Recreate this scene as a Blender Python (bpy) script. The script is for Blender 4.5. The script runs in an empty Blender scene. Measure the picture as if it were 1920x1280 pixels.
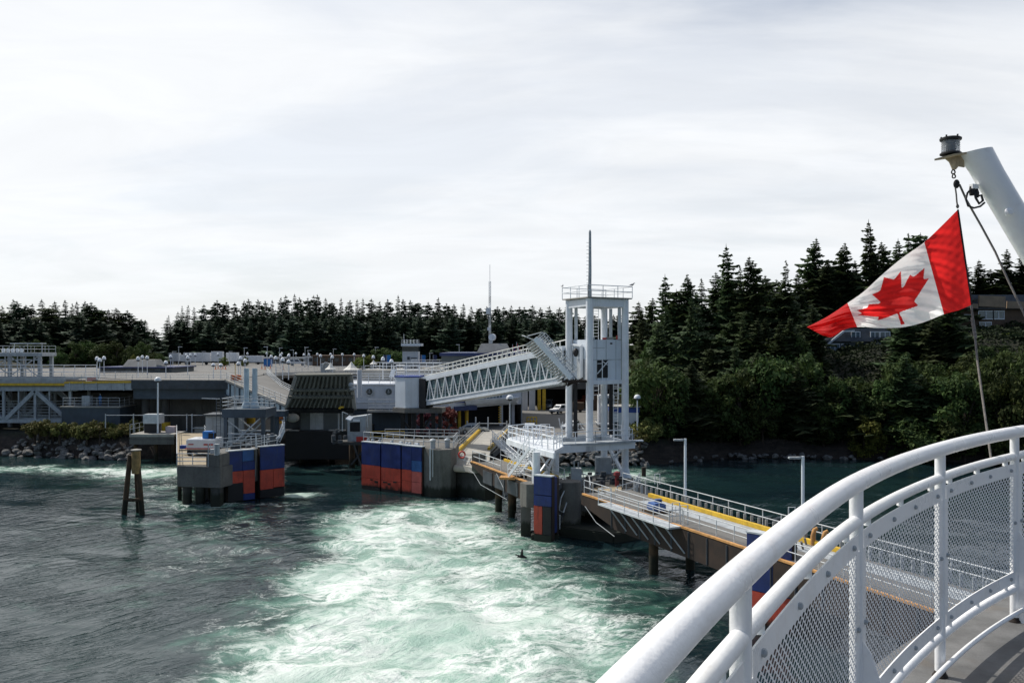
import bpy, bmesh, math, random
import numpy as np
from mathutils import Vector, Matrix, noise

# ------------------------------------------------------------------ camera, sky, sun
S = bpy.context.scene
COL = S.collection
EYE = 17.0            # eye height above the water
F = 1600.0            # focal length in photo pixels (1920 wide)
HZ = 650.0            # horizon row in the photo
R = math.radians
cam_d = bpy.data.cameras.new('camera'); cam = bpy.data.objects.new('camera', cam_d); COL.objects.link(cam)
cam.location = (0, 0, EYE); cam.rotation_euler = (R(90), 0, 0)
cam_d.sensor_width = 36; cam_d.lens = 36 * F / 1920; cam_d.shift_y = (HZ - 640) / 1920
cam_d.clip_start = .05; cam_d.clip_end = 8000
S.camera = cam
SUN_AZ, SUN_EL = -58.0, 50.0
sd = Vector((math.sin(R(SUN_AZ)) * math.cos(R(SUN_EL)), math.cos(R(SUN_AZ)) * math.cos(R(SUN_EL)), math.sin(R(SUN_EL))))
sl = bpy.data.lights.new('sun', 'SUN'); sl.energy = 4.0; sl.angle = R(.5); sl.color = (1, .95, .87)
so = bpy.data.objects.new('sun', sl); COL.objects.link(so); so.rotation_euler = (-sd).to_track_quat('-Z', 'Y').to_euler(); so.location = (-60, 40, 80)
S.view_settings.view_transform = 'Standard'; S.view_settings.look = 'None'
S.view_settings.exposure = 0.0; S.view_settings.gamma = 1
S.render.engine = 'CYCLES'
S.cycles.max_bounces = 6; S.cycles.transparent_max_bounces = 12; S.cycles.sample_clamp_indirect = 4; S.cycles.sample_clamp_direct = 12
S.cycles.caustics_reflective = False; S.cycles.caustics_refractive = False

class NT:
    """small node-tree helper"""
    def __init__(s, t): s.t = t
    def n(s, typ, **kw):
        x = s.t.nodes.new(typ)
        for k, v in kw.items():
            if k.startswith('i_'):
                key = k[2:]; key = int(key) if key.isdigit() else key.replace('_', ' ')
                x.inputs[key].default_value = v
            else: setattr(x, k, v)
        return x
    def l(s, a, b): s.t.links.new(a, b)
    def math(s, op, a, b=None, c=None, clamp=False):
        x = s.t.nodes.new('ShaderNodeMath'); x.operation = op; x.use_clamp = clamp
        for i, v in enumerate((a, b, c)):
            if v is None: continue
            if isinstance(v, (int, float)): x.inputs[i].default_value = v
            else: s.l(v, x.inputs[i])
        return x.outputs[0]
    def mix(s, f, a, b):
        x = s.t.nodes.new('ShaderNodeMix'); x.data_type = 'RGBA'
        for i, v in ((0, f), (6, a), (7, b)):
            if isinstance(v, (int, float)): x.inputs[i].default_value = v
            elif isinstance(v, (tuple, list)): x.inputs[i].default_value = (*v, 1) if len(v) == 3 else v
            else: s.l(v, x.inputs[i])
        return x.outputs[2]
    def ramp(s, v, a, b, lo=0., hi=1., smooth=True):
        x = s.t.nodes.new('ShaderNodeMapRange'); x.interpolation_type = 'SMOOTHSTEP' if smooth else 'LINEAR'
        s.l(v, x.inputs[0]) if not isinstance(v, (int, float)) else None
        for i, q in ((1, a), (2, b), (3, lo), (4, hi)):
            if isinstance(q, (int, float)): x.inputs[i].default_value = q
            else: s.l(q, x.inputs[i])
        return x.outputs[0]
    def noise(s, vec, scale, detail=4, rough=.55, dist=0.):
        x = s.t.nodes.new('ShaderNodeTexNoise'); x.inputs['Scale'].default_value = scale; x.inputs['Detail'].default_value = detail
        x.inputs['Roughness'].default_value = rough; x.inputs['Distortion'].default_value = dist
        if vec is not None: s.l(vec, x.inputs['Vector'])
        return x.outputs[0]
    def map(s, vec, scale=(1, 1, 1), rot=(0, 0, 0), loc=(0, 0, 0)):
        x = s.t.nodes.new('ShaderNodeMapping'); s.l(vec, x.inputs[0])
        x.inputs['Scale'].default_value = scale; x.inputs['Rotation'].default_value = rot; x.inputs['Location'].default_value = loc
        return x.outputs[0]

# world: clear sky behind, a thin bright sheet of high cloud over the bay
wd = bpy.data.worlds.new('World'); S.world = wd; wd.use_nodes = True
w = NT(wd.node_tree); wd.node_tree.nodes.clear()
sky = w.n('ShaderNodeTexSky', sky_type='NISHITA'); sky.sun_disc = False; sky.sun_elevation = R(SUN_EL); sky.sun_rotation = R(SUN_AZ % 360)
sky.air_density = 1.0; sky.dust_density = 1.2; sky.ozone_density = 1.2
tc = w.n('ShaderNodeTexCoord'); sp = w.n('ShaderNodeSeparateXYZ'); w.l(tc.outputs['Generated'], sp.inputs[0])
zz = w.math('ADD', w.math('MAXIMUM', sp.outputs[2], 0.0), .16)
cv = w.n('ShaderNodeCombineXYZ'); w.l(w.math('DIVIDE', sp.outputs[0], zz), cv.inputs[0]); w.l(w.math('DIVIDE', sp.outputs[1], zz), cv.inputs[1])
n1 = w.noise(w.map(cv.outputs[0], (.55, .8, 1), (0, 0, .35), (3.1, 1.7, 0)), 1.0, 7, .55, .9)
n2 = w.noise(w.map(cv.outputs[0], (.9, 3.2, 1), (0, 0, .12)), .9, 6, .6, .4)
cl = w.math('ADD', w.math('MULTIPLY', n1, .7), w.math('MULTIPLY', n2, .3))
front = w.ramp(sp.outputs[1], -.25, .45)                # cloud sheet lies over the bay ahead
cov = w.ramp(cl, .36, .55, .80, 1.0)
cov = w.math('MULTIPLY', cov, w.math('ADD', w.math('MULTIPLY', front, .92), .05))
hzf = w.ramp(sp.outputs[2], 0.0, .14, .86, 1.0)
cov = w.math('MULTIPLY', cov, hzf)
hx = w.math('DIVIDE', w.math('SUBTRACT', w.math('DIVIDE', sp.outputs[0], zz), .50), .55); hy = w.math('DIVIDE', w.math('SUBTRACT', w.math('DIVIDE', sp.outputs[1], zz), 1.50), .30)
gap = w.math('POWER', 2.718, w.math('MULTIPLY', w.math('ADD', w.math('MULTIPLY', hx, hx), w.math('MULTIPLY', hy, hy)), -1.0))
cov = w.math('MULTIPLY', cov, w.math('SUBTRACT', 1.0, w.math('MULTIPLY', gap, w.ramp(n1, .62, .36, .3, .85))))
glow = w.ramp(sp.outputs[0], -.9, .8, 1.03, 1.0)
tex = w.ramp(w.noise(w.map(cv.outputs[0], (1.2, 2.0, 1), (0, 0, .3)), 1.3, 7, .6, .8), .3, .7, .965, 1.03)
cb = w.math('MULTIPLY', glow, tex)
cc = w.n('ShaderNodeCombineColor'); w.l(w.math('MULTIPLY', cb, 9.55), cc.inputs[0]); w.l(w.math('MULTIPLY', cb, 9.75), cc.inputs[1]); w.l(w.math('MULTIPLY', cb, 10.0), cc.inputs[2])
skc = w.n('ShaderNodeMix', data_type='RGBA', blend_type='MULTIPLY'); skc.inputs[0].default_value = 1
w.l(sky.outputs[0], skc.inputs[6]); skc.inputs[7].default_value = (.92, .95, 1.0, 1)
bg = w.n('ShaderNodeBackground'); bg.inputs[1].default_value = .1
w.l(w.mix(cov, skc.outputs[2], cc.outputs[0]), bg.inputs[0])
wo = w.n('ShaderNodeOutputWorld'); w.l(bg.outputs[0], wo.inputs[0])

# ------------------------------------------------------------------ materials
MATS = {}
def mat(name, col, rough=.6, var=.12, scale=1.5, bump=0., dirt=0., dirtcol=(.10, .07, .045), metal=0., spec=.4, streak=True, bscale=None, fine=0., tide=0.):
    m = bpy.data.materials.new(name); m.use_nodes = True; t = NT(m.node_tree); p = m.node_tree.nodes['Principled BSDF']
    oc = t.n('ShaderNodeTexCoord').outputs['Object']
    n = t.noise(oc, scale, 5, .6, .2)
    c0 = tuple(c * (1 - var) for c in col); c1 = tuple(min(1, c * (1 + var)) for c in col)
    c = t.mix(t.ramp(n, .32, .68), c0, c1)
    if fine: c = t.mix(t.math('MULTIPLY', t.ramp(t.noise(oc, scale * 14, 3), .4, .7), fine), c, tuple(x * .55 for x in col))
    if dirt:
        d = t.noise(t.map(oc, (1, 1, .14 if streak else 1)), scale * 2.6, 6, .68, .3)
        c = t.mix(t.math('MULTIPLY', t.ramp(d, .5, .74), dirt), c, dirtcol)
    if tide:                                             # weed and wet staining up to the tide line
        g = t.n('ShaderNodeNewGeometry').outputs['Position']; sz = t.n('ShaderNodeSeparateXYZ'); t.l(g, sz.inputs[0])
        zn = t.math('ADD', sz.outputs[2], t.math('MULTIPLY', t.math('SUBTRACT', t.noise(t.map(g, (1, 1, .25)), 1.6, 5, .7), .5), 1.6))
        c = t.mix(t.ramp(zn, tide - .25, tide + .3, .9, 0.), c, (.014, .018, .010))
    t.l(c, p.inputs['Base Color'])
    t.l(t.ramp(n, .3, .7, max(0, rough - .12), min(1, rough + .12)), p.inputs['Roughness'])
    p.inputs['Metallic'].default_value = metal; p.inputs['Specular IOR Level'].default_value = spec
    if bump:
        b = t.n('ShaderNodeBump'); b.inputs['Strength'].default_value = bump; b.inputs['Distance'].default_value = .05
        t.l(t.noise(oc, bscale or scale * 6, 5, .65), b.inputs['Height']); t.l(b.outputs[0], p.inputs['Normal'])
    MATS[name] = m
    return m

def leafmat(name, c0, c1, rough=.75, trans=.0, dead=None):
    m = bpy.data.materials.new(name); m.use_nodes = True; t = NT(m.node_tree); p = m.node_tree.nodes['Principled BSDF']
    oc = t.n('ShaderNodeTexCoord').outputs['Object']; oi = t.n('ShaderNodeObjectInfo')
    n = t.noise(oc, .5, 4, .6)
    c = t.mix(t.ramp(n, .35, .65), c0, c1)
    c = t.mix(t.ramp(t.noise(oc, 3.5, 2), .45, .8, 0, .6), c, tuple(min(1, x * 1.7) for x in c1))
    if dead: c = t.mix(t.ramp(t.noise(oc, .9, 2), .62, .72, 0, .7), c, dead)
    h = t.n('ShaderNodeHueSaturation'); t.l(c, h.inputs['Color'])
    t.l(t.ramp(oi.outputs['Random'], 0, 1, .47, .525, False), h.inputs['Hue']); t.l(t.ramp(oi.outputs['Random'], 0, 1, .7, 1.25, False), h.inputs['Value'])
    t.l(h.outputs[0], p.inputs['Base Color']); p.inputs['Roughness'].default_value = rough; p.inputs['Specular IOR Level'].default_value = .18
    if trans:
        tr = t.n('ShaderNodeBsdfTranslucent'); t.l(h.outputs[0], tr.inputs[0]); ms = t.n('ShaderNodeMixShader'); ms.inputs[0].default_value = trans
        o = m.node_tree.nodes['Material Output']; t.l(p.outputs[0], ms.inputs[1]); t.l(tr.outputs[0], ms.inputs[2]); t.l(ms.outputs[0], o.inputs[0])
    MATS[name] = m
    return m

white = mat('white_paint', (.74, .77, .80), .42, .05, .9, .04, .26, (.30, .22, .15))
ship_white = mat('ship_white_paint', (.86, .86, .86), .35, .03, 2.2, .10, .22, (.50, .42, .34), bscale=22, streak=False)
cream = mat('cream_plate', (.62, .62, .58), .5, .08, 1, .05, .25)
panelwhite = mat('white_cladding', (.66, .71, .76), .45, .06, .5, .03, .18, (.25, .22, .19))
steel = mat('grey_steel', (.36, .39, .41), .5, .14, 1.2, .05, .35, (.13, .09, .06))
galv = mat('galvanised_rail', (.50, .53, .55), .42, .12, 2, 0, .2, (.2, .15, .1))
paleblue = mat('pale_blue_steel', (.42, .52, .58), .5, .1, 1.2, .04, .25)
darksteel = mat('dark_steel', (.055, .065, .075), .55, .25, 1, .05, .3, (.10, .055, .03))
bluesteel = mat('slate_blue_steel', (.058, .078, .10), .55, .18, .6, .05, .35, (.03, .03, .03))
conc = mat('weathered_concrete', (.145, .14, .128), .85, .2, .5, .3, .65, (.045, .041, .034), fine=.35, tide=1.15)
darkconc = mat('dark_concrete', (.065, .064, .06), .8, .3, .6, .35, .6, (.018, .018, .016), fine=.25, tide=1.15)
paleconc = mat('pale_concrete', (.36, .345, .31), .85, .15, .5, .2, .4, (.12, .10, .08), fine=.2)
asphalt = mat('asphalt', (.16, .155, .145), .9, .16, .25, .15, .3, (.07, .065, .06), streak=False, fine=.15)
tandeck = mat('tan_timber_deck', (.34, .28, .19), .85, .18, .7, .15, .35, (.13, .10, .07), streak=False, fine=.2)
yellow = mat('yellow_paint', (.66, .42, .035), .6, .14, 1.5, .05, .35, (.16, .10, .03))
rustedge = mat('orange_rust_edge', (.50, .26, .09), .75, .25, 2, .1, .35, (.14, .06, .03))
rust = mat('rusty_steel', (.030, .020, .015), .85, .4, 1.2, .3, .5, (.012, .010, .009))
red_f = mat('fender_red', (.50, .07, .04), .6, .18, .9, .12, .75, (.10, .035, .03), fine=.3, tide=.55)
salmon_f = mat('fender_faded_red', (.48, .11, .09), .6, .14, 1.1, .08, .3, (.16, .08, .07))
blue_f = mat('fender_blue', (.016, .034, .15), .5, .25, .9, .12, .6, (.035, .05, .11), fine=.3)
lblue_f = mat('fender_light_blue', (.03, .10, .27), .5, .2, .9, .08, .3, (.02, .04, .1))
black_f = mat('fender_black', (.014, .014, .016), .6, .3, 1.2, .1, .3, (.03, .025, .02))
blackhull = mat('tarred_hull', (.012, .012, .012), .6, .4, .6, .1, .3, (.03, .02, .014))
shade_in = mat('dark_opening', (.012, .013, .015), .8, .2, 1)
navy = mat('navy_fascia', (.02, .035, .11), .5, .15, .6, 0, .2)
royal = mat('royal_blue_panel', (.02, .06, .28), .5, .15, .6, 0, .2)
brightblue = mat('bright_blue', (.02, .16, .46), .45, .1, 1)
redsign = mat('red_paint', (.48, .04, .03), .5, .1, 1)
orange = mat('orange_plastic', (.62, .16, .03), .5, .1, 1)
bark = mat('bark', (.055, .04, .03), .95, .3, 3, .4, .3, (.02, .016, .012))
rockm = mat('granite_rock', (.17, .165, .155), .9, .5, 1.6, .6, .6, (.02, .02, .018), streak=False, fine=.3)
bankrock = mat('brown_bank_rock', (.15, .11, .08), .95, .4, .5, .6, .5, (.04, .035, .028), streak=False, fine=.3)
woodpile = mat('creosoted_pile', (.075, .048, .026), .85, .3, 1.6, .4, .75, (.02, .015, .01), tide=1.3)
black_rub = mat('black_rubber', (.012, .012, .013), .7, .2, 4)
brownwall = mat('brown_siding', (.11, .072, .048), .8, .2, .6, .1, .3)
brownfascia = mat('tan_fascia', (.30, .22, .15), .7, .15, .6, .05, .2)
greywall = mat('grey_siding', (.10, .115, .12), .8, .15, .6, .1, .2)
redroof = mat('red_brown_roof', (.26, .12, .08), .85, .2, .8, .2, .3)
fabric = mat('white_tent_fabric', (.72, .70, .64), .8, .06, .6, 0, .15)
carwhite = mat('car_white', (.74, .75, .76), .25, .04, 1, 0, .1, spec=.6)
carsilver = mat('car_silver', (.42, .46, .48), .28, .06, 1, 0, .1, metal=.4, spec=.6)
carred = mat('car_red', (.36, .06, .035), .3, .08, 1)
brass = mat('worn_brass_bracket', (.48, .38, .24), .5, .25, 14, .2, .5, (.14, .06, .02))
rope = mat('grey_rope', (.22, .20, .18), .9, .25, 60, .4, .3, (.1, .08, .06))
cablem = mat('black_cable', (.015, .015, .016), .5, .2, 4)
flag_r = mat('flag_red', (.68, .022, .022), .75, .05, 9, .12, bscale=260)
flag_w = mat('flag_white', (.90, .89, .88), .75, .04, 9, .12, .12, (.55, .5, .45), bscale=260, streak=False)
birdm = mat('black_feathers', (.012, .012, .012), .6, .3, 9)
gullw = mat('gull_white', (.7, .7, .69), .7, .08, 9)
gullg = mat('gull_grey', (.24, .25, .27), .7, .1, 9)
conif = leafmat('conifer_needles', (.029, .046, .020), (.058, .084, .032), trans=.2)
conif2 = leafmat('far_conifer_needles', (.026, .045, .029), (.050, .077, .043), trans=.14)
leaf_g = leafmat('broadleaf_green', (.029, .050, .015), (.064, .094, .025), trans=.22)
leaf_y = leafmat('yellow_green_leaves', (.07, .10, .020), (.15, .17, .032), trans=.22)
leaf_r = leafmat('maroon_leaves', (.07, .016, .022), (.13, .03, .035), trans=.2)
leaf_dry = leafmat('dry_shrub', (.085, .10, .03), (.19, .18, .055), trans=.15, dead=(.20, .13, .045))
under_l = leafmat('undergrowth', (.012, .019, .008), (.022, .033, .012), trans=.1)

def glassmat(name, col, rough=.06, alpha=1.):
    m = bpy.data.materials.new(name); m.use_nodes = True; p = m.node_tree.nodes['Principled BSDF']; t = NT(m.node_tree)
    oc = t.n('ShaderNodeTexCoord').outputs['Object']
    t.l(t.mix(t.ramp(t.noise(oc, .8, 3), .35, .65), tuple(c * .7 for c in col), col), p.inputs['Base Color'])
    p.inputs['Roughness'].default_value = rough; p.inputs['Specular IOR Level'].default_value = .7; p.inputs['Alpha'].default_value = alpha
    MATS[name] = m
    return m
glass = glassmat('window_glass', (.03, .045, .055))
tealglass = glassmat('teal_gangway_glass', (.09, .16, .17), .12)
palewin = glassmat('pale_window_glass', (.16, .22, .26), .1)
def lensmat():
    m = bpy.data.materials.new('ribbed_clear_lens'); m.use_nodes = True; p = m.node_tree.nodes['Principled BSDF']; t = NT(m.node_tree)
    oc = t.n('ShaderNodeTexCoord').outputs['Object']; s_ = t.n('ShaderNodeSeparateXYZ'); t.l(oc, s_.inputs[0])
    wv = t.math('SINE', t.math('MULTIPLY', s_.outputs[2], 480.))
    p.inputs['Base Color'].default_value = (.75, .78, .8, 1); p.inputs['Roughness'].default_value = .08; p.inputs['Transmission Weight'].default_value = .75; p.inputs['IOR'].default_value = 1.35
    b = t.n('ShaderNodeBump'); b.inputs['Strength'].default_value = .5; b.inputs['Distance'].default_value = .003; t.l(wv, b.inputs['Height']); t.l(b.outputs[0], p.inputs['Normal'])
    return m
lens = lensmat()

# ------------------------------------------------------------------ mesh helpers
def V(*a): return Vector(a)
def at(px, py, d): return Vector(((px - 960) / F * d, d, EYE - (py - HZ) / F * d))
def X(px, d): return (px - 960) / F * d
def Z(py, d): return EYE - (py - HZ) / F * d
def onz(px, py, z):
    d = (EYE - z) * F / (py - HZ); return at(px, py, d)

class MB:
    def __init__(s): s.v = []; s.f = []; s.m = []; s.cur = 0; s.st = []
    def add(s, vs, fs):
        o = len(s.v); s.st.append(o); s.v += [tuple(v) for v in vs]; s.f += [tuple(i + o for i in f) for f in fs]; s.m += [s.cur] * len(fs); return s
    def quad(s, a, b, c, d): return s.add((a, b, c, d), ((0, 1, 2, 3),))
    def hexa(s, b4, t4):
        return s.add(list(b4) + list(t4), ((3, 2, 1, 0), (4, 5, 6, 7), (0, 1, 5, 4), (1, 2, 6, 5), (2, 3, 7, 6), (3, 0, 4, 7)))
    def box(s, c, size, rz=0.):
        c = Vector(c); hx, hy, hz = size[0] / 2, size[1] / 2, size[2] / 2; m = Matrix.Rotation(rz, 3, 'Z')
        p = [c + m @ Vector((x, y, z)) for z in (-hz, hz) for x, y in ((-hx, -hy), (hx, -hy), (hx, hy), (-hx, hy))]
        return s.hexa(p[:4], p[4:])
    def bb(s, x0, x1, y0, y1, z0, z1): return s.box(((x0 + x1) / 2, (y0 + y1) / 2, (z0 + z1) / 2), (abs(x1 - x0), abs(y1 - y0), abs(z1 - z0)))
    def beam(s, a, b, w, h, up=(0, 0, 1)):
        a = Vector(a); b = Vector(b); d = (b - a).normalized(); up = Vector(up)
        if abs(d.dot(up)) > .98: up = Vector((0, 1, 0))
        sx = d.cross(up).normalized(); u = sx.cross(d).normalized()
        q = [sx * i * w / 2 + u * j * h / 2 for i, j in ((-1, -1), (1, -1), (1, 1), (-1, 1))]
        return s.hexa([a + k for k in q], [b + k for k in q])
    def tube(s, a, b, r, n=8, r2=None):
        return s.path([a, b], [r, r if r2 is None else r2], n)
    def path(s, pts, r, n=8, cap=True):
        pts = [Vector(p) for p in pts]; k = len(pts); rr = r if isinstance(r, (list, tuple)) else [r] * k
        prev = None; vs = []; fs = []
        for i, p in enumerate(pts):
            d = (pts[min(i + 1, k - 1)] - pts[max(i - 1, 0)]).normalized()
            if prev is None:
                up = Vector((0, 0, 1)) if abs(d.z) < .95 else Vector((1, 0, 0)); sx = d.cross(up).normalized()
            else: sx = (prev - d * prev.dot(d)).normalized()
            prev = sx; u = d.cross(sx)
            for j in range(n):
                a = 2 * math.pi * j / n; vs.append(p + (sx * math.cos(a) + u * math.sin(a)) * rr[i])
        for i in range(k - 1):
            for j in range(n): fs.append((i * n + j, i * n + (j + 1) % n, (i + 1) * n + (j + 1) % n, (i + 1) * n + j))
        if cap: fs += [tuple(reversed(range(n))), tuple(range((k - 1) * n, k * n))]
        return s.add(vs, fs)
    def prism(s, poly, z0, z1):
        n = len(poly); g = lambda z: [(p[0], p[1], z(p) if callable(z) else z) for p in poly]
        return s.add(g(z0) + g(z1), [tuple(reversed(range(n))), tuple(range(n, 2 * n))] + [(i, (i + 1) % n, n + (i + 1) % n, n + i) for i in range(n)])
    def lathe(s, c, prof, n=16):
        c = Vector(c); vs = []; fs = []
        for r, z in prof:
            for j in range(n): a = 2 * math.pi * j / n; vs.append(c + Vector((r * math.cos(a), r * math.sin(a), z)))
        for i in range(len(prof) - 1):
            for j in range(n): fs.append((i * n + j, i * n + (j + 1) % n, (i + 1) * n + (j + 1) % n, (i + 1) * n + j))
        fs += [tuple(reversed(range(n))), tuple(range((len(prof) - 1) * n, len(prof) * n))]
        return s.add(vs, fs)
    def each(s, name, mats, parent=None, smooth=None, bevel=0., fix=True, n=1):
        st = s.st + [len(s.v)]; k = 0
        fst = [0]
        for a in range(0, len(s.st), n):
            v0, v1 = st[a], st[min(a + n, len(s.st))]; q = MB()
            q.v = s.v[v0:v1]; q.f = [tuple(i - v0 for i in f) for f in s.f if v0 <= f[0] < v1]; q.m = [s.m[i] for i, f in enumerate(s.f) if v0 <= f[0] < v1]
            q.build(name, mats, parent, smooth, bevel, fix)
    def ball(s, c, r, n=10, sc=(1, 1, 1)):
        c = Vector(c); vs = []; fs = []; m = n // 2 + 1
        for i in range(m + 1):
            t = math.pi * i / m
            for j in range(n):
                a = 2 * math.pi * j / n; q = max(math.sin(t), .002)
                vs.append(c + Vector((r * q * math.cos(a) * sc[0], r * q * math.sin(a) * sc[1], r * math.cos(t) * sc[2])))
        for i in range(m):
            for j in range(n): fs.append((i * n + j, (i + 1) * n + j, (i + 1) * n + (j + 1) % n, i * n + (j + 1) % n))
        return s.add(vs, fs)
    def build(s, name, mats, parent=None, smooth=None, bevel=0., fix=True):
        me = bpy.data.meshes.new(name); o = origin(parent) if parent else Vector((0, 0, 0))
        vs = [(v[0] - o.x, v[1] - o.y, v[2] - o.z) for v in s.v]
        me.from_pydata(vs, [], s.f)
        for m in (mats if isinstance(mats, (list, tuple)) else [mats]): me.materials.append(m)
        if any(s.m): me.polygons.foreach_set('material_index', s.m)
        if fix or bevel:
            bm = bmesh.new(); bm.from_mesh(me)
            if bevel: bmesh.ops.bevel(bm, geom=bm.edges[:], offset=bevel, segments=2, affect='EDGES', clamp_overlap=True)
            bmesh.ops.recalc_face_normals(bm, faces=bm.faces[:]); bm.to_mesh(me); bm.free()
        if smooth is not None:
            me.polygons.foreach_set('use_smooth', [True] * len(me.polygons)); me.set_sharp_from_angle(angle=R(smooth))
        ob = bpy.data.objects.new(name, me); COL.objects.link(ob)
        if parent: ob.parent = parent; ORG[ob.name] = o
        return ob

ORG = {}
def origin(o): return ORG.get(o.name, Vector((0, 0, 0)))
def tag(o, label, cat, group=None):
    o['label'] = label; o['category'] = cat
    if group: o['group'] = group
    return o
def thing(name, label, cat, loc=(0, 0, 0), group=None):
    o = bpy.data.objects.new(name, None); COL.objects.link(o); o.location = loc; ORG[o.name] = Vector(loc); o.empty_display_size = .3
    return tag(o, label, cat, group)
def struct(o, kind='structure'): o['kind'] = kind; return o
def dup(root, loc, rz=0., sc=None, label=None, group=None):
    r = root.copy(); COL.objects.link(r); r.location = loc; r.rotation_euler = (0, 0, rz)
    if sc: r.scale = sc if isinstance(sc, (tuple, list)) else (sc, sc, sc)
    if label: r['label'] = label
    if group: r['group'] = group
    for ch in root.children:
        c = ch.copy(); COL.objects.link(c); c.parent = r
        for g in ch.children:
            d = g.copy(); COL.objects.link(d); d.parent = c
    return r
def resample(pts, step):
    pts = [Vector(p) for p in pts]; out = [pts[0]]
    for a, b in zip(pts, pts[1:]):
        n = max(1, round((b - a).length / step))
        out += [a.lerp(b, (i + 1) / n) for i in range(n)]
    return out
def railing(pts, h=1.1, rails=(1., .52), step=1.9, r=.035, name='railing', m=None, parent=None, mb=None, n=5):
    b = mb or MB(); pts = [Vector(p) for p in pts]
    for t in rails:
        for a, c in zip(pts, pts[1:]): b.tube(a + V(0, 0, h * t), c + V(0, 0, h * t), r, n)
    for p in resample(pts, step): b.tube(p, p + V(0, 0, h), r, n)
    return b if mb else b.build(name, m or galv, parent)
def ladder(a, b, w, side, parent, m, name='ladder', step=.35):
    a = Vector(a); b = Vector(b); side = Vector(side).normalized() * w / 2; q = MB()
    q.tube(a - side, b - side, .035, 5).tube(a + side, b + side, .035, 5)
    n = int((b - a).length / step)
    for i in range(1, n): p = a.lerp(b, i / n); q.tube(p - side, p + side, .025, 4)
    return q.build(name, m, parent)
# ------------------------------------------------------------------ setting: water, terrain, pavement
def fbm(x, y, seed=0.):
    return noise.fractal(Vector((x, y, seed)), 1.0, 2.0, 4)

def sstep(a, b, x):
    t = np.clip((x - a) / (b - a), 0, 1); return t * t * (3 - 2 * t)

def nprnd_noise(x, y, scale, seed):
    """smooth value noise on numpy arrays"""
    rs = np.random.RandomState(seed); tab = rs.rand(256, 256)
    x = x / scale + 1000; y = y / scale + 1000
    xi = np.floor(x).astype(int); yi = np.floor(y).astype(int); fx = x - xi; fy = y - yi
    fx = fx * fx * (3 - 2 * fx); fy = fy * fy * (3 - 2 * fy)
    g = lambda i, j: tab[(xi + i) % 256, (yi + j) % 256]
    return (g(0, 0) * (1 - fx) + g(1, 0) * fx) * (1 - fy) + (g(0, 1) * (1 - fx) + g(1, 1) * fx) * fy
def npfbm(x, y, scale, seed, oct=4):
    o = 0; a = 1; t = 0
    for k in range(oct): o = o + a * nprnd_noise(x, y, scale / 2 ** k, seed + k); t += a; a *= .5
    return o / t

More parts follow.
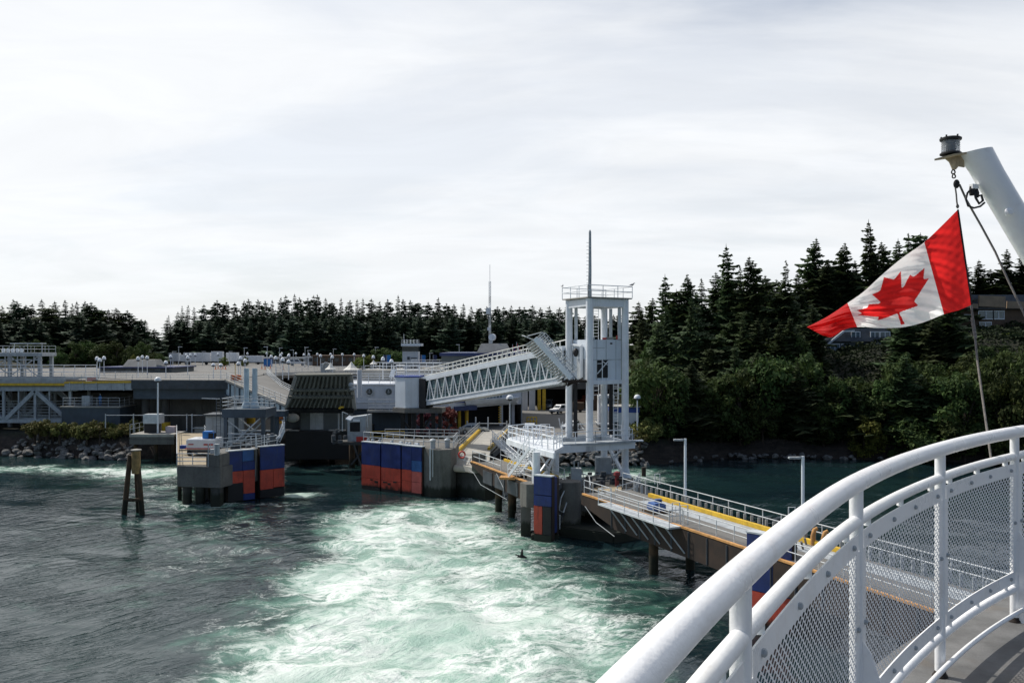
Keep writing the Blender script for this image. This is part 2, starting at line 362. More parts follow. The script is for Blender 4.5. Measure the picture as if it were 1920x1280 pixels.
def make_water():
    xs = np.concatenate([np.linspace(-1500, -95, 24)[:-1], np.arange(-95, 60, .36), np.linspace(60, 1500, 26)[1:]])
    ys = np.concatenate([np.linspace(-900, 36, 14)[:-1], np.arange(36, 100, .30), np.arange(100, 134, .5), np.linspace(134, 1600, 16)])
    gx, gy = np.meshgrid(xs, ys)
    # wake strength: the ferry's wash, running from the stern toward the berth and breaking up
    t = (gy - 36) / (102 - 36)
    cx = np.interp(gy, [30, 43, 55, 65, 78, 92, 104], [-4.0, -4.0, -4.4, -6.0, -7.0, -8.7, -11])
    hw = np.interp(gy, [30, 43, 55, 65, 78, 92, 100, 106], [17, 16.5, 15.5, 14.0, 12, 10.5, 6.5, 2])
    wob = (npfbm(gx, gy, 14, 3) - .5) * 12
    wk = 1 - sstep(.22, 1.12, np.abs(gx + wob - cx) / hw)
    wk *= 1 - sstep(92, 101, gy + (npfbm(gx, gy, 8, 9) - .5) * 10)
    wk *= .5 + .8 * npfbm(gx, gy, 11, 21)
    wk *= np.interp(gy, [36, 46, 58, 75, 92, 103], [1.15, 1.1, .95, 1.0, 1.0, .5])
    # side wash along the left bank, by the left pier and behind the tower
    def blob(x0, y0, rx, ry, k, seed=5): 
        q = ((gx - x0) / rx) ** 2 + ((gy - y0 + (npfbm(gx, gy, 6, seed) - .5) * 6) / ry) ** 2
        return k * np.exp(-q)
    left = blob(-68, 118, 24, 4.2, .95) + blob(-45, 113, 10, 4.5, .85, 6) + blob(-42, 104, 9, 6, .42, 7) + blob(-24.6, 99, 2.6, 1.6, 1.0, 8) + blob(-38, 96, 6, 4, .3, 4)
    left += blob(12.5, 112, 8.5, 4.0, 1.0, 11) + blob(18, 117, 6, 2, .6, 2) + blob(-22, 120, 6, 3, .55, 3)
    left += blob(-30, 82, 12, 8, .34, 12) + blob(-22, 66, 9, 10, .34, 13) + blob(9, 58, 5, 9, .38, 14) + blob(11, 70, 5, 4, .2, 15)
    left += blob(-31, 92, 8, 2.2, .45, 17)
    foam = np.clip(np.maximum(wk, left * (.55 + .75 * npfbm(gx, gy, 7, 31))), 0, 1.15)
    # surface: small wind chop plus churned lumps in the wake
    near = ((gx > -95) & (gx < 60) & (gy > 36) & (gy < 134)).astype(float)
    z = np.zeros_like(gx); rs = np.random.RandomState(4)
    for k in range(16):
        ang = rs.normal(1.1, .55); L = 1.3 * 1.22 ** k * .8; a = .0085 * L ** .85
        wx = (npfbm(gx, gy, 18, 60 + k) - .5) * 5
        z += a * np.sin(2 * np.pi * ((gx + wx) * np.cos(ang) + gy * np.sin(ang)) / L + rs.rand() * 7) * (.5 + npfbm(gx, gy, 22, 90 + k))
    z *= np.interp(gy, [36, 70, 106], [.5, .42, .25])
    z += (npfbm(gx, gy, 5.0, 41) - .5) * 1.25 * np.clip(foam, 0, 1) + (npfbm(gx, gy, 1.5, 45, 2) - .5) * .30 * np.clip(foam, 0, 1)
    z *= near
    ny, nx = gx.shape
    vs = np.stack([gx.ravel(), gy.ravel(), z.ravel()], 1)
    i = np.arange(nx * ny).reshape(ny, nx)
    fs = np.stack([i[:-1, :-1].ravel(), i[:-1, 1:].ravel(), i[1:, 1:].ravel(), i[1:, :-1].ravel()], 1)
    me = bpy.data.meshes.new('water'); me.from_pydata(vs.tolist(), [], fs.tolist())
    me.polygons.foreach_set('use_smooth', [True] * len(me.polygons))
    at_ = me.attributes.new('foam', 'FLOAT', 'POINT'); at_.data.foreach_set('value', foam.ravel().astype(np.float32))
    m = bpy.data.materials.new('sea_water'); m.use_nodes = True; t = NT(m.node_tree); p = m.node_tree.nodes['Principled BSDF']
    oc = t.n('ShaderNodeTexCoord').outputs['Object']; fo = t.n('ShaderNodeAttribute', attribute_name='foam').outputs['Fac']
    # churned water warps the pattern
    wv = t.n('ShaderNodeTexNoise'); wv.inputs['Scale'].default_value = .22; wv.inputs['Detail'].default_value = 2.5; t.l(oc, wv.inputs['Vector'])
    vm = t.n('ShaderNodeVectorMath', operation='MULTIPLY_ADD'); t.l(wv.outputs[1], vm.inputs[0]); vm.inputs[1].default_value = (4.5, 4.5, 0); t.l(oc, vm.inputs[2])
    wp = vm.outputs[0]
    ridge = lambda n: t.math('SUBTRACT', 1.0, t.math('ABSOLUTE', t.math('MULTIPLY', t.math('SUBTRACT', n, .5), 2.0)))
    r1 = ridge(t.noise(t.map(wp, (.7, 1, 1)), .34, 6, .62)); r2 = ridge(t.noise(t.map(wp, (.8, 1, 1)), 1.05, 5, .65)); r3 = ridge(t.noise(wp, 3.6, 4, .65))
    lace = t.math('ADD', t.math('ADD', t.math('MULTIPLY', r1, .45), t.math('MULTIPLY', r2, .33)), t.math('MULTIPLY', r3, .22))
    thr = t.ramp(fo, .04, 1.05, .97, .79, False)
    wf = t.ramp(t.math('SUBTRACT', lace, thr), -.02, .15)
    wf = t.math('MULTIPLY', wf, t.math('MULTIPLY', t.ramp(fo, .05, .3), t.ramp(t.noise(wp, .16, 4, .6), .36, .60, .35, 1.0)))
    milk = t.ramp(t.math('ADD', fo, t.math('MULTIPLY', t.math('SUBTRACT', t.noise(wp, .3, 5, .6), .5), 1.5)), .15, 1.0)
    deep = t.mix(t.ramp(t.noise(oc, .05, 3), .35, .65), (.006, .016, .021), (.010, .027, .028))
    c = t.mix(milk, deep, t.mix(t.ramp(fo, .45, 1.05), (.10, .245, .18), (.33, .48, .40)))
    c = t.mix(wf, c, (.74, .78, .74))
    t.l(c, p.inputs['Base Color'])
    t.l(t.math('ADD', t.math('MULTIPLY', wf, .55), t.ramp(milk, 0, 1, .07, .24)), p.inputs['Roughness'])
    p.inputs['IOR'].default_value = 1.333; p.inputs['Specular IOR Level'].default_value = .5
    rg = lambda n: t.math('POWER', t.math('SUBTRACT', 1.0, t.math('ABSOLUTE', t.math('MULTIPLY', t.math('SUBTRACT', n, .5), 2.6))), 2.2)
    rv = lambda ang, sx, sy_: t.map(t.map(oc, (1, 1, 1), (0, 0, R(ang))), (sx, sy_, 1))
    patch = t.ramp(t.noise(oc, .11, 4, .6), .36, .66, .15, 1.0)
    h = t.math('MULTIPLY', rg(t.noise(rv(-52, .30, 1.25), .62, 3, .5, .5)), t.math('MULTIPLY', patch, .30))
    h = t.math('ADD', h, t.math('MULTIPLY', rg(t.noise(rv(-35, .45, 1.3), 1.7, 3, .5, .4)), t.math('MULTIPLY', patch, .085)))
    h = t.math('ADD', h, t.math('MULTIPLY', t.noise(rv(-60, .7, 1.2), .8, 4, .55), .14))
    h = t.math('ADD', h, t.math('MULTIPLY', t.noise(oc, 4.5, 3, .6), t.ramp(fo, .05, .6, .022, .075)))
    h = t.math('ADD', h, t.math('MULTIPLY', lace, t.math('MULTIPLY', fo, .55)))
    sy = t.n('ShaderNodeSeparateXYZ'); t.l(oc, sy.inputs[0]); calm = t.math('MAXIMUM', t.ramp(sy.outputs[1], 60, 112, .72, .42), t.ramp(fo, .06, .6, 0, 1.1)); h = t.math('MULTIPLY', h, calm)
    b = t.n('ShaderNodeBump'); b.inputs['Strength'].default_value = 1.0; b.inputs['Distance'].default_value = .42
    t.l(h, b.inputs['Height']); t.l(b.outputs[0], p.inputs['Normal'])
    me.materials.append(m)
    ob = bpy.data.objects.new('water', me); COL.objects.link(ob); struct(ob)
make_water()

def shore(x):                                   # distance of the waterline from the camera plane
    return float(np.interp(x, [-260, -78, -60, -40, -24, -16, -2, 10, 22, 34, 60, 90, 200], [150, 134, 129, 132, 135, 126, 123, 122.5, 124, 131, 128, 116, 96]))
def sm(a, b, x):
    t = min(1, max(0, (x - a) / (b - a))); return t * t * (3 - 2 * t)
def hgt(x, y):
    s = y - shore(x)
    low = -4 + 7.35 * sm(-2.5, 2.2, s)                               # shore step up to quay level 3.35
    up = 8.1 * sm(203, 209, y)                                        # the upper terrace
    up += 5 * sm(330, 460, y) + .4 * fbm(x / 30, y / 30) * sm(215, 250, y)
    hill_w = sm(21 + max(0, (y - 125)) * .09, 33 + max(0, (y - 125)) * .12, x)
    top = 13.5 + max(0, min(x - 45, 70)) * .105
    hill = -4 + 6.3 * sm(-3, 2, s) + 2.2 * sm(2, 14, s) + (top - 4.5) * sm(9, 44, s) + .05 * min(35, max(0, y - 165)) - 9 * sm(215, 300, y) + (1.1 * fbm(x / 9, y / 9, 3) if s > 1 else 0)
    flat = low + up
    if x < -70: flat += 3.0 * sm(-95, -160, x) * sm(150, 190, y)
    return flat * (1 - hill_w) + hill * hill_w
def make_terrain():
    xs = list(np.arange(-420, -100, 12)) + list(np.arange(-100, 130, 2.0)) + list(np.arange(130, 420, 10))
    ys = list(np.arange(92, 200, 2.0)) + list(np.arange(200, 212, 1.5)) + list(np.arange(212, 330, 8)) + list(np.arange(330, 900, 40))
    vs = [(x, y, hgt(x, y)) for y in ys for x in xs]; nx = len(xs)
    fs = [(j * nx + i, j * nx + i + 1, (j + 1) * nx + i + 1, (j + 1) * nx + i) for j in range(len(ys) - 1) for i in range(nx - 1)]
    m = bpy.data.materials.new('bank_and_forest_floor'); m.use_nodes = True; t = NT(m.node_tree); p = m.node_tree.nodes['Principled BSDF']
    oc = t.n('ShaderNodeTexCoord').outputs['Object']; sp_ = t.n('ShaderNodeSeparateXYZ'); t.l(oc, sp_.inputs[0])
    n = t.noise(oc, .35, 6, .65)
    soil = t.mix(t.ramp(n, .35, .65), (.010, .014, .007), (.022, .024, .012))
    rk = t.mix(t.ramp(t.noise(t.map(oc, (.6, .6, 2.2)), .8, 6, .7), .3, .7), (.014, .011, .009), (.055, .042, .032))
    zz_ = t.math('ADD', sp_.outputs[2], t.math('MULTIPLY', t.math('SUBTRACT', n, .5), 4.0))
    t.l(t.mix(t.ramp(zz_, 2.2, 3.6), rk, soil), p.inputs['Base Color']); p.inputs['Roughness'].default_value = .95
    b = t.n('ShaderNodeBump'); b.inputs['Distance'].default_value = .35; t.l(t.noise(oc, 1.3, 6, .7), b.inputs['Height']); t.l(b.outputs[0], p.inputs['Normal'])
    q = MB(); q.add(vs, fs); o = q.build('terrain', m, smooth=60, fix=False); struct(o)
make_terrain()

# lower quay pavement (ferry plaza and staff parking), kept inside the shoreline
pv = MB()
pv.prism([(-75, 139), (-60, 133.5), (-40, 136), (-22, 139), (-14, 130), (-1, 127.2), (10, 126.5), (19.5, 127.5), (22.5, 140), (27, 200), (27, 202), (-75, 202)], 3.0, 3.42)
struct(pv.build('parking_ground', asphalt))
# painted bay lines on the parking ground
pl = MB()
for px0, py0, px1, py1 in ((1095, 792, 1140, 788), (1095, 805, 1085, 792), (1124, 800, 1117, 789), (1052, 803, 1055, 790), (1110, 780, 1150, 777)):
    a = onz(px0, py0, 3.43); b = onz(px1, py1, 3.43); pl.beam(a, b, .16, .012)
struct(pl.build('parking_line', mat('line_paint', (.7, .7, .66), .8, .1, 2)))
# upper car deck: one slab the lamps, trailers and tents stand on
DECK = 11.8
dk = MB()
dk.prism([(-60.5, 135.4), (-44, 133.2), (-46.5, 160), (-40, 172), (-27, 182), (-8, 190), (4, 206), (4, 300), (-190, 300), (-190, 150), (-72, 146)], DECK - .55, DECK)
struct(dk.build('upper_car_deck', asphalt))

ll = MB()
for x0, y0, x1, y1 in ((-58, 138.5, -47, 137), (-66, 146, -47.5, 143.5), (-74, 158, -49, 150), (-80, 172, -50, 160), (-70, 190, -46, 176), (-95, 215, -40, 196), (-60, 240, -20, 226)): ll.beam((x0, y0, DECK + .004), (x1, y1, DECK + .004), .28, .012)
struct(ll.build('lane_line', MATS['line_paint']))
# ------------------------------------------------------------------ left berth: bridge, hoist tower, abutment
t = thing('truss_bridge', 'grey steel truss ramp bridge at the far left above the dark water', 'bridge', (-75, 138, 4.7))
q = MB(); q.bb(-100, -70.2, 138, 145, 10.55, 10.95); q.build('deck', asphalt, t)
q = MB(); q.bb(-100, -70.2, 137.8, 138.0, 10.72, 11.12); q.build('edge_strip', yellow, t)
q = MB(); q.bb(-100, -70.2, 138.15, 138.35, 10.95, 11.9); q.bb(-100, -70.2, 144.7, 144.9, 10.95, 12.0); q.each('parapet', steel, t)
for y in (138.4, 144.4):
    q = MB(); q.beam((-100, y, 5.0), (-71, y, 5.0), .5, .6); q.beam((-100, y, 10.2), (-70.4, y, 10.2), .5, .7)
    for x in (-92, -82.4, -77.3, -71.6): q.beam((x, y, 5.2), (x, y, 10), .38, .38, (0, 1, 0))
    q.beam((-77.3, y, 9.9), (-82, y, 5.3), .62, .62, (0, 1, 0)); q.beam((-77.3, y, 9.9), (-72, y, 5.3), .62, .62, (0, 1, 0))
    q.beam((-87, y, 9.9), (-82.6, y, 5.3), .5, .5, (0, 1, 0)); q.beam((-87, y, 9.9), (-92, y, 5.3), .5, .5, (0, 1, 0))
    q.beam((-75, y, 5.3), (-75, y, 10), .2, .2, (0, 1, 0)); q.beam((-80, y, 5.3), (-80, y, 10), .2, .2, (0, 1, 0))
    q.build('side_truss', steel, t)
q = MB()
for k in range(7): q.bb(-100, -71.4, 138.9 + k * .8, 139.2 + k * .8, 5.3 + k * .42, 5.42 + k * .42)
q.build('stepped_floor', galv, t)
railing([(-100, 138.2, 11.9), (-71, 138.2, 12.0)], .9, parent=t); railing([(-100, 144.8, 12), (-70.5, 144.8, 12)], 1.9, (1, .72, .4), parent=t, m=white, r=.05)
q = MB()
for x in (-96, -86): q.tube((x, 141, -3), (x, 141, 5), .7, 12)
q.build('pier_column', darkconc, t)

t = thing('hoist_tower', 'grey lattice hoist tower with a railed top above the left ramp bridge', 'tower', (-84, 143, 4.8))
q = MB()
for x in (-90, -85.5, -80.4):
    for y in (145.3, 149): q.beam((x, y, 3.4), (x, y, 15.6), .5, .5, (0, 1, 0))
q.each('leg', steel, t)
q = MB(); q.bb(-91, -79.8, 144.9, 149.5, 15.4, 16.0); q.build('top_platform', steel, t)
q = MB()
for x in (-89, -87.6, -86.3, -84.2, -82.8, -81.4): q.beam((x, 145.3, 11.8), (x, 145.3, 15.4), .13, .13, (0, 1, 0))
for x in (-90, -85.5): q.beam((x, 145.3, 12), (x + 4.8, 145.3, 15.4), .16, .16); q.beam((x + 4.8, 145.3, 12), (x, 145.3, 15.4), .16, .16)
q.beam((-90, 145.3, 14.8), (-80, 145.3, 14.8), .16, .16); q.each('bracing', galv, t)
railing([(-91, 145, 16), (-79.9, 145, 16), (-79.9, 149.4, 16), (-91, 149.4, 16)], 1.15, parent=t)
q = MB(); q.bb(-86.5, -81.3, 147, 149, 17.5, 17.66)
for x in (-86.3, -84, -81.5): q.tube((x, 148, 16), (x, 148, 17.6), .06, 5)
q.build('canopy', galv, t)
q = MB()
for x in (-87, -86.2, -85.4, -84.6, -83.9): q.lathe((x, 146, 16.0), [(.22, 0), (.3, .25), (.3, .5), (.14, .75)], 8)
q.each('sheave', white, t, smooth=50)

t = thing('abutment', 'slate blue concrete abutment block behind the green shrubs on the left bank', 'abutment', (-65, 137, 3))
q = MB(); q.bb(-71.6, -62.3, 135.6, 141, 1.5, 7.35); q.build('wall', bluesteel, t, bevel=.03)
q = MB(); q.bb(-71.8, -62.1, 135.4, 141.2, 7.35, 7.55); q.build('coping', paleconc, t)
railing([(-71.4, 135.7, 7.55), (-62.4, 135.7, 7.55), (-62.4, 140.8, 7.55)], 1.35, (1, .66, .33), parent=t)
q = MB(); q.bb(-68.9, -67.6, 136.6, 137.7, 7.55, 9.15); q.build('cabinet', steel, t, bevel=.03)
t = thing('person', 'person in bright blue overalls standing at the railing on the slate abutment', 'person', (-66.4, 137.6, 7.55))
def figure(t, base, top, mats):
    x, y, z = base; b = bpy.data.meshes.new('body')
    pts = [(0, 0, .92), (0, 0, 1.15), (0, 0, 1.42), (0, 0, 1.53), (0, -.01, 1.68), (.10, 0, .85), (.12, .03, .48), (.13, -.02, .07), (.13, -.16, .04), (-.10, 0, .85), (-.11, -.05, .48), (-.12, .04, .07), (-.12, -.10, .04), (.2, 0, 1.40), (.25, -.05, 1.12), (.22, -.24, .98), (-.2, 0, 1.40), (-.26, -.04, 1.12), (-.2, -.25, 1.0)]
    ed = [(0, 1), (1, 2), (2, 3), (3, 4), (0, 5), (5, 6), (6, 7), (7, 8), (0, 9), (9, 10), (10, 11), (11, 12), (2, 13), (13, 14), (14, 15), (2, 16), (16, 17), (17, 18)]
    rad = [.15, .14, .16, .06, .105, .09, .065, .05, .04, .09, .065, .05, .04, .075, .05, .04, .075, .05, .04]
    b.from_pydata(pts, ed, []); o = bpy.data.objects.new('body', b); COL.objects.link(o); o.parent = t
    md = o.modifiers.new('skin', 'SKIN'); o.modifiers.new('sub', 'SUBSURF').levels = 1
    for i, sv in enumerate(b.skin_vertices[0].data): sv.radius = (rad[i], rad[i]); sv.use_root = i == 0
    b.materials.append(mats[0]); h = MB(); h.ball((x, y, z + 1.78), .115, 10, (1, 1.05, .7)); h.build('hard_hat', mats[1], t, smooth=60)
figure(t, (-66.4, 137.6, 7.55), None, (brightblue, white))

# upper roadway: girders, columns and rails that carry the car deck's front edge
t = thing('roadway_viaduct', 'dark girder viaduct with round pillars carrying the upper road on the left', 'viaduct', (-55, 135, 3.4))
q = MB(); q.prism([(-72, 137.8), (-60.3, 135.0), (-60.3, 141), (-72, 144)], 10.9, 11.7); q.build('road_slab', asphalt, t)
q = MB(); q.beam((-72, 137.5, 10.6), (-60, 134.9, 10.75), .3, 1.15)
for x in np.arange(-71, -60, 2.4): q.beam((x, 137.15 - (x + 71) * .217, 10.1), (x, 137.15 - (x + 71) * .217, 11.3), .22, .3, (0, 1, 0))
q.build('edge_girder', steel, t)
q = MB(); q.beam((-72, 137.3, 11.25), (-60, 134.7, 11.45), .16, .3); q.build('edge_strip', yellow, t)
q = MB(); q.beam((-60, 134.7, 11.05), (-43.9, 132.7, 11.1), .4, 1.35); q.build('fascia', darksteel, t)
q = MB(); q.beam((-60, 135.6, 9.55), (-41.5, 134.4, 9.55), .7, 1.6); q.build('box_girder', bluesteel, t)
q = MB()
for x in (-58.6, -55.4): q.tube((x, 136.6, 3.3), (x, 136.6, 9.2), .62, 14)
for x in (-46.5, -41.6, -37): q.tube((x, 152, 3.3), (x, 152, 11.3), .7, 14)
q.each('pillar', darkconc, t, smooth=40)
q = MB()
for x in (-58.6, -55.4): q.tube((x, 136.6, 3.35), (x, 136.6, 5.0), .66, 14)
for x in (-46.5, -41.6, -37): q.tube((x, 152, 3.35), (x, 152, 9.0), .76, 14)
q.each('pillar_guard', yellow, t, smooth=40)
q = MB(); q.bb(-59.9, -46.2, 141, 141.5, 3.3, 11); q.bb(-90, -60.5, 152, 152.5, 3.3, 8.8); q.each('retaining_wall', conc, t)
q = MB(); q.bb(-36, -24, 172, 172.5, 3.3, 11.3); q.bb(-46, -36, 176, 176.5, 3.3, 11.3); q.each('back_wall', darkconc, t)
railing([(-72, 137.4, 11.7), (-60, 134.8, 11.8), (-44.2, 132.9, 11.85)], .8, step=3.2, parent=t)
railing([(-72, 143.6, 11.7), (-60.2, 141, 11.8)], 1.1, parent=t)
railing([(-45, 163, DECK), (-40, 172.5, DECK), (-27, 182.4, DECK), (-9, 190, DECK)], 1.15, (1, .66, .33), parent=t)
q = MB(); q.path([(-46.6, 160, 11.5), (-40.1, 171.9, 11.5), (-27.1, 181.9, 11.5), (-8, 189.9, 11.5)], .55, 4); q.build('edge_beam', paleconc, t)
t = thing('warning_sign', 'white sign with red lettering on the left road railing', 'sign', at(172, 713, 136.8))
q = MB(); c = at(172, 714, 136.7); q.box(c, (1.9, .06, 1.5)); q.build('board', white, t)
q = MB()
for k, (wx, dz) in enumerate(((1.4, .42), (1.5, .14), (1.1, -.14))): q.box(c + V(0, -.045, dz), (wx, .02, .15))
q.each('lettering', redsign, t)
t = thing('road_barrier_stack', 'orange plastic barriers piled at the corner of the upper road', 'barrier', at(442, 709, 134.5))
q = MB()
for k in range(4): q.box(at(436 + k * 4.4, 708, 134.6 + .2 * (k % 2)), (.34, .9, .9 - .1 * (k % 2)))
q.each('plastic_barrier', orange, t, bevel=.05)
q = MB(); q.tube(at(441, 712, 134.2), at(441, 682, 134.2), .05, 6); q.build('marker_pole', yellow, t)

# link span: sloped road, blue plate girder
t = thing('link_span', 'sloping link span road with a pale blue ribbed side girder', 'ramp', (-38, 128, 8))
L0, L1, R1, R0 = V(-44.2, 133.2, 11.75), V(-31.6, 121, 8.7), V(-28.2, 122.6, 8.7), V(-46, 160, 11.75)
q = MB(); q.hexa([p - V(0, 0, .4) for p in (L0, L1, R1, R0)], [L0, L1, R1, R0]); q.build('road_deck', asphalt, t)
q = MB(); q.beam(L0 + V(-.3, -.2, -1.15), L1 + V(-.3, -.2, -1.15), .16, 2.1)
q.build('side_girder', paleblue, t)
q = MB(); n = (L1 - L0).cross(V(0, 0, 1)).normalized()
for k in range(13): p = L0.lerp(L1, k / 12) + V(-.42, -.34, -1.15); q.beam(p + V(0, 0, -1), p + V(0, 0, 1), .2, .14, (0, 1, 0))
q.beam(L0 + V(-.45, -.4, -.12), L1 + V(-.45, -.4, -.12), .3, .14); q.beam(L0 + V(-.45, -.4, -2.2), L1 + V(-.45, -.4, -2.2), .4, .14); q.each('stiffener', bluesteel, t)
q = MB(); q.beam(L0 + V(-.4, -.3, .12), L1 + V(-.4, -.3, .12), .34, .22); q.build('kerb', paleconc, t)
railing([L0 + V(-.3, -.2, .1), L1 + V(-.3, -.2, .1)], 1.2, (1, .66, .33), step=1.6, parent=t)
railing([R0, R0.lerp(R1, .5) + V(-1.2, 0, .0), R1 + V(-.3, 0, 0)], 1.15, (1, .75, .5, .25), parent=t, m=galv)
q = MB(); q.bb(-36.5, -31.0, 116.5, 118.5, 7.45, 8.25); q.tube((-32.4, 117.5, 3), (-32.4, 117.5, 7.6), .35, 8); q.build('support_beam', bluesteel, t)

# raised apron
t = thing('raised_apron', 'olive grey ribbed boarding apron tilted up at the centre of the berth', 'ramp apron', (-27, 121, 8.3))
B0, B1 = at(538, 765, 120.4), at(664, 766, 120.6); T0, T1 = at(557, 701, 118.6), at(657, 700, 118.7)
olive = mat('olive_grey_paint', (.13, .132, .11), .6, .14, .6, .06, .5, (.05, .045, .035))
nrm = ((B1 - B0).cross(T0 - B0)).normalized()
if nrm.y > 0: nrm = -nrm
def apt(u, v, off=0.): return B0.lerp(B1, u).lerp(T0.lerp(T1, u), v) + nrm * off
q = MB(); q.hexa([apt(0, 0), apt(1, 0), apt(1, 1), apt(0, 1)], [apt(0, 0, -.35), apt(1, 0, -.35), apt(1, 1, -.35), apt(0, 1, -.35)]); q.build('plate', olive, t)
q = MB()
for k in range(13):
    u = .05 + k * .9 / 12; q.beam(apt(u, .60, .22), apt(u + .02, .96, .22), .28, .44, nrm)
for k in range(15): u = .04 + k * .92 / 14; q.beam(apt(u - .035, .06, .25), apt(u + .01, .36, .25), .2, .5, nrm)
for k in range(12): u = .07 + k * .86 / 11; q.beam(apt(u, .40, .2), apt(u, .56, .2), .36, .4, nrm)
q.each('rib', olive, t)
q = MB(); q.beam(apt(-.01, .575, .32), apt(1.01, .575, .32), .34, .7, nrm); q.beam(apt(-.01, .385, .36), apt(1.02, .385, .36), .34, .8, nrm); q.beam(apt(0, .98, .2), apt(1, .98, .2), .3, .45, nrm); q.each('cross_beam', olive, t)
q = MB(); q.beam(apt(-.008, -.02, .1), apt(-.008, 1, .1), .5, .24, nrm); q.beam(apt(1.008, -.02, .1), apt(1.008, 1, .1), .5, .24, nrm); q.each('side_beam', paleconc, t)
q = MB(); q.beam(apt(0, -.03, .3), apt(1, -.03, .3), .6, .5, nrm); q.build('hinge_beam', blackhull, t)
q = MB(); q.box(apt(.83, .10, .65), (.55, .3, .24)); q.box(apt(.8, .07, .65), (.3, .3, .2)); q.each('flood_light', yellow, t)
q = MB(); q.lathe(apt(1.0, .72, .35), [(.32, -.3), (.42, 0), (.2, .3)], 8); q.lathe(apt(1.02, .62, .35), [(.4, -.3), (.5, 0), (.2, .3)], 8); q.each('hoist_block', steel, t, smooth=40)

# pontoon under the link span
t = thing('pontoon', 'black tarred pontoon hull under the raised apron', 'pontoon', (-27, 124, 0))
q = MB(); q.bb(-32.4, -21.6, 122, 134, .9, 4.95); q.build('hull', blackhull, t, bevel=.08)
q = MB(); q.bb(-30.6, -24.2, 123.5, 130, 4.95, 8.2); q.build('deck_house', greywall, t)
q = MB(); q.bb(-29.2, -27.3, 123.4, 123.5, 5.05, 7.8); q.build('door', steel, t)
q = MB(); q.tube((-24.9, 122.6, 5), (-24.9, 122.6, 8.2), .12, 6); q.build('column', steel, t); q = MB(); q.bb(-33.5, -30.7, 126, 130, 4.9, 8.4); q.build('side_tank', darksteel, t)
q = MB(); q.bb(-32, -30.6, 122.3, 123, 4.96, 5.06); q.bb(-26.3, -24, 122.3, 123.2, 4.96, 5.08); q.build('deck_plate', paleconc, t)
q = MB()
for x, y in ((-22.4, 119.5), (-20.6, 119), (-21.5, 121.5), (-31, 126), (-27, 128), (-23, 126)): q.tube((x, y, -3), (x, y, 3.8), .42, 10)
q.each('pile', woodpile, t, smooth=40)
q = MB(); q.beam((-22.6, 118.6, 3.9), (-18.5, 116.9, 3.9), .5, .5); q.beam((-22.4, 119, .6), (-19.8, 118, 3.6), .2, .2); q.beam((-20.8, 118, .4), (-22, 118.6, 3.4), .18, .18); q.each('brace', darksteel, t)
t = thing('orange_lifeboat_cover', 'pale cover with an orange end hanging beside the pontoon house', 'cover', at(595, 772, 126))
q = MB(); c = at(541, 783, 121.5); q.ball(c + V(.6, 0, 0), .95, 12, (1, .6, .7)); q.cur = 1; q.ball(c + V(-1.2, 0, 0), .62, 10, (1, .6, .8)); q.build('cover', [paleconc, orange], t, smooth=60)
t = thing('rope_bundle', 'tangle of pale mooring ropes hanging at the pontoon corner', 'rope', at(525, 815, 118))
q = MB(); random.seed(3)
for k in range(9):
    p0 = at(531 + random.uniform(-3, 3), 793 + random.uniform(-4, 6), 100.5); p1 = at(522 + random.uniform(-6, 6), 826 + random.uniform(-6, 3), 99.4); md = p0.lerp(p1, .5) + V(random.uniform(-.5, .5), 0, random.uniform(-.5, .3))
    q.path([p0, p0.lerp(md, .6), md, md.lerp(p1, .5), p1], .07, 5)
q.each('strand', galv, t)

# ------------------------------------------------------------------ fender dolphins
def fender(t, a, b, z0, z1, cells, thick=.35, seam=True):
    """a, b: ground points of the face; cells: (u0,u1,v0,v1,material,kind)"""
    a = Vector(a); b = Vector(b); d = b - a; n = d.cross(V(0, 0, 1)).normalized()
    if n.y > 0: n = -n
    g = lambda u, z, o: a + d * u + n * o + V(0, 0, z)
    q = MB(); L = d.length
    q.hexa([g(0, z0, -.5), g(1, z0, -.5), g(1, z0, 0), g(0, z0, 0)], [g(0, z1, -.5), g(1, z1, -.5), g(1, z1, 0), g(0, z1, 0)]); q.build('fender_frame', rust, t)
    for u0, u1, v0, v1, m, k in cells:
        e = .025 / L
        w0, w1 = z0 + (z1 - z0) * v0 + .02, z0 + (z1 - z0) * v1 - .02
        q = MB()
        q.hexa([g(u0 + e, w0, .003), g(u1 - e, w0, .003), g(u1 - e, w0, .16), g(u0 + e, w0, .16)], [g(u0 + e, w1, .003), g(u1 - e, w1, .003), g(u1 - e, w1, .16), g(u0 + e, w1, .16)]); q.build(k, m, t)
    q = MB(); q.beam(g(-.01, z1 + .05, -.2), g(1.01, z1 + .05, -.2), .75, .1); q.build('top_plate', galv, t)

t = thing('left_fender_dolphin', 'concrete berth pier with dark blue and red fender panels on the left', 'fender pier', (-32, 96, 0))
q = MB(); q.prism([(-36.2, 92.2), (-31.2, 91.2), (-30.6, 93.4), (-27, 98.4), (-31, 101.5), (-35.2, 98)], 1.9, 4.15); q.build('pile_cap', conc, t, bevel=.05)
q = MB(); q.prism([(-32.9, 91.75), (-31.25, 91.15), (-30.75, 93.6), (-26.9, 98.3), (-28.4, 100.5), (-32.9, 97)], 4.15, 5.5); q.build('upper_wall', conc, t, bevel=.05)
q = MB(); q.bb(-32.3, -31.3, 91.5, 92.6, -2, 1.9); q.build('pile_leg', darkconc, t)  # leg and piles in darker concrete, putting the shade below the cap into colour
q = MB(); q.prism([(-35, 95.5), (-31.2, 94.6), (-28, 98.2), (-31, 100.5), (-34.6, 98)], -2, 1.88); q.build('undercap_shade', black_f, t)  # black block added inside to stand for the shade among the piles
q = MB()
for x, y in ((-35.4, 93), (-34.0, 93.2), (-32.9, 94.5), (-35, 96.5), (-33, 97), (-30.5, 96.5), (-29.5, 99)): q.tube((x, y, -3), (x, y, 2), .5, 12)
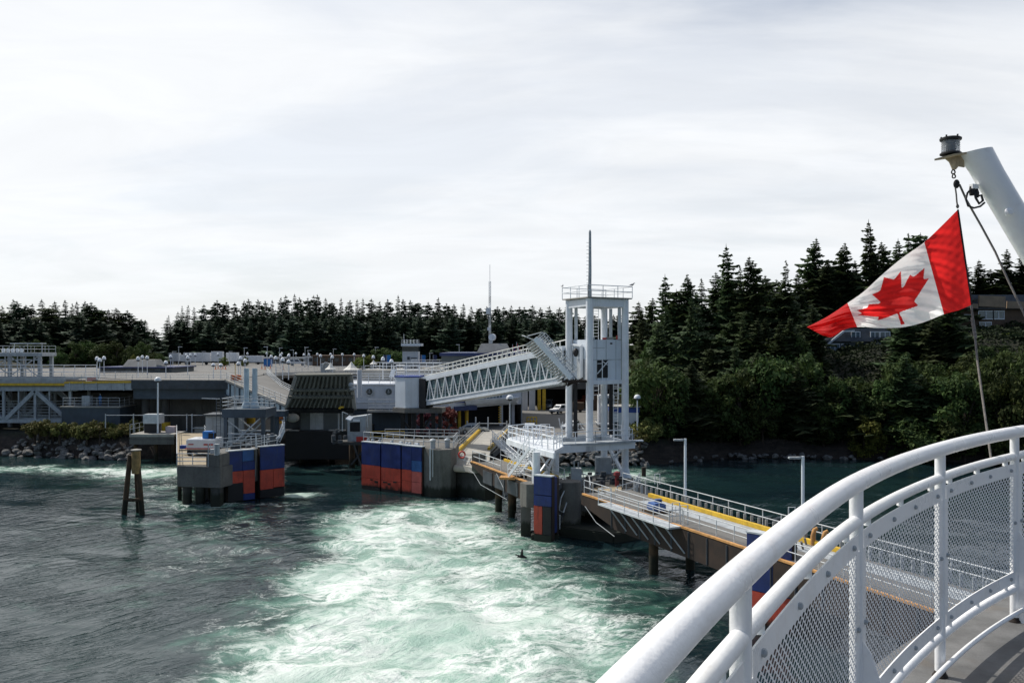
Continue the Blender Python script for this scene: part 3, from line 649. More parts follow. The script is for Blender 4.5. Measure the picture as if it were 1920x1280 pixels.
q.each('pile', darkconc, t, smooth=40)
fender(t, (-31.05, 93.2, 0), (-28.75, 95.25, 0), .05, 5.55, [(0, .52, .60, 1, blue_f, 'blue_block'), (.52, 1, .60, .78, blue_f, 'blue_block'), (.52, .96, .78, 1, lblue_f, 'light_blue_block'), (0, .55, .36, .60, red_f, 'red_block'), (.55, 1, .13, .60, red_f, 'red_block'), (0, .55, 0, .36, black_f, 'black_block'), (.55, 1, 0, .13, blue_f, 'blue_block')])
fender(t, (-28.3, 95.7, 0), (-26.1, 97.7, 0), .05, 5.75, [(0, 1, .55, 1, blue_f, 'blue_block'), (0, .53, .16, .55, red_f, 'red_block'), (.53, 1, .18, .55, red_f, 'red_block'), (0, 1, 0, .16, black_f, 'black_block')])
q = MB(); q.path([(-28.5, 95.0, 5.6), (-28.5, 94.95, 4.2), (-28.6, 95.0, 2.6)], .05, 5); q.build('hanging_rope', rope, t)
railing([(-31.1, 93.3, 5.55), (-30.0, 94.3, 5.55), (-28.6, 95.6, 5.6), (-27.0, 98.0, 5.7), (-28.8, 100.3, 5.6)], 1.15, parent=t, r=.04)
railing([(-32.6, 92.2, 5.5), (-31.2, 93.1, 5.55)], 1.1, parent=t)
railing([(-33, 97, 5.5), (-30.5, 99.5, 5.5), (-28.6, 100.3, 5.5)], 1.1, parent=t)
q = MB(); q.lathe((-27.6, 98.2, 5.6), [(.34, 0), (.34, 1.2), (.2, 1.45)], 10); q.build('bollard', darksteel, t, smooth=40)
q = MB(); q.tube((-32.6, 91.6, 3.9), (-32.6, 91.6, 6.6), .06, 6); q.tube((-31.6, 91.4, 5.4), (-31.6, 91.4, 6.6), .3, 10); q.bb(-32.6, -31.7, 92, 92.6, 5.5, 5.95); q.each('deck_fitting', steel, t)
# stage on the berth pier with machinery
q = MB(); random.seed(8)
for k in range(26):
    x = random.uniform(-31.5, -28); y = 95.5 + (x + 31) * .9 + random.uniform(.5, 3.5); s_ = random.uniform(.2, .6); q.box((x, y, 5.5 + s_ / 2), (s_ * 1.3, s_, s_), random.random())
q.each('deck_machinery', darksteel, t)
q = MB(); railing([(-30, 96.2, 5.55), (-28.6, 97.5, 5.6)], 1.3, (1, .75, .5, .25), .6, .03, mb=q); q.tube((-29, 96.6, 5.6), (-29, 96.6, 7.2), .07, 6); q.tube((-28.2, 97.2, 5.6), (-28.2, 97.2, 7.0), .07, 6); q.build('gate_rail', galv, t)

t = thing('steel_gantry', 'dark slate steel frame with ladder and two pale blue hoist masts', 'gantry', (-33, 106, 4))
q = MB()
for x, y in ((-35.2, 105), (-30.6, 105), (-35.2, 109), (-30.6, 109)): q.beam((x, y, 3.5), (x, y, 9.2), .42, .42, (0, 1, 0))
q.each('leg', bluesteel, t)
q = MB(); q.bb(-35.6, -30.2, 104.6, 109.4, 8.3, 9.35); q.build('platform', bluesteel, t)
q = MB()
for y in (105, 109): q.beam((-35.2, y, 4.3), (-31, y, 8.2), .16, .16); q.beam((-35.2, y, 6.3), (-30.6, y, 6.3), .18, .18); q.beam((-35.2, y, 8.1), (-33, y, 6.4), .12, .12)
q.each('bracing', galv, t)
railing([(-35.6, 104.7, 9.35), (-30.3, 104.7, 9.35), (-30.3, 109.3, 9.35), (-35.6, 109.3, 9.35), (-35.6, 104.7, 9.35)], 1.3, (1, .66, .33), parent=t, r=.04)
for x in (-33.3, -32.25):
    q = MB(); q.tube((x, 107, 9.3), (x, 107, 14.3), .33, 12); q.lathe((x, 107, 9.3), [(.6, 0), (.6, .3), (.35, .9)], 12); q.build('hoist_mast', paleblue, t, smooth=40)
ladder((-36.2, 105.2, 3.6), (-36.2, 105.2, 10.5), .5, (1, 0, 0), t, bluesteel)
q = MB(); q.beam((-35.9, 104.9, 10.6), (-38, 104.5, 10.7), .1, .1); q.tube((-34.1, 105, 9.3), (-34.1, 105, 13.3), .05, 5); q.each('mast_stay', galv, t)

t = thing('equipment_shed', 'pale grey flat roofed shed behind the steel gantry', 'shed', (-39, 113, 4))
q = MB(); q.bb(-40.4, -36.4, 112.5, 116, 4.1, 7.9); q.build('wall', steel, t); q = MB(); q.bb(-40.7, -36.1, 112.2, 116.2, 7.9, 8.1); q.build('roof', darksteel, t)
q = MB(); q.bb(-37.6, -36.9, 112.42, 112.5, 4.1, 6.6); q.build('door', galv, t)

# timber trestle to the left pier
t = thing('access_trestle', 'tan decked access trestle with white rails leading to the left pier', 'trestle', (-42, 110, 4))
q = MB(); pf = [(-36.4, 92.7), (-32.9, 92.9), (-45.8, 126.5), (-49.7, 126.5)]; q.prism(pf, 3.85, 4.2); q.build('deck', tandeck, t)
railing([(-36.4, 92.7, 4.2), (-49.7, 126.5, 4.2)], 1.2, parent=t, r=.05, m=galv); railing([(-33.4, 97.2, 4.2), (-45.6, 126.5, 4.2)], 1.15, (1, .66, .33), parent=t, r=.045)
railing([(-36.3, 92.5, 4.2), (-32.9, 92.4, 4.2)], 1.25, (1, .66, .33), parent=t, r=.05)
railing([(-36.2, 92.3, 3.3), (-33, 92.0, 3.3)], .7, (1, .5), parent=t, r=.06)
q = MB()
for k in range(8):
    f_ = k / 7; q.beam(V(-37 - 11.8 * f_, 95 + 30 * f_, 3.7), V(-33.4 - 11.8 * f_, 95 + 30 * f_, 3.7), .4, .35)
    for s_ in (0, 3.4): q.tube((-37 - 11.8 * f_ + s_, 95 + 30 * f_, -3), (-37 - 11.8 * f_ + s_, 95 + 30 * f_, 3.7), .24, 8)
q.build('trestle_bent', woodpile, t, smooth=40)
t = thing('side_landing', 'weathered plank landing beside the lamp post with dark water below it', 'landing', (-54, 127, 4))
q = MB(); q.bb(-56.5, -49.9, 126, 131, 3.7, 4.1); q.build('deck', paleconc, t)
q = MB(); q.bb(-56.5, -49.9, 126.0, 126.3, 2.6, 3.3); q.bb(-56.5, -49.9, 126.1, 126.4, 3.35, 3.65); q.each('face_beam', conc, t)
q = MB()
for x in (-56, -53, -50.4): q.tube((x, 127, -3), (x, 127, 2.7), .3, 8)
q.each('pile', woodpile, t); railing([(-56.5, 126.2, 4.1), (-56.5, 131, 4.1)], 1.4, parent=t)
t = thing('chain_fence', 'grey chain link gate fence across the head of the access trestle', 'fence', (-50, 127, 4))
q = MB()
for x in (-62.5, -58.2, -54, -50, -49.2, -46.4, -43.6): q.tube((x, 131.2, 3.2), (x, 131.2, 6.7), .08, 6)
q.tube((-62.5, 131.2, 6.5), (-43.6, 131.2, 6.5), .05, 5); q.tube((-49.2, 131.2, 4.5), (-43.6, 131.2, 4.5), .06, 5); q.each('post', galv, t)
q = MB(); q.bb(-48.9, -43.8, 131.4, 131.6, 3.4, 4.7); q.build('low_wall', paleconc, t)
q = MB(); q.box((-45.9, 131.1, 5.5), (.35, .05, .4)); q.box((-45.4, 131.1, 5.5), (.35, .05, .4)); q.each('notice', white, t)
t = thing('fuel_box', 'pale grey steel box on a dark stand by the lamp post', 'equipment box', (-54, 128, 4))
q = MB(); q.bb(-55.2, -52.7, 127.6, 129.4, 5.5, 6.9); q.build('box', galv, t, bevel=.05)
q = MB(); q.bb(-55.1, -53.2, 127.8, 129.3, 4.1, 5.5); q.build('stand', black_f, t); q = MB(); q.bb(-52.2, -50.8, 128.5, 129.5, 4.1, 5.0); q.build('plastic_crate', mat('white_plastic', (.6, .5, .5), .6), t, bevel=.04)

# white trailer with a blue engine on the trestle
t = thing('work_trailer', 'white box trailer with a blue machine on top on the tan trestle', 'trailer', (-37.2, 101, 4.2))
q = MB(); q.bb(-38.3, -34.9, 100.2, 103.2, 4.9, 6.15); q.build('box_body', carwhite, t, bevel=.1)
q = MB(); q.bb(-36.6, -35.5, 100.8, 102, 6.15, 7.0); q.cur = 1; q.bb(-35.9, -35.2, 100.7, 101.6, 6.15, 6.9); q.build('engine_cover', [brightblue, black_f], t, bevel=.06)
q = MB(); q.bb(-38.4, -34.8, 100.15, 100.2, 5.0, 5.12); q.bb(-36.2, -35.1, 100.15, 100.2, 5.45, 5.62); q.bb(-38.0, -37.4, 100.15, 100.2, 5.5, 5.62); q.each('red_stripe', redsign, t)
for x in (-38.0, -35.2):
    for y in (100.6, 102.6):
        q = MB(); q.tube((x - .16, y, 4.62), (x + .16, y, 4.62), .42, 14); w_ = q.each('wheel', black_rub, t, smooth=40)
q = MB(); q.bb(-37.9, -35.1, 100.4, 103, 4.55, 4.85); q.beam((-38.3, 101.5, 4.7), (-39.6, 101.5, 4.7), .12, .12); q.build('chassis', darksteel, t)
q = MB(); q.bb(-39.4, -38.6, 101.2, 101.8, 4.9, 5.3); q.build('tool_chest', royal, t)

# three-legged pile dolphin in the water
t = thing('pile_dolphin', 'three legged creosoted timber dolphin standing alone in the left water', 'dolphin', at(247, 900, 89))
d_ = 86.8; 
for dx, dy in ((-1.05, -.2), (.95, -.1), (.05, 1.1)):
    q = MB(); c = V(X(249, d_), d_ + .3, 0); q.path([c + V(dx * 1.02, dy * 1.02, -1.5), c + V(dx * .62, dy * .62, 3), c + V(dx * .34, dy * .34, 6.0)], [.28, .26, .24], 12); q.each('pile', woodpile, t, smooth=40)
q = MB(); c = V(X(253.5, d_), d_ + .2, 0); q.lathe(c, [(.42, 4.1), (.43, 5.2), (.42, 6.45)], 14); q.build('cap_wrap', mat('tan_worn_timber', (.30, .20, .08), .85, .3, 2, .3, .6, (.05, .03, .02)), t, smooth=40)
q = MB(); q.lathe(c, [(.52, 6.45), (.52, 6.54), (.2, 6.6)], 14); q.build('cap', paleconc, t)
q = MB(); q.beam(V(X(247, d_) - .78, d_ - .1, 1.45), V(X(247, d_) + .85, d_ - .05, 1.45), .2, .3); q.each('cross_brace', woodpile, t)

# centre pier
t = thing('centre_fender_dolphin', 'concrete berth pier with three blue and red fender panels at the centre', 'fender pier', (-13, 101, 0))
q = MB(); q.prism([(-17.5, 103), (-10.3, 97.5), (-9.2, 96.2), (-8.0, 95.7), (-6.9, 96.1), (-6.4, 97.2), (-6.4, 103), (-8, 107), (-16, 108)], -2, 5.45); q.build('pier_body', conc, t, bevel=.06)
fender(t, (-17.95, 102.4, 0), (-15.45, 100.62, 0), -.4, 5.6, [(0, 1, .56, 1, blue_f, 'blue_block'), (0, 1, .30, .56, red_f, 'red_block'), (0, 1, .14, .30, red_f, 'red_block'), (0, 1, 0, .14, black_f, 'black_block')])
fender(t, (-15.3, 100.5, 0), (-12.8, 98.75, 0), -.4, 5.65, [(0, 1, .54, 1, blue_f, 'blue_block'), (0, 1, .29, .54, red_f, 'red_block'), (0, 1, .12, .29, red_f, 'red_block'), (0, 1, 0, .12, black_f, 'black_block')])
fender(t, (-12.65, 98.65, 0), (-10.2, 96.95, 0), -.4, 5.6, [(0, .5, .55, 1, blue_f, 'blue_block'), (.5, 1, .74, 1, blue_f, 'blue_block'), (.5, 1, .53, .74, lblue_f, 'light_blue_block'), (0, .5, .34, .55, red_f, 'red_block'), (0, .5, .12, .34, red_f, 'red_block'), (.5, 1, .33, .53, salmon_f, 'faded_red_block'), (.5, 1, .12, .33, salmon_f, 'faded_red_block'), (0, 1, 0, .12, black_f, 'black_block')])
q = MB()
for k, (x, z) in enumerate(((-16.7, 1.25), (-16.05, 1.05), (-14.9, 1.15), (-14.35, 1.0), (-13.6, 1.3))):
    y = 102.4 - (x + 17.95) * .712 - .22; q.box((x, y, z), (.42 + .12 * (k % 3), .04, .16 + .1 * (k % 2)), -.62)
q.each('worn_paint_mark', rust, t)
railing([(-18, 103.5, 5.5), (-15.5, 101.9, 5.5), (-12.6, 99.9, 5.5), (-10.2, 98.2, 5.5), (-6.7, 97.4, 5.5), (-6.6, 103, 5.5)], 1.2, parent=t, r=.045, m=galv)
railing([(-16, 107.5, 5.45), (-6.6, 106.6, 5.45)], 1.2, (1, .66, .33), parent=t)
for x, y in ((-9.0, 97.0), (-7.4, 97.6)):
    q = MB(); q.lathe((x, y, 5.45), [(.3, 0), (.3, .8), (.4, .9), (.3, 1.05), (.1, 1.15)], 10); q.build('bollard', steel, t, smooth=40)
q = MB(); q.tube((-9.2, 96.0, 2), (-9.2, 96.0, 5.6), .1, 6); q.tube((-8.9, 95.9, 2.4), (-8.9, 95.9, 5.6), .06, 6); q.build('drain_pipe', galv, t)
q = MB(); random.seed(5)
for k in range(14): u = random.random(); x = -17.6 + u * 7.2; y = 103.1 - u * 5.3; q.lathe((x, y + .3, 5.5), [(.16, 0), (.2, .3), (.1, .45)], 7)
q.each('deck_fitting', galv, t)

t = thing('control_hut', 'small pale grey control hut with a slanted lamp beside the pontoon', 'hut', (-20, 112, 5))
q = MB(); q.prism([(-21.6, 112), (-19.2, 112), (-18.8, 114.5), (-21.4, 114.5)], 4.6, lambda p: 7.9 + (p[0] + 20) * .12); q.build('wall', steel, t)
q = MB(); q.box((-20.6, 111.96, 6.5), (1.3, .06, 1.2)); q.build('window', shade_in, t)
q = MB(); q.box((-20.4, 111.9, 7.35), (.9, .1, .3)); q.build('window_frame', white, t)
q = MB(); q.hexa([at(648, 786, 110), at(657, 789, 110), at(663, 783, 110.6), at(655, 780, 110.6)], [v + V(0, 0, .12) for v in (at(648, 786, 110), at(657, 789, 110), at(663, 783, 110.6), at(655, 780, 110.6))]); q.build('lamp_head', white, t)
q = MB(); q.tube(at(642, 808, 110), at(642, 772, 110), .06, 6); q.tube(at(642, 772, 110), at(652, 776, 110), .06, 6); q.tube(at(689, 800, 112), at(689, 776, 112), .07, 6); q.each('pole', galv, t)
q = MB(); q.bb(-22.6, -18.3, 111.3, 115, 4.2, 4.6); q.build('floor', darkconc, t)
q = MB(); q.bb(-20.3, -18.9, 111.2, 111.3, 4.65, 5.3); q.build('warning_board', redsign, t)
railing([(-18.6, 112, 4.6), (-14.2, 112.5, 4.6)], 1.3, (1, .5), parent=t, m=yellow)
q = MB(); random.seed(12)
for k in range(12): q.box((random.uniform(-23.4, -21.8), random.uniform(110.6, 112), 4.3 + random.random() * 2.4), (random.uniform(.2, .7), .4, random.uniform(.2, .7)), random.random())
q.each('winch_gear', darksteel, t)
# ------------------------------------------------------------------ terminal building behind the berth
t = thing('terminal_wall_block', 'pale terminal wing with round porthole windows and a railed roof', 'building', (-22, 136, 4))
wal = mat('terminal_render', (.56, .58, .61), .7, .06, .3, .08, .25, (.3, .28, .25))
q = MB(); q.prism([(-29, 137), (-24.5, 135.2), (-17.5, 134.6), (-10, 136), (-10, 150), (-29, 150)], 7.2, 11.15); q.build('upper_wall', wal, t)
q = MB(); q.prism([(-28.6, 137.5), (-24.2, 135.9), (-17.5, 135.3), (-10, 136.6), (-10, 149), (-28.6, 149)], 3.3, 7.2); q.build('lower_wall', bluesteel, t)
q = MB(); q.path([(-28.4, 136.7, 8.2), (-24.5, 135.1, 8.25), (-17.5, 134.5, 8.3), (-10.2, 135.9, 8.3)], .06, 4); q.path([(-28.4, 136.7, 11.0), (-24.5, 135.1, 11.05), (-17.5, 134.5, 11.05), (-10.2, 135.9, 11.05)], .14, 4); q.build('wall_band', white, t)
for px in (693, 729):
    c = at(px, 734, 134.9); q = MB(); q.tube(c, c + V(0, -.18, 0), .62, 20); fr = q.build('porthole_frame', galv, t, smooth=40)
    q = MB(); q.tube(c + V(0, -.1, 0), c + V(0, -.22, 0), .50, 20); q.build('porthole_glass', glass, t, smooth=40)
    q = MB(); q.box(c + V(0, -.24, .05), (.1, .03, .55)); q.box(c + V(0, -.24, -.1), (.4, .03, .08)); q.build('porthole_emblem', steel, t)
railing([(-28.5, 136.9, 11.15), (-24.5, 135.3, 11.15), (-17.5, 134.8, 11.15), (-12, 135.8, 11.15)], 1.6, (1, .75, .5, .25), 1.6, .045, parent=t, m=white)
railing([(-22.4, 133, 7.1), (-15.8, 132.5, 7.1)], 1.7, (1, .6, .25), 1.2, .04, parent=t, m=galv)
q = MB(); q.prism([(-22.6, 132.9), (-15.6, 132.4), (-15.6, 135.1), (-22.6, 135.6)], 6.8, 7.1); q.build('terrace', paleconc, t)
q = MB(); q.hexa([at(729, 707, 139), at(738, 707, 139), at(738, 707, 141), at(729, 707, 141)], [at(734, 692, 139), at(742, 692, 139), at(742, 692, 141), at(734, 692, 141)]); q.build('roof_vent', white, t)
q = MB(); q.tube(at(674, 745, 131), at(674, 693, 131), .38, 12); q.each('white_column', wal, t, smooth=40)
q = MB(); q.prism([(-26, 148), (-10, 146), (-10, 152), (-26, 153)], 11.15, 13.0); q.build('roof_store', paleconc, t)
railing([(-24, 147.6, 13), (-10, 145.8, 13)], 1.3, (1, .5), 1.2, .04, parent=t, m=white)
railing([(-19.5, 141, 11.2), (-11.2, 141, 11.2)], 2.6, (1, .75, .5, .25), 1.9, .05, parent=t, m=white)

t = thing('terminal_building', 'long terminal building with navy roof edge, blue balcony and glass front', 'building', (-5, 150, 3.4))
q = MB(); q.prism([(-10, 137), (-8.2, 139), (-1.5, 147), (1.6, 149), (1.6, 176), (-10, 176)], 7.0, 10.6); q.build('upper_storey', wal, t)
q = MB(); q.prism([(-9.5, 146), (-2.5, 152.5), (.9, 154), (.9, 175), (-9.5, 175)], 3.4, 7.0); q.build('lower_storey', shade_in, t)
q = MB(); q.hexa([V(-7.5, 139.5, 7.4), V(.7, 147.3, 7.4), V(1.5, 150, 6.9), V(-9, 146, 6.9)], [V(-7.6, 138.6, 8.3), V(.9, 146.2, 8.3), V(1.7, 150, 8.3), V(-9, 146, 8.3)]); q.build('canopy', white, t)
q = MB(); q.beam((-9.7, 137.6, 8.5), (-6.2, 140.6, 8.5), .25, 1.1); q.build('balcony_panel', royal, t)
q = MB(); q.beam((-10, 138.4, 7.0), (-6.5, 141.2, 7.0), 2.4, .7); q.build('blue_awning', navy, t)
for k in range(4):
    a = V(-5.9, 141.2, 9.2).lerp(V(-1.6, 146.4, 9.2), k / 4); b = V(-5.9, 141.2, 9.2).lerp(V(-1.6, 146.4, 9.2), (k + .9) / 4); q = MB(); q.beam(a, b, .12, 1.7); wn = q.build('window', palewin, t)
q = MB(); q.beam((-6, 141, 9.3), (-1.5, 146.4, 9.3), .14, .1)
for k in range(9): p = V(-5.9, 141.05, 9.2).lerp(V(-1.6, 146.25, 9.2), k / 8); q.beam(p + V(0, 0, -.9), p + V(0, 0, .9), .1, .1, (0, 1, 0))
q.build('window_bar', white, t)
q = MB()
for px, d in ((940, 147), (962, 150)): q.beam(V(X(px, d), d, 3.4), V(X(px, d), d, 7.3), .55, .55, (0, 1, 0))
q.each('column', wal, t)
q = MB()
for k in range(7): q.box(V(X(937.5, 146.7), 146.68, 4.1 + k * .42), (.5, .05, .2), .0)
q.each('hazard_stripe', yellow, t)
q = MB()
for px in (861, 875): q.tube(V(X(px, 141), 141, 3.4), V(X(px, 141), 141, 6.8), .3, 10)
q.each('yellow_post', yellow, t, smooth=40)
q = MB(); q.beam((1.7, 150, 6.5), (1.7, 168, 6.5), .2, 7.4); q.build('end_wall', steel, t)
q = MB(); q.prism([(-11.8, 150), (2.2, 150), (2.2, 176), (-11.8, 176)], 10.6, 13.6); q.build('upper_lounge', wal, t)
q = MB(); q.bb(-11.6, 2, 149.9, 150, 11.6, 13.2); q.build('lounge_window', palewin, t)
q = MB()
for x in np.arange(-11.6, 2.2, 1.6): q.bb(x, x + .12, 149.82, 149.9, 11.5, 13.3)
q.bb(-11.6, 2.2, 149.82, 149.9, 12.35, 12.45); q.build('window_mullion', white, t)
q = MB(); q.bb(-12.6, 3.4, 148.2, 177, 15.4, 15.95); q.build('roof', navy, t)
q = MB(); q.bb(-12.3, 3.2, 148.5, 176, 13.6, 15.4); q.build('soffit_band', greywall, t)
q = MB(); q.hexa([V(-6.3, 152, 15.95), V(-.1, 152, 15.95), V(-.1, 157, 15.95), V(-6.3, 157, 15.95)], [V(-5.5, 153, 17.6), V(-.9, 153, 17.6), V(-.9, 156, 17.6), V(-5.5, 156, 17.6)]); q.build('roof_plant_room', paleconc, t)

t = thing('radar_dome', 'white round dish on a small stand on the terminal roof', 'dish', at(923, 640, 154))
c = at(923, 632, 154); q = MB(); q.tube(c + V(-.1, -.25, 0), c + V(.1, .35, 0), .62, 20); q.lathe(c + V(0, -.26, 0), [(.1, -.1), (.1, .1)], 8); q.build('dish', white, t, smooth=40)
q = MB(); q.box(c + V(-.3, 0, -.95), (.6, .5, .55)); q.tube(c, c + V(0, 0, -1), .1, 8); q.build('stand', galv, t)
t = thing('radio_mast', 'thin red and white lattice radio mast rising above the dark forest', 'mast', V(X(919, 215), 215, 11.5))
c = V(X(918.5, 215), 215, 11.5)
for k in range(12):
    q = MB(); z0 = k * 1.83
    for dx, dy in ((-.22, 0), (.22, 0), (0, .3)): q.tube(c + V(dx, dy, z0), c + V(dx, dy, z0 + 1.83), .07, 4)
    for z in (.3, .9, 1.5): q.tube(c + V(-.22, 0, z0 + z - .3), c + V(.22, 0, z0 + z + .3), .04, 4)
    q.build('mast_section', white if k in (11, 10, 8, 5) else steel, t)
q = MB(); q.box(c + V(-.4, 0, 15.5 - 1), (1.1, .5, 1.6)); q.box(c + V(-.3, 0, 10), (.7, .4, .8)); q.tube(c + V(0, 0, 21.9), c + V(0, 0, 31.5 - 5.3), .06, 5); q.build('antenna', white, t)

t = thing('control_tower', 'small white control tower with a flared railed top among the lamps', 'tower', V(X(768, 170), 170, 11.8))
d = 172; q = MB(); q.bb(X(754.5, d), X(784, d), d, d + 3.2, 11.6, 17.2); q.build('shaft', wal, t)
q = MB(); q.bb(X(754, d), X(785, d), d - .1, d + 3.3, 16.1, 17.0); q.build('cab_window', glass, t)
q = MB(); q.bb(X(753, d), X(790, d), d - .9, d + 3.9, 17.15, 17.65); q.build('roof', white, t)
q = MB(); q.bb(X(770, d), X(781, d), d - .08, d, 11.8, 13.4); q.build('door', glass, t); q = MB(); q.box((X(766, d), d - .05, 14.7), (.5, .06, .6)); q.box((X(776, d), d - .05, 14.75), (1.3, .06, .18)); q.build('wall_sign', darksteel, t)
q = MB()
for px in (757, 762, 769, 775, 781): q.tube((X(px, d), d + 1, 17.6), (X(px, d), d + 1, 18.5), .07, 5)
q.tube((X(756, d), d + 1, 17.6), (X(756, d), d + 1, 19.6), .05, 5); q.build('aerial', galv, t); railing([(X(754, d), d - .6, 17.65), (X(786, d), d - .6, 17.65)], .7, parent=t)

# waiting area pavilion roofs / low terrace between
t = thing('terrace_walk', 'flat roofed passenger walkway with white railings left of the gangway', 'walkway', (-15, 160, 11))
q = MB(); q.prism([(X(716, 160), 160), (X(850, 160), 158), (X(850, 168), 168), (X(716, 168), 168)], 13.6, 13.85)
q.build('roof', bluesteel, t)
q = MB(); q.prism([(X(690, 163), 163), (X(850, 161), 161), (X(850, 168), 168), (X(690, 168), 168)], 11.8, 12.0); q.build('floor', paleconc, t)
railing([(X(684, 162), 162, 12.2), (X(740, 161), 161, 12.2), (X(846, 160), 160, 12.2)], 1.2, (1, .5), 1.5, .045, parent=t, m=white)
q = MB(); q.prism([(X(682, 162.5), 162.5), (X(850, 160.5), 160.5), (X(850, 161), 161), (X(682, 163), 163)], 11.0, 12.2); q.build('parapet_wall', conc, t)
q = MB()
for px in (720, 750, 780, 810, 842): q.tube((X(px, 161), 161.5, 12), (X(px, 161), 161.5, 13.6), .09, 6)
q.each('post', galv, t)
railing([(X(770, 159), 160.2, 13.85), (X(850, 157.5), 158.4, 13.85)], .7, (1, .5), 1.3, .035, parent=t, m=white)

# ------------------------------------------------------------------ white lift tower
t = thing('lift_tower', 'tall white lift tower on four round columns at the end of the gangway', 'tower', (9, 91, 3))
C4 = {'front': V(8.0, 88, 0), 'right': V(12.0, 90.5, 0), 'left': V(6.15, 92, 0), 'back': V(10.2, 94.5, 0)}
for k, c in C4.items():
    q = MB(); zb = {'front': 7.3, 'right': 3.0, 'left': 7.3, 'back': 3.0}[k]
    q.tube(V(c.x, c.y, zb), V(c.x, c.y, 22.0), .375, 20); q.each('column', white, t, smooth=40)
    q = MB()
    for z in (9, 10.6, 12.2, 14.2, 16, 18, 20): q.tube(V(c.x, c.y, z), V(c.x, c.y, z + .04), .381, 20)
    q.each('weld_ring', white, t, smooth=40)
bm_pts = ['front', 'right', 'back', 'left']
for a, b in zip(bm_pts, bm_pts[1:] + bm_pts[:1]):
    q = MB(); q.beam(C4[a] + V(0, 0, 21.55), C4[b] + V(0, 0, 21.6), .45, .8); q.build('top_beam', white, t)
q = MB(); pts = [C4[k] + (C4[k] - V(9.05, 91.2, 0)).normalized() * .75 for k in bm_pts]; q.prism([(p.x, p.y) for p in pts], 22.03, 22.15); q.build('top_deck', paleconc, t)
railing([V(p.x, p.y, 22.15) for p in pts] + [V(pts[0].x, pts[0].y, 22.15)], 1.2, parent=t, r=.045, m=white, step=1.7)
q = MB(); c = C4['front']; q.path([c + V(.0, .1, 22.1), c + V(0.05, .1, 25), c + V(.05, .1, 28.85)], [.2, .17, .13], 10); q.lathe(c + V(.05, .1, 28.85), [(.13, 0), (.06, .2)], 8); mast_ = q.build('top_mast', steel, t, smooth=40)
q = MB()
for z in np.arange(22.8, 27.9, .38): q.tube(c + V(-.32, .05, z), c + V(0, .1, z), .022, 4)
q.each('mast_rung', steel, t)
q = MB()
for a, b in ((V(9.9, 94.0, 22.1), 0), (V(10.3, 93.5, 22.1), 0)): q.tube(a, a + V(0, 0, .9), .035, 5)
q.tube(V(9.9, 94, 23.0), V(10.3, 93.5, 23.0), .035, 5); q.build('hatch_rail', white, t)
# cabin
e1 = (C4['right'] - C4['front']).normalized(); e2 = (C4['left'] - C4['front']).normalized()
cb_ = [C4['front'] + e1 * .35 + e2 * .35, C4['right'] - e1 * .3 + e2 * .35, C4['back'] - e1 * .2 - e2 * .3, C4['left'] + e1 * .35 - e2 * .3]
q = MB(); q.prism([(p.x, p.y) for p in cb_], 13.45, 17.75); q.build('cabin', panelwhite, t)
q = MB(); g = lambda u, z, o=.0: cb_[0].lerp(cb_[1], u) + V(0, 0, z) + V(e1.y, -e1.x, 0) * o
for u in (.2, .5, .82): q.beam(g(u, 13.5, .02), g(u, 17.7, .02), .04, .04, (0, 1, 0))
q.beam(g(0, 15.65, .02), g(1, 15.65, .02), .05, .06); q.beam(g(0, 16.9, .02), g(.45, 16.9, .02), .04, .05); q.build('panel_seam', steel, t)
q = MB(); q.beam(g(-.05, 13.3, .06), g(1.0, 13.3, .06), .3, .42); q.build('cabin_sill', white, t)
q = MB(); q.hexa([g(.2, 13.75, .01), g(.55, 13.75, .01), g(.55, 13.75, .05), g(.2, 13.75, .05)], [g(.2, 15.6, .01), g(.55, 15.6, .01), g(.55, 15.6, .05), g(.2, 15.6, .05)]); q.build('window', shade_in, t)
q = MB(); q.beam(g(.2, 14.2, .08), g(.55, 15.5, .08), .09, .09); q.beam(g(.36, 13.2, .09), g(.36, 15.7, .09), .09, .09, (0, 1, 0)); q.beam(g(.36, 15.5, .08), g(.53, 15.1, .08), .07, .07); q.beam(g(.2, 15.25, .08), g(.36, 15.25, .08), .06, .06); q.each('window_brace', white, t)
q = MB(); q.box(g(.66, 17.35, .05), (.25, .08, .16)); q.build('lamp', shade_in, t)
h = lambda u, z, o=0.: cb_[0].lerp(cb_[3], u) + V(0, 0, z) + V(-e2.y, e2.x, 0) * o
q = MB(); q.hexa([h(.15, 13.6, .02), h(.75, 13.6, .02), h(.75, 13.6, .06), h(.15, 13.6, .06)], [h(.15, 15.7, .02), h(.75, 15.7, .02), h(.75, 15.7, .06), h(.15, 15.7, .06)]); q.build('doorway', steel, t)
q = MB(); q.beam(h(.42, 13.3, .2), h(.42, 17.1, .2), .28, .28, (0, 1, 0)); q.beam(h(.4, 17.1, .2), h(1.1, 17.3, .2), .2, .2); q.each('door_mast', white, t)
q = MB(); q.ball(h(.72, 16.4, .25), .42, 10, (.7, .7, 1.1)); q.build('counterweight_bag', black_f, t, smooth=60)
q = MB(); p = h(.3, 17.75, .0); q.path([p + V(0, 0, 0), p + V(0, 0, 1.0), p + V(.15, 0, 1.25)], .04, 5); q.box(g(.05, 17.85), (.5, .4, .3)); q.build('cabin_vent', galv, t)
q = MB(); q.box(g(.6, 17.85, -.8), (.4, .3, .25)); q.cur = 1; q.box(g(.75, 17.86, -.7), (.8, .5, .3)); q.cur = 0; q.lathe(g(.95, 17.7, -.4), [(.12, 0), (.12, .5)], 8); q.build('roof_gear', [redsign, paleconc], t)
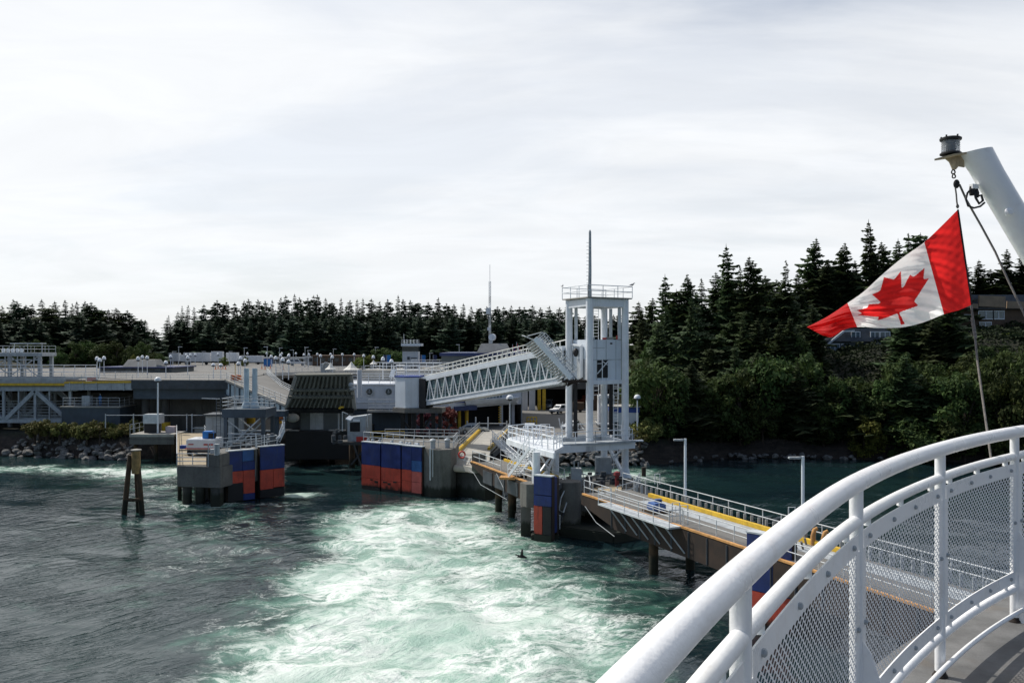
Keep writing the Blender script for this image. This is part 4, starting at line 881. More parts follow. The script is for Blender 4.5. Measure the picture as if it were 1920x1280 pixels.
# guide rails, ladder
q = MB()
for k, o in (('left', V(.75, -.1, 0)), ('back', V(.72, -.05, 0)), ('right', V(-.6, .1, 0))): q.bb(C4[k].x + o.x - .16, C4[k].x + o.x + .16, C4[k].y + o.y - .2, C4[k].y + o.y + .2, 17.8, 21.2)
q.each('upper_guide', galv, t)
q = MB()
for k, o in (('left', V(.68, -.1, 0)), ('back', V(.74, -.1, 0))): q.bb(C4[k].x + o.x - .2, C4[k].x + o.x + .2, C4[k].y + o.y - .2, C4[k].y + o.y + .2, 7.3, 13.3)
q.each('lower_guide', black_f, t)
ladder(C4['back'] + V(-.95, -.5, 17.8), C4['back'] + V(-.95, -.5, 22), .6, (1, .3, 0), t, white)
ladder(C4['back'] + V(1.25, -.2, 3.4), C4['back'] + V(1.25, -.2, 13.4), .55, (1, .3, 0), t, white)
railing([C4['front'] + V(.3, 5, 11.2), C4['back'] + V(-.6, 0, 11.2)], 2.0, (1, .75, .5, .25), 1, .05, parent=t, m=white)
railing([C4['back'] + V(1.0, -.3, 11.2), C4['back'] + V(2.0, -1.2, 11.2)], 2.0, (1, .66, .33), .8, .05, parent=t, m=white)
# main platform
PL = [(4.3, 85.1), (8.6, 86.7), (12.9, 88.9), (12.6, 91.6), (10.6, 96.2), (5.4, 94.0), (3.4, 91)]
q = MB(); q.prism([(4.3, 85.1), (8.6, 86.7), (12.9, 88.9), (12.5, 90.0), (8.3, 88.2), (5.0, 87.4), (5.6, 92.2), (10.9, 94.9), (10.6, 96.2), (5.4, 94.0), (3.4, 91)], 7.06, 7.26); q.build('platform_floor', steel, t)
q = MB(); q.beam((4.1, 85.0, 6.75), (12.8, 89.6, 6.75), .45, .75); q.beam((4.6, 91.6, 6.75), (10.4, 95.3, 6.75), .45, .75); q.beam((3.9, 84.9, 6.78), (5.4, 92.6, 6.78), .45, .7); q.beam((12.2, 90, 6.75), (10.3, 95, 6.75), .45, .7); q.each('platform_beam', white, t)
q = MB(); q.bb(12.3, 13.9, 90.2, 90.9, 7.0, 7.12); q.build('bracket', white, t)
railing([(4.3, 85.1, 7.26), (8.5, 87.0, 7.26)], 1.15, parent=t, r=.045, m=white); railing([(8.5, 87.0, 7.26), (12.6, 89.3, 7.26)], 1.15, parent=t, r=.045, m=white)
railing([(12.6, 91.4, 7.26), (10.6, 96.1, 7.26), (5.5, 93.9, 7.26)], 1.15, parent=t, r=.045, m=white)
q = MB()
for k in range(7): a = V(7.6 + k * .14, 86.5 + k * .02, 6.95); q.beam(a + V(0, -.1, 0), a + V(0, -.1, -.75), .05, .05, (0, 1, 0))
q.build('front_grille', steel, t)
q = MB()
for p, z0 in ((V(2.2, 77.25, 0), 4.65), (V(4.35, 85.4, 0), 2.6)): q.tube(V(p.x, p.y, z0), V(p.x, p.y, 7.5 if z0 > 4 else 6.6), .36, 16)
q.each('lower_leg', white, t, smooth=40)
q = MB(); q.beam((2.5, 78.2, 7.3), (3.5, 81.6, 5.2), .16, .16); q.beam((4.3, 84.6, 6.5), (3.4, 81.8, 5.0), .2, .2); q.beam((3.5, 81.8, 3.2), (3.5, 81.8, 5.3), .26, .26); q.beam((2.6, 77.6, 5.2), (3.4, 81.6, 5.1), .18, .18); q.each('cross_brace', white, t)
q = MB(); q.beam((10.3, 94.3, 6.6), (11.9, 90.7, 3.4), .28, .28); q.beam((12.0, 90.6, 6.4), (11.0, 92.7, 4.9), .2, .2); q.each('diagonal_brace', panelwhite, t)
q = MB(); q.lathe((12.0, 90.5, 2.2), [(.95, 0), (.9, .3), (.5, 1.5), (.44, 1.9)], 16); q.each('column_foot', panelwhite, t, smooth=30)
q = MB(); q.bb(9.2, 10.9, 93.2, 94.8, 2.4, 4.9); q.build('machine_cabinet', steel, t, bevel=.04)
ladder((11.1, 92.6, 4.6), (11.1, 92.6, 7.0), .7, (1, 0, 0), t, white)

t = thing('stair_landing', 'white railed landing with a steep open stair in front of the lift tower', 'stairs', (2, 85, 4))
LP = [(-.4, 87.1), (2.46, 78.7), (3.77, 75.9), (4.8, 79.6), (4.3, 85), (1.4, 89.4)]
q = MB(); q.prism(LP, 7.55, 7.75); q.build('landing_floor', white, t)
q = MB(); q.beam((-.5, 87.1, 7.35), (2.42, 78.6, 7.35), .2, .5); q.beam((2.42, 78.6, 7.35), (3.77, 75.75, 7.35), .2, .5); q.each('landing_beam', white, t)
railing([(-.38, 87.1, 7.75), (2.0, 80.1, 7.75)], 1.2, (1, .5), 1.3, .05, parent=t, m=white); railing([(2.75, 78.2, 7.75), (3.72, 76.1, 7.75), (4.7, 79.6, 7.75)], 1.2, (1, .5), 1.2, .05, parent=t, m=white)
railing([(-.35, 87.2, 7.75), (1.4, 89.3, 7.75), (4.2, 85, 7.75)], 1.2, (1, .66, .33), 1.2, .045, parent=t, m=white)
q = MB()
for k in range(5):
    a = 1.2 + k * .42; q.path([V(a - .2, 86.2 - k * .1, 7.75), V(a, 86.2 - k * .1, 9.0 + .05 * k), V(a + .9, 86.3 - k * .1, 9.0 + .05 * k), V(a + 1.0, 86.2 - k * .1, 7.75)], .045, 5)
for z in (8.4, 8.8): q.tube((1.1, 86.2, z), (3.8, 85.7, z), .04, 5)
q.build('safety_cage', white, t)
q = MB(); q.bb(1.3, 2.3, 86.4, 87.2, 9.0, 9.2); q.bb(1.5, 1.7, 86.6, 86.8, 7.75, 9); q.build('control_panel', white, t)
TOPc, BOT = V(2.15, 79.7, 7.6), V(.15, 82.6, 4.5); sx = V(1.25, .5, 0).normalized()
q = MB()
for s_ in (-.55, .6): q.beam(TOPc + sx * s_, BOT + sx * s_, .1, .3)
q.each('stair_stringer', white, t)
q = MB()
for k in range(1, 12): p = TOPc.lerp(BOT, k / 12); q.box(p, (1.15, .26, .05), math.atan2(sx.y, sx.x))
q.each('stair_tread', white, t)
for s_ in (-.6, .66): railing([TOPc + sx * s_ + V(0, 0, .1), BOT + sx * s_ + V(0, 0, .1)], 1.0, (1, .5), 1.2, .04, parent=t, m=white, name='stair_rail')
q = MB(); q.hexa([BOT + V(-1.4, -.5, -.25), BOT + V(1.3, -.9, -.25), BOT + V(1.3, .7, -.25), BOT + V(-1.2, .9, -.25)], [BOT + V(-1.4, -.5, -.05), BOT + V(1.3, -.9, -.05), BOT + V(1.3, .7, -.05), BOT + V(-1.2, .9, -.05)]); q.build('foot_plate', rustedge, t)
q = MB(); q.beam((1.2, 82.4, 7.3), (2.1, 77.6, 5.6), .14, .14); q.beam((3.9, 79, 7.3), (2.5, 77.4, 5.6), .14, .14); q.build('bracket', white, t)

# ------------------------------------------------------------------ enclosed gangway
t = thing('passenger_gangway', 'long white enclosed truss gangway with teal glazing sloping up to the lift tower', 'gangway', (-4, 105, 9))
GA, GB = V(-12.4, 118.3, 0), V(5.5, 92.0, 0); gd = (GB - GA).normalized(); gn = V(gd.y, -gd.x, 0)
if gn.y > 0: gn = -gn
za, zb = 9.25, 13.55; Hh = 3.05
def gp(u, h, o=0.): return GA.lerp(GB, u) + V(0, 0, za + (zb - za) * u + h) + gn * o
q = MB(); q.hexa([gp(0, -.45, .02), gp(1, -.45, .02), gp(1, -.45, -2.6), gp(0, -.45, -2.6)], [gp(0, .12, .02), gp(1, .12, .02), gp(1, .12, -2.6), gp(0, .12, -2.6)]); q.build('floor_beam', panelwhite, t)
q = MB(); q.hexa([gp(0, Hh, .12), gp(1, Hh, .12), gp(1, Hh, -2.7), gp(0, Hh, -2.7)], [gp(0, Hh + .5, .12), gp(1, Hh + .5, .12), gp(1, Hh + .5, -2.7), gp(0, Hh + .5, -2.7)]); q.build('roof', panelwhite, t)
for o in (-.12, -2.45):
    q = MB(); q.hexa([gp(.005, .12, o), gp(.995, .12, o), gp(.995, .12, o - .05), gp(.005, .12, o - .05)], [gp(.005, Hh, o), gp(.995, Hh, o), gp(.995, Hh, o - .05), gp(.005, Hh, o - .05)]); q.build('glazing', tealglass, t)
N = 15
q = MB()
for i in range(N + 1):
    u = i / N; q.beam(gp(u, .1, .02), gp(u, Hh, .02), .13, .13, (0, 1, 0))
    if i < N: q.beam(gp(u, Hh, .03), gp(u + .55 / N, .12, .03), .11, .11); q.beam(gp(u + .55 / N, .12, .03), gp(u + 1 / N, Hh, .03), .11, .11)
q.build('truss_web', white, t)
q = MB(); q.beam(gp(0, .2, .05), gp(1, .2, .05), .1, .16); q.beam(gp(0, Hh - .05, .06), gp(1, Hh - .05, .06), .1, .16); q.build('truss_chord', white, t)
q = MB()
for z in (.9, 1.25, 1.7): q.beam(gp(.01, z, -.08), gp(.99, z, -.08), .05, .05)
q.build('handrail', steel, t)
railing([gp(0.02, Hh + .5, .0), gp(.9, Hh + .5, .0)], 1.05, (1, .08), 1.1, .06, parent=t, m=cream, name='roof_railing')
railing([gp(0.02, Hh + .5, -2.5), gp(.95, Hh + .5, -2.5)], 1.05, (1, .08), 1.1, .06, parent=t, m=cream, name='roof_railing')
q = MB()
for k in range(10): q.lathe(gp(.05 + k * .09, Hh + .5, -1.3), [(.14, 0), (.1, .5)], 7)
q.each('roof_light', cream, t)

t = thing('gangway_end_house', 'white windowless end house with a blue roof line where the gangway starts', 'building', (-15, 119, 8))
q = MB(); q.prism([(-16.35, 119.4), (-14.75, 117.9), (-12.9, 118.3), (-12.6, 121.8), (-16, 122.2)], 8.55, 12.75); q.build('wall', panelwhite, t)
q = MB(); q.prism([(-16.45, 119.35), (-14.75, 117.8), (-12.8, 118.2), (-12.5, 121.9), (-16.1, 122.3)], 12.75, 12.95); q.build('roof', royal, t)
q = MB(); q.prism([(-12.85, 118.0), (-11.9, 117.2), (-11.0, 118.8), (-12.5, 121)], 8.6, 12.6); q.build('bellows', black_f, t)
q = MB(); q.prism([(-16.7, 119.3), (-14.8, 117.5), (-9.6, 117.2), (-9.4, 121), (-16.2, 122.5)], 7.9, 8.5); q.build('base_slab', conc, t)
q = MB()
for x, y in ((-15.2, 118.6), (-13.6, 118.6), (-12.8, 121), (-10.9, 118.2), (-10.0, 118.6), (-14.5, 121)): q.beam((x, y, 2.5), (x, y, 8.0), .5, .5, (0, 1, 0))
q.each('leg', blackhull, t)
q = MB(); q.beam((-15.2, 118.6, 6.8), (-13.2, 118.6, 4.4), .25, .25); q.beam((-10.9, 118.2, 7.8), (-13, 118.4, 4.6), .25, .25); q.beam((-15.2, 118.6, 4.6), (-10, 118.6, 4.6), .25, .25); q.each('leg_brace', blackhull, t)
railing([(-16.2, 119.4, 12.95), (-14.8, 118, 12.95), (-12.8, 118.3, 12.95)], 1.5, (1, .66, .33), 1.4, .05, parent=t, m=white)

# folded boarding ramp with caged ladder at the tower end
t = thing('folded_boarding_ramp', 'white stair ramp folded up against the lift tower cabin with a tubular cage', 'boarding ramp', at(1040, 690, 88))
RB, RT = at(1071, 709, 87.2), at(1003, 634, 87.0); rd = (RT - RB).normalized(); side = V(.25, 1, 0).normalized()
q = MB(); upv = rd.cross(side).normalized(); upv = upv if upv.z > 0 else -upv
for s_ in (0, 1.5): q.beam(RB + side * s_, RT + side * s_, .16, .52, upv)
q.build('side_girder', panelwhite, t)
q = MB()
for k in range(20):
    p = RB.lerp(RT, k / 19); q.beam(p - upv * .22 + side * .75, p - upv * 1.12 - rd * .05 - V(.30, 0, 0) + side * .75, .08, 1.5, side)
q.each('tread_plate', cream, t)
q = MB()
for s_ in (0., 1.5):
    for hh in (.62, .95): q.tube(RB + side * s_ + upv * hh + rd * .6, RT + side * s_ + upv * hh, .04, 5)
    for k in range(12): p = RB.lerp(RT, .08 + k / 12.2) + side * s_; q.tube(p + upv * .2, p + upv * .95, .035, 5)
for k in range(5): p = RB.lerp(RT, .1 + k / 4.5); q.tube(p + upv * .95, p + upv * .95 + side * 1.5, .035, 5)
q.build('cage', galv, t)
q = MB(); q.tube(RT + upv * .9, RT + upv * .2 - rd.cross(side) * 0 + V(-.9, 0, .1), .05, 5); q.path([RT + V(-.1, 0, -.2), RT + V(-1.0, 0, .2), RT + V(-1.3, .5, .3)], .05, 5); q.path([RT + V(0, 1.5, -.2), RT + V(-1.0, 1.5, .2), RT + V(-1.3, .5, .3)], .05, 5); q.build('end_frame', galv, t)
q = MB(); random.seed(4)
for k in range(8): q.path([RB + V(random.uniform(-1.2, .6), random.uniform(0, 1.5), random.uniform(-.2, .2)), RB + V(random.uniform(-.6, .8), random.uniform(0, 1.5), random.uniform(-.9, -.5)), RB + V(random.uniform(0, 1.4), random.uniform(0, 1.5), random.uniform(-.3, .1))], .05, 5)
q.bb(RB.x - .9, RB.x + 1.6, RB.y, RB.y + 1.5, RB.z - .45, RB.z - .2); q.build('hinge_gear', rust, t)
# ------------------------------------------------------------------ approach ramp and finger trestle
t = thing('approach_ramp', 'concrete approach ramp with yellow kerbs rising to the gate behind the centre pier', 'ramp', (-4, 120, 3.5))
q = MB(); q.prism([(-7.0, 104.5), (-2.8, 104), (-2.7, 111), (-.5, 135), (-5.0, 137), (-6.9, 107)], 3.3, 3.75); q.build('deck', paleconc, t)
q = MB(); q.beam((-6.85, 106, 3.95), (-4.9, 136, 3.95), .35, .42); q.build('kerb', yellow, t)
q = MB(); q.beam((-3.0, 109.5, 3.9), (-.6, 134.5, 3.9), .32, .36); q.build('kerb', yellow, t)
railing([(-7.1, 105.5, 3.8), (-5.15, 136, 3.8)], 1.2, (1, .66, .33), parent=t, r=.04); railing([(-2.75, 110, 3.8), (-.4, 134, 3.8)], 1.2, (1, .66, .33), parent=t, r=.035)
q = MB()
for x, y in ((-5.8, 112), (-3.6, 112), (-5, 120), (-3, 120)): q.tube((x, y, -3), (x, y, 3.3), .35, 10)
q.each('pile', woodpile, t)
q = MB(); q.beam((-2.6, 110, 2.9), (0.2, 134, 2.9), .3, .7); q.each('side_beam', darksteel, t)
t = thing('pipe_gate', 'grey pipe gate standing across the top of the approach ramp', 'gate', (-3, 134, 3.7))
q = MB()
for px in (876, 892, 915, 950): q.tube(V(X(px, 135), 135, 3.4), V(X(px, 135), 135, 3.4 + (2.5 if px in (892, 915) else 1.9)), .12, 6)
q.tube((X(876, 135), 135, 4.9), (X(950, 135), 135, 4.9), .06, 5); q.tube((X(892, 135), 135, 3.7), (X(945, 135), 135, 3.7), .06, 5); q.build('gate_frame', galv, t)
q = MB(); q.tube(V(X(922, 134.6), 134.6, 3.4), V(X(922, 134.6), 134.6, 4.0), .1, 6); q.build('lock_post', steel, t)
t = thing('pier_link_deck', 'low concrete link deck with a lifebuoy rail between the centre pier and trestle', 'deck', (-5.5, 101, 3))
q = MB(); q.prism([(-6.6, 97.4), (-4.1, 93.6), (-2.6, 96), (-2.7, 104.8), (-7, 104.8)], 3.1, 3.7); q.build('slab', paleconc, t)
q = MB(); q.prism([(-6.6, 98), (-3.0, 94.4), (-1.8, 96), (-2, 101), (-6.5, 101)], -2, 3.1); q.build('base', darkconc, t)
railing([(-6.2, 97.6, 3.7), (-4.4, 94.6, 3.7)], 1.0, parent=t); q = MB(); q.tube((-6.4, 96.8, 3.25), (-4.2, 95.2, 3.35), .42, 12); q.build('rolled_cover', mat('pale_canvas', (.42, .36, .30), .85, .1, 2), t, smooth=40)
q = MB(); q.bb(-4.4, -2.9, 93.4, 94.3, 3.4, 5.3); q.build('end_post', conc, t, bevel=.04)
t = thing('lifebuoy', 'red and white lifebuoy hanging on the rail by the centre pier', 'lifebuoy', at(866, 852, 96))
c = at(866, 852, 96.3); q = MB(); q.path([c + V(.36 * math.cos(a), 0, .36 * math.sin(a)) for a in np.linspace(0, 2 * math.pi, 17)], .1, 6); q.build('ring', redsign, t, smooth=60)

def trestle(name, label, p0, p1, w, z, t_extra=None):
    t = thing(name, label, 'trestle', ((p0[0] + p1[0]) / 2, (p0[1] + p1[1]) / 2, z)); a = V(p0[0], p0[1], 0); b = V(p1[0], p1[1], 0); d = (b - a).normalized(); n = V(-d.y, d.x, 0)
    if n.x < 0: n = -n
    g = lambda s, o, zz: a + d * s + n * o + V(0, 0, z + zz); L = (b - a).length
    return t, g, L
t, g, L = trestle('finger_trestle', 'steel finger trestle with an orange rusted edge below the white stairs', (-4.4, 93.6), (1.75, 78.65), 3.6, 4.45)
q = MB(); q.hexa([g(0, 0, -.3), g(L, 0, -.3), g(L, 3.6, -.3), g(0, 3.6, -.3)], [g(0, 0, 0), g(L, 0, 0), g(L, 3.6, 0), g(0, 3.6, 0)]); q.build('deck', asphalt, t)
q = MB(); q.hexa([g(0, -.16, -.06), g(L, -.16, -.06), g(L, .12, -.06), g(0, .12, -.06)], [g(0, -.16, .05), g(L, -.16, .05), g(L, .12, .05), g(0, .12, .05)]); q.build('edge_strip', rustedge, t)
q = MB(); q.hexa([g(-.3, -.12, -.25), g(L * .33, -.12, -1.5), g(L * .33, .1, -1.5), g(-.3, .1, -.25)], [g(-.3, -.12, -.06), g(L * .33, -.12, -.06), g(L * .33, .1, -.06), g(-.3, .1, -.06)])
q.hexa([g(L * .33, -.12, -1.6), g(L, -.12, -1.9), g(L, .1, -1.9), g(L * .33, .1, -1.6)], [g(L * .33, -.12, -.06), g(L, -.12, -.06), g(L, .1, -.06), g(L * .33, .1, -.06)]); q.build('side_girder', rust, t)
q = MB()
for k in range(4): q.hexa([g(4 + k * 3.4, -.2, -1.7), g(6.6 + k * 3.4, -.2, -1.7), g(6.6 + k * 3.4, -.12, -1.7), g(4 + k * 3.4, -.12, -1.7)], [g(4 + k * 3.4, -.2, -.4), g(6.6 + k * 3.4, -.2, -.4), g(6.6 + k * 3.4, -.12, -.4), g(4 + k * 3.4, -.12, -.4)])
q.each('web_panel', darksteel, t)
q = MB(); q.path([g(-.2, -.3, -.9), g(1.5, -.3, -1.1), g(3.6, -.3, -2.0), g(11, -.3, -2.35)], .03, 5); q.path([g(8.2, -.3, -.2), g(10.3, -.4, -1.3), g(10.6, -.4, -2.2)], .03, 5); q.each('lit_flange', steel, t)  # thin pale tubes added as the lit bottom flanges of the girder
railing([g(0, .1, 0), g(L * .52, .1, 0)], 1.15, (1, .5), 2, .045, parent=t); railing([g(L * .66, .1, 0), g(L, .1, 0)], 1.15, (1, .5), 2, .045, parent=t)
railing([g(0, 3.4, 0), g(L, 3.4, 0)], 1.15, (1, .5), 2, .04, parent=t)
q = MB(); q.hexa([g(1, 3.35, 0), g(L * .9, 3.35, 0), g(L * .9, 3.6, 0), g(1, 3.6, 0)], [g(1, 3.35, .26), g(L * .9, 3.35, .26), g(L * .9, 3.6, .26), g(1, 3.6, .26)]); q.build('kerb', yellow, t)
q = MB()
for s_ in (6, 9.5): 
    for o in (.8, 2.4): p = g(s_, o, 0); q.tube((p.x, p.y, -3), (p.x, p.y, 4), .38, 10)
q.each('pile', woodpile, t, smooth=40)
# little gangway stair left of the white stair
t = thing('shore_stair', 'small white railed stair dropping from the approach ramp to the trestle', 'stairs', (-1.5, 104, 3))
a, b = V(-2.6, 113, 4.7), V(1.0, 97.5, 3.4)
q = MB(); q.hexa([a + V(-.1, 0, -.2), b + V(-.1, 0, -.2), b + V(1.1, .3, -.2), a + V(1.1, .3, -.2)], [a + V(-.1, 0, 0), b + V(-.1, 0, 0), b + V(1.1, .3, 0), a + V(1.1, .3, 0)]); q.build('flight', steel, t)
railing([a, b], 1.15, (1, .5), 1.4, .05, parent=t, m=white); railing([a + V(1.3, .4, 0), b + V(1.3, .4, 0)], 1.15, (1, .5), 1.4, .05, parent=t, m=white)
q = MB()
for k in range(24): p = a.lerp(b, k / 23); q.tube(p, p + V(0, 0, 1.1), .025, 4)
q.each('baluster', galv, t)

# tower base, fender and dolphin on the right
t = thing('right_fender_dolphin', 'narrow blue fender with a red patch in front of a stained concrete pier', 'fender pier', (3, 76, 0))
q = MB(); q.prism([(.72, 77.6), (1.3, 76.4), (3.6, 76.2), (4.4, 77.6), (3.4, 78.4), (1.4, 78.5)], 2.6, 4.68); q.bb(.8, 1.7, 76.9, 78.0, -2, 2.6); q.each('leg_cap', conc, t, bevel=.04)
q = MB(); q.tube((5.25, 78.3, -2), (5.25, 78.3, 4.7), 1.1, 24); q.build('round_pier', conc, t, smooth=40, bevel=0)
q = MB(); q.prism([(4.4, 78.2), (6.5, 78), (12.5, 76.5), (13.5, 79), (12.6, 96), (4.4, 88)], 2.0, 3.1); q.build('upper_cap', darkconc, t)
q = MB(); q.prism([(3.4, 77.5), (5.2, 76.2), (8.8, 73.8), (11.4, 75.5), (12.6, 80), (6, 82)], -2, .85); q.build('footing', darkconc, t, bevel=.1)
q = MB(); q.prism([(7, 82), (12.6, 80), (12.6, 95), (7, 95)], -2, 2.0); q.build('base_block', darkconc, t)
q = MB(); q.prism([(7.4, 82.4), (10.4, 81.2), (11.0, 85.5), (8.2, 86.4)], 3.1, 3.2); q.build('timber_deck', tandeck, t)
fa, fb = V(1.98, 75.6, 0), V(3.5, 74.7, 0)
fender(t, fa, fb, -.2, 5.6, [(0, 1, .72, 1, blue_f, 'blue_block'), (0, 1, .55, .715, blue_f, 'blue_block'), (0, .5, .12, .55, red_f, 'red_block'), (.5, 1, .12, .55, black_f, 'black_block'), (0, 1, 0, .12, conc, 'worn_base')])
q = MB(); q.hexa([V(3.5, 74.75, .6), V(4.0, 75.7, .6), V(3.7, 76.0, .6), V(3.3, 75.1, .6)], [V(3.5, 74.75, 5.5), V(4.0, 75.7, 5.5), V(3.7, 76.0, 5.5), V(3.3, 75.1, 5.5)]); q.build('fender_side', blue_f, t)
q = MB(); q.hexa([V(4.0, 75.7, .4), V(4.2, 76.2, .4), V(3.9, 76.4, .4), V(3.7, 76.0, .4)], [V(4.0, 75.7, 5.4), V(4.2, 76.2, 5.4), V(3.9, 76.4, 5.4), V(3.7, 76.0, 5.4)]); q.build('fender_rail', rust, t)
q = MB(); q.bb(1.7, 4.2, 75.6, 77.6, -1.6, .35); q.build('fender_foot', conc, t, bevel=.06)
q = MB(); q.beam((3.8, 76, 4.4), (5.2, 79.4, 4.4), .4, .5); q.beam((3.6, 76.2, 1.9), (5.4, 79.6, 1.9), .35, .4); q.beam((4.2, 76, 1.0), (5.4, 79, 3.4), .1, .1); q.each('strut', darksteel, t)
q = MB(); q.path([(4.9, 77.6, 4.2), (4.4, 76.8, 3.4), (4.2, 76.4, 2.4), (4.6, 76.4, 2.2), (5.0, 77.4, 3.0)], .06, 5)
for k in range(10): q.ball((4.25, 76.0, 2.0 - k * .13), .07, 6)
q.build('chain', galv, t)
railing([(7.2, 78.2, 3.1), (7.6, 84, 3.1), (6.2, 88.8, 3.1)], 1.2, (1, .5), 1.5, .045, parent=t); railing([(9.6, 77.8, 3.1), (11.6, 80.6, 3.1), (12.9, 86, 3.1)], 1.2, (1, .5), 1.5, .045, parent=t)
q = MB(); q.bb(5.7, 6.7, 82, 82.9, 3.1, 5.3); q.tube((6.0, 82.4, 5.3), (6.0, 82.4, 6.0), .07, 6); q.tube((6.4, 82.4, 5.3), (6.4, 82.4, 5.9), .07, 6); q.build('winch_cabinet', steel, t, bevel=.05)
q = MB(); random.seed(6)
for k in range(34):
    s_ = random.uniform(.15, .5); q.box((random.uniform(4.8, 11.5), random.uniform(82.5, 90), 3.2 + random.random() * .7), (s_ * 1.4, s_, s_), random.random() * 3)
q.each('deck_gear', darksteel, t)
t = thing('hydrant_post', 'red valve post beside the white lift tower base', 'valve', (10.6, 84, 3.1)); q = MB(); q.lathe((10.4, 84.5, 3.1), [(.2, 0), (.2, 1.1), (.35, 1.2), (.3, 1.5), (.1, 1.6)], 10); q.build('valve_body', mat('maroon_paint', (.2, .03, .035), .6), t, smooth=40)
q = MB(); q.tube((10.4, 84.3, 3.9), (11.0, 84.1, 3.9), .1, 8); q.build('outlet', rust, t)

# the long bridge to the right
t, g, L = trestle('long_walkway_bridge', 'long grey railed bridge with a yellow kerb running toward the ferry on the right', (6.1, 73.0), (23.7, 32.4), 4.6, 4.45)
q = MB(); q.hexa([g(0, 0, -.3), g(L, 0, -.3), g(L, 4.7, -.3), g(0, 4.7, -.3)], [g(0, 0, 0), g(L, 0, 0), g(L, 4.7, 0), g(0, 4.7, 0)]); q.build('deck', asphalt, t)
q = MB(); q.hexa([g(5, 2.5, .004), g(L, 2.5, .004), g(L, 4.2, .004), g(5, 4.2, .004)], [g(5, 2.5, .02), g(L, 2.5, .02), g(L, 4.2, .02), g(5, 4.2, .02)]); q.build('plate_walk', steel, t)
q = MB(); q.hexa([g(0, -.14, -.08), g(L, -.14, -.08), g(L, .08, -.08), g(0, .08, -.08)], [g(0, -.14, .05), g(L, -.14, .05), g(L, .08, .05), g(0, .08, .05)]); q.build('edge_strip', rustedge, t)
q = MB(); q.hexa([g(-.2, -.1, -.9), g(5.3, -.1, -1.9), g(5.3, .12, -1.9), g(-.2, .12, -.9)], [g(-.2, -.1, -.12), g(5.3, -.1, -.12), g(5.3, .12, -.12), g(-.2, .12, -.12)]); q.hexa([g(5.3, -.1, -2.0), g(L, -.1, -2.05), g(L, .12, -2.05), g(5.3, .12, -2.0)], [g(5.3, -.1, -.12), g(L, -.1, -.12), g(L, .12, -.12), g(5.3, .12, -.12)])
for o in (2.2, 4.4): q.hexa([g(1, o, -1.6), g(L, o, -1.6), g(L, o + .2, -1.6), g(1, o + .2, -1.6)], [g(1, o, -.3), g(L, o, -.3), g(L, o + .2, -.3), g(1, o + .2, -.3)])
q.build('plate_girder', rust, t)
q = MB()
for k in range(18): p = g(5 + k * 2.1, -.12, -1.05); q.beam(p + V(0, 0, -.9), p + V(0, 0, .85), .12, .1, (0, 1, 0))
q.each('stiffener', darksteel, t)
q = MB()
for k in range(6): a = g(6.2 + k * 1.55, -.95, -.15); b = g(7.3 + k * 1.55, -.12, -1.75); q.tube(a, b, .055, 5)
q.each('walkway_strut', steel, t)
q = MB(); q.path([g(.7, -.2, -.95), g(2.6, -.2, -1.95), g(5.6, -.2, -2.5)], .03, 5); q.each('lit_flange', steel, t)  # pale tube added to draw the girder's lit lower flange
q = MB(); q.hexa([g(4.6, -1.15, -.1), g(14.6, -1.15, -.1), g(14.6, 0, -.1), g(4.6, 0, -.1)], [g(4.6, -1.15, 0.02), g(14.6, -1.15, .02), g(14.6, 0, .02), g(4.6, 0, .02)]); q.build('side_walk', galv, t)
railing([g(0, .1, 0), g(4.6, .1, 0)], 1.15, (1, .5), 1.5, .035, parent=t); railing([g(4.6, .0, 0), g(4.6, -1.1, 0), g(14.6, -1.1, 0), g(14.6, 0, 0)], 1.2, (1, .66, .33), 1.9, .035, parent=t)
railing([g(5, .25, 0), g(13.4, .25, 0)], 1.15, (1, .5), 1.9, .03, parent=t); railing([g(14.6, .1, 0), g(L, .1, 0)], 1.15, (1, .5), 1.9, .035, parent=t)
for k in (12.9, 13.9): 
    p = g(k, .3, 0); q = MB(); q.path([p, p + V(0, 0, 1.35), p + V(.55, .1, 1.35), p + V(.55, .1, 0)], .045, 6); q.build('gate_hoop', galv, t)
q = MB(); q.hexa([g(3.5, 4.25, 0), g(25, 4.25, 0), g(25, 4.55, 0), g(3.5, 4.55, 0)], [g(3.5, 4.25, .3), g(25, 4.25, .3), g(25, 4.55, .3), g(3.5, 4.55, .3)]); q.build('kerb', yellow, t)
q = MB()
for k in range(56): p = g(1 + k * .76, 4.72, .0); q.beam(p, p + V(0, 0, .7), .18, .1, (0, 1, 0))
q.each('picket', steel, t)
railing([g(-1.5, 4.8, 0), g(L + 3, 4.8, 0)], 1.3, (1, .6), 1.9, .04, parent=t)
for k in (3.4, 19.6): 
    p = g(k, 5.0, 1.0); q = MB(); q.path([p, p + V(0, 0, .85), p + V(.4, -.1, .85), p + V(.4, -.1, 0)], .05, 5); q.build('ladder_hoop', galv, t)
q = MB()
for s_ in (10, 22, 30, 40):
    for o in (.6, 3.9): p = g(s_, o, 0); q.tube((p.x, p.y, -3), (p.x, p.y, 2.6), .36, 10)
q.each('pile', woodpile, t, smooth=40)
for k, (s_, col_) in enumerate(((9.0, brightblue),)):
    pass
t = thing('tarp_covered_pallet', 'pallet under a blue tarpaulin on the long bridge deck', 'pallet', g(9.4, 1.4, 0))
q = MB(); c = g(9.3, 1.3, .0); q.box(c + V(0, 0, .06), (1.5, 1.7, .12), .4); q.build('pallet', woodpile, t); q = MB(); q.box(c + V(0, 0, .42), (1.1, 1.2, .6), .4); q.box(c + V(.2, .3, .8), (.7, .6, .25), .2); q.build('blue_tarp', mat('faded_tarp_blue', (.07, .14, .34), .7, .2, 2, .1, .3), t, bevel=.14)
